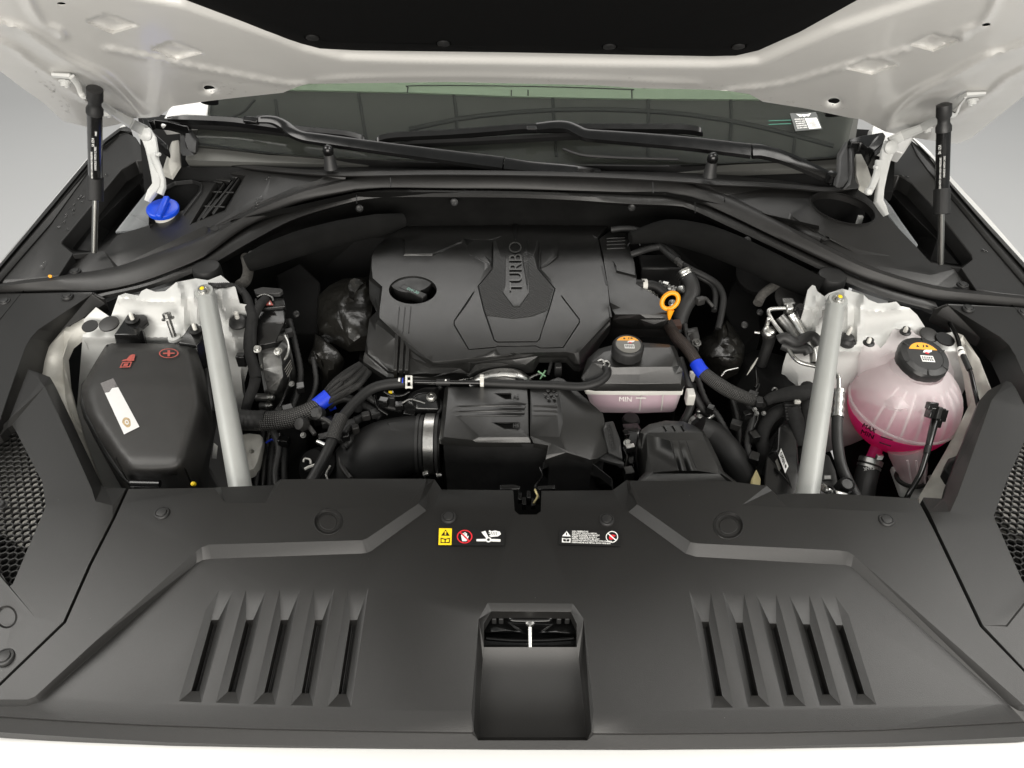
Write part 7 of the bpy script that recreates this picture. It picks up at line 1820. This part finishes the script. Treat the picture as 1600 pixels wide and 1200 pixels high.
bolt('bolt', M['steel'], at(1050, 474, .0), .005, .008, (0, -.5, .8), cf)
for k, (u, v) in enumerate(((1014, 456), (1020, 460), (1026, 464))): bolt('bolt', M['steel'], at(u, v, -.004), .0035, .006, (0, -.4, .9), cf)
box('throttle_body', M['black'], at(1030, 424, -.03), (.085, .05, .05), cf, bevel=.004)
rs = thing('rear_fittings', 'dim brown sensor housing with bolts behind the right harness', 'sensor', at(1084, 520, -.04))
relief('housing', M['brown'], [(1072, 514, 0), (1090, 510, .0), (1094, 528, -.006), (1092, 546, -.014), (1080, 540, -.012), (1074, 528, -.006)], [[(1074, 520, .002), (1092, 518, .002)], [(1083, 514, .004), (1084, 538, -.006)]], [], zfix(-.03), skirt=.02, parent=rs, bevel=.0015)
bolt('bolt', M['dalu'], at(1088, 536, -.032), .006, .008, (0, -.4, .9), rs)
box('plug', M['brown'], at(1094, 470, .0), (.016, .012, .014), rs, ((1, .4, 0), (-.4, 1, 0), (0, 0, 1)), bevel=.002)
hose('plug_lead', M['brown'], [(1092, 466, .004), (1102, 466, .002), (1108, 472, -.002), (1114, 479, -.008)], .0035, rs, n=5, seg=10)
M['rust'] = mat('rust_brown_plate', (.05, .022, .014), .6, var=.3)
relief('rust_plate', M['rust'], [(1044, 500, 0), (1062, 498, 0), (1066, 508, -.004), (1046, 510, -.004)], [], [], zfix(-.02), skirt=.01, parent=rs, bevel=.001)
# ================================================================ FIREWALL LINING
fw = thing('firewall_lining', 'black foam firewall lining under the cowl with push screws', 'lining', at(800, 330, .04))
def pfw(u, v, dz): return aty(u, v, 1.425 + dz)
hose('foam_roll', M['foam'], [(386, 412, .045), (420, 398, .055), (470, 380, .060), (530, 364, .062), (590, 352, .060), (630, 344, .054)], [.016, .022, .024, .024, .022, .014], fw, n=6, seg=20)
hose('foam_roll', M['foam'], [(985, 372, .05), (1040, 362, .055), (1096, 372, .055), (1150, 392, .052), (1210, 420, .048), (1280, 452, .04)], [.012, .024, .028, .028, .026, .022], fw, n=6, seg=20)
rows = []
for v, y in ((300, 1.40), (318, 1.425), (345, 1.44), (420, 1.45), (520, 1.40)):
    rows.append([aty(u, v + (max(0, abs(u - 800) - 240) * .22), y - max(0, abs(u - 800) - 240) * .0004) for u in range(360, 1281, 40)])
loft('lining_sheet', M['foam'], rows, fw, smooth=60)
for (u, v, z) in ((562, 326, .075), (710, 316, .085), (987, 324, .078), (1167, 376, .065), (394, 398, .06)):
    lathe('push_screw', M['black'], at(u, v, z), [(.0075, 0), (.0075, .003), (.005, .005), (.003, .004), (.0005, .004)], (0, -.8, .6), 16, fw)
lathe('round_boss', M['deep'], at(1190, 425, .0), [(.05, 0), (.048, .012), (.03, .018), (.0005, .018)], (-.3, -.5, .8), 30, fw)
for q in ([(430, 430, .0), (470, 410, .01), (500, 440, .0), (500, 520, -.05), (450, 520, -.05), (440, 470, -.02)], [(1150, 430, .0), (1180, 440, .0), (1190, 520, -.05), (1160, 540, -.06), (1130, 480, -.02)]):
    relief('lower_lining', M['deep'], q, [], [], zfix(-.03), skirt=.05, parent=fw, bevel=.004)
for (u, v) in ((463, 491), (1163, 508), (1187, 488)): lathe('push_screw', M['black'], at(u, v, -.02), [(.0065, 0), (.0065, .003), (.004, .005), (.0005, .004)], (0, -.6, .8), 14, fw)
# ================================================================ WATER DROPS on trim and hood
def droplets(name, label_parent, spots, pos, nrm, smin, smax):
    vs, fs = [], []
    for (u, v) in spots:
        r = random.uniform(smin, smax)
        c = pos(u, v)
        n = nrm.normalized()
        x = n.orthogonal().normalized(); y = n.cross(x)
        sx = random.uniform(1.0, 1.6); rot = random.uniform(0, 3.14)
        s0 = len(vs)
        for i in range(3):
            a = i * math.pi / 2 / 3
            for k in range(8):
                t = k * math.pi / 4
                px, py = math.cos(t) * r * math.cos(a) * sx, math.sin(t) * r * math.cos(a)
                vs.append(c + x * (px * math.cos(rot) - py * math.sin(rot)) + y * (px * math.sin(rot) + py * math.cos(rot)) + n * r * .55 * math.sin(a))
        vs.append(c + n * r * .55)
        for i in range(2):
            for k in range(8):
                fs.append((s0 + i * 8 + k, s0 + i * 8 + (k + 1) % 8, s0 + i * 8 + 8 + (k + 1) % 8, s0 + i * 8 + 8 + k))
        for k in range(8): fs.append((s0 + 16 + k, s0 + 16 + (k + 1) % 8, s0 + 24))
    o = data_obj(name, vs, fs, M['drop'], None, smooth=80)
    return tag(o, None, None, None, 'stuff')
sp = [(166, 272), (167, 274), (162, 284), (131, 298), (126, 306), (130, 308), (122, 311), (129, 315), (115, 319), (108, 325), (116, 327), (114, 334), (103, 335), (103, 339), (100, 347), (92, 355), (106, 358), (69, 410), (64, 416), (115, 328), (124, 309)]
d = droplets('water_drops', None, sp, lambda u, v: pfl(.0355)(u, v, 0), Vector((0, 0, 1)), .0022, .0042)
tag(d, 'scattered clear water drops on the left fender trim', 'water')
sp = [(272, 273), (282, 274), (400, 318), (402, 312), (408, 307), (400, 325), (420, 277), (415, 280), (1411, 275), (1418, 276), (1537, 391), (1540, 392), (420, 276)]
d = droplets('water_drops', None, sp, lambda u, v: (pcw(u, v, .001) if 240 < u < 1380 else pfl(.0355)(u, v, 0)), Vector((0, 0, 1)), .0026, .0048)
tag(d, 'few clear water drops on the cowl panel', 'water')
sp = []
for k in range(70):
    u = random.uniform(330, 1330)
    base = 150 if u < 420 else 136 if u < 520 else 126 if u < 1000 else 138 if u < 1150 else 150 + (u - 1150) * .14
    sp.append((u, base - abs(random.gauss(0, 5))))
for k in range(40): sp.append((random.uniform(55, 110), 0)); sp[-1] = (sp[-1][0], 100 + (sp[-1][0] - 55) * 1.1 + random.uniform(0, 22))
for k in range(26): sp.append((random.uniform(328, 440), random.uniform(128, 148)))
sp = [p for p in sp if inside(p, rear + [(2020, -150), (-420, -150)])]
d = droplets('water_drops', None, sp, lambda u, v: hp(u, v, .0088), HN, .0010, .0022)
tag(d, 'tiny clear water drops along the rear edge of the open hood', 'water')

# ================================================================ FINE WIRING in the gaps
def conduit(parent, pts, r, m='coolhose'):
    return hose('conduit', M[m], pts, r, parent, n=12, seg=10, ridges=(2, .10))
def plug(parent, u, v, z, sz, m='gloss', tw=.3):
    b = box('plug', M[m], at(u, v, z), sz, parent, ((1, tw, 0), (-tw, 1, 0), (0, 0, 1)), bevel=.0012)
    return b
rw = thing('wiring_loom', 'ribbed conduits and small plugs below the right braided harness', 'wiring', at(1150, 660, -.1), 'wiring looms in the bay')
conduit(rw, [(1070, 508, -.03), (1082, 560, -.05), (1100, 620, -.075), (1122, 650, -.09), (1144, 690, -.11)], .0052)
conduit(rw, [(1168, 626, -.06), (1176, 650, -.075), (1168, 690, -.095), (1172, 735, -.12)], .0058)
conduit(rw, [(1140, 612, -.06), (1150, 640, -.08), (1156, 680, -.1), (1150, 720, -.12)], .0045, 'rubber')
hose('wire', M['gloss'], [(1186, 600, -.06), (1180, 620, -.065), (1184, 648, -.075), (1178, 668, -.085)], .002, rw, n=6, seg=8)
hose('wire', M['wiper'], [(1181, 575, -.05), (1183, 596, -.055), (1180, 606, -.06)], .0024, rw, n=6, seg=8)
for (u, v, z, sz, m) in ((1176, 618, -.050, (.016, .012, .014), 'gloss'), (1186, 628, -.052, (.012, .016, .012), 'black'), (1168, 648, -.070, (.018, .012, .014), 'gloss'), (1178, 682, -.085, (.014, .018, .014), 'gloss'), (1150, 664, -.09, (.018, .014, .014), 'brown'), (1110, 640, -.075, (.012, .012, .016), 'gloss'), (1178, 716, -.1, (.016, .02, .014), 'gloss')): plug(rw, u, v, z, sz, m, random.uniform(-.5, .5))
for (u, v, z) in ((1179, 640, -.058), (1182, 646, -.06), (1193, 646, -.06)): bolt('bolt', M['dalu'], at(u, v, z), .0028, .005, (0, -.5, .8), rw)
hose('cord_loop', M['dalu'], [(1206, 610, -.045), (1210, 606, -.042), (1214, 608, -.042), (1212, 614, -.045)], .0013, rw, n=5, seg=6)
lw = thing('wiring_loom', 'ribbed conduits and plugs between control unit and left harness', 'wiring', at(455, 620, -.1), 'wiring looms in the bay')
conduit(lw, [(452, 500, -.02), (462, 540, -.045), (470, 585, -.07), (462, 625, -.09), (448, 660, -.1)], .0055)
conduit(lw, [(490, 560, -.06), (494, 600, -.075), (484, 628, -.085), (470, 645, -.09)], .0048)
conduit(lw, [(425, 670, -.09), (436, 700, -.11), (430, 740, -.13), (436, 780, -.15)], .0062)
hose('wire', M['gloss'], [(446, 560, -.05), (452, 590, -.06), (446, 615, -.07), (436, 636, -.08)], .0026, lw, n=6, seg=8)
for (u, v, z, sz, m) in ((450, 640, -.075, (.018, .014, .014), 'gloss'), (438, 640, -.085, (.012, .016, .012), 'black'), (470, 606, -.06, (.014, .016, .014), 'gloss'), (452, 520, -.02, (.014, .012, .014), 'black'), (444, 690, -.1, (.018, .014, .016), 'gloss')): plug(lw, u, v, z, sz, m, random.uniform(-.5, .5))
for (u, v, z) in ((456, 600, -.055), (474, 680, -.08)): bolt('bolt', M['dalu'], at(u, v, z), .0035, .006, (0, -.5, .8), lw)
mw = thing('wiring_loom', 'small plugs and thin wires between the airbox and the air duct', 'wiring', at(988, 690, -.1), 'wiring looms in the bay')
relief('bracket', M['gloss'], [(972, 662, 0), (996, 660, .0), (1004, 672, -.004), (996, 694, -.012), (990, 726, -.03), (974, 722, -.03), (978, 690, -.012)], [[(976, 672, .002), (998, 674, .0)]], [], zfix(-.085), skirt=.02, parent=mw, bevel=.002)
lathe('rubber_mount', M['rubber'], at(985, 660, -.10), [(.014, 0), (.016, .005), (.013, .012), (.007, .013)], (0, 0, 1), 20, mw)
bolt('bolt', M['steel'], at(980, 692, -.09), .0045, .006, (0, -.5, .8), mw)
for (u, v, z, sz, m) in ((984, 700, -.085, (.016, .010, .012), 'alu'), (978, 678, -.082, (.01, .012, .01), 'gloss'), (982, 740, -.09, (.016, .016, .02), 'gloss')): plug(mw, u, v, z, sz, m, .2)
hose('wire', M['gloss'], [(974, 700, -.09), (980, 716, -.09), (976, 736, -.095), (984, 756, -.1)], .0026, mw, n=6, seg=8)
hose('wire', M['rubber'], [(990, 664, -.09), (998, 684, -.095), (994, 710, -.1), (1000, 740, -.11)], .0035, mw, n=6, seg=8)
cwi = thing('wiring_loom', 'thin wires and ribbed conduit left of the airbox above the intake elbow', 'wiring', at(610, 640, -.06), 'wiring looms in the bay')
conduit(cwi, [(560, 604, -.05), (578, 622, -.06), (600, 634, -.07), (628, 640, -.075)], .0055)
conduit(cwi, [(690, 604, -.05), (676, 616, -.06), (690, 632, -.06), (684, 650, -.07)], .0040, 'rubber')
hose('wire', M['gloss'], [(600, 612, -.045), (612, 618, -.05), (628, 618, -.05), (640, 612, -.045)], .0022, cwi, n=6, seg=8)
hose('wire', M['wiper'], [(586, 618, -.05), (590, 636, -.06), (606, 648, -.07)], .0030, cwi, n=6, seg=8)
for (u, v, z, sz, m) in ((600, 628, -.055, (.016, .012, .014), 'gloss'), (586, 646, -.07, (.016, .014, .012), 'black'), (624, 634, -.06, (.014, .012, .012), 'gloss'), (640, 648, -.07, (.02, .01, .012), 'gloss')): plug(cwi, u, v, z, sz, m, random.uniform(-.5, .5))
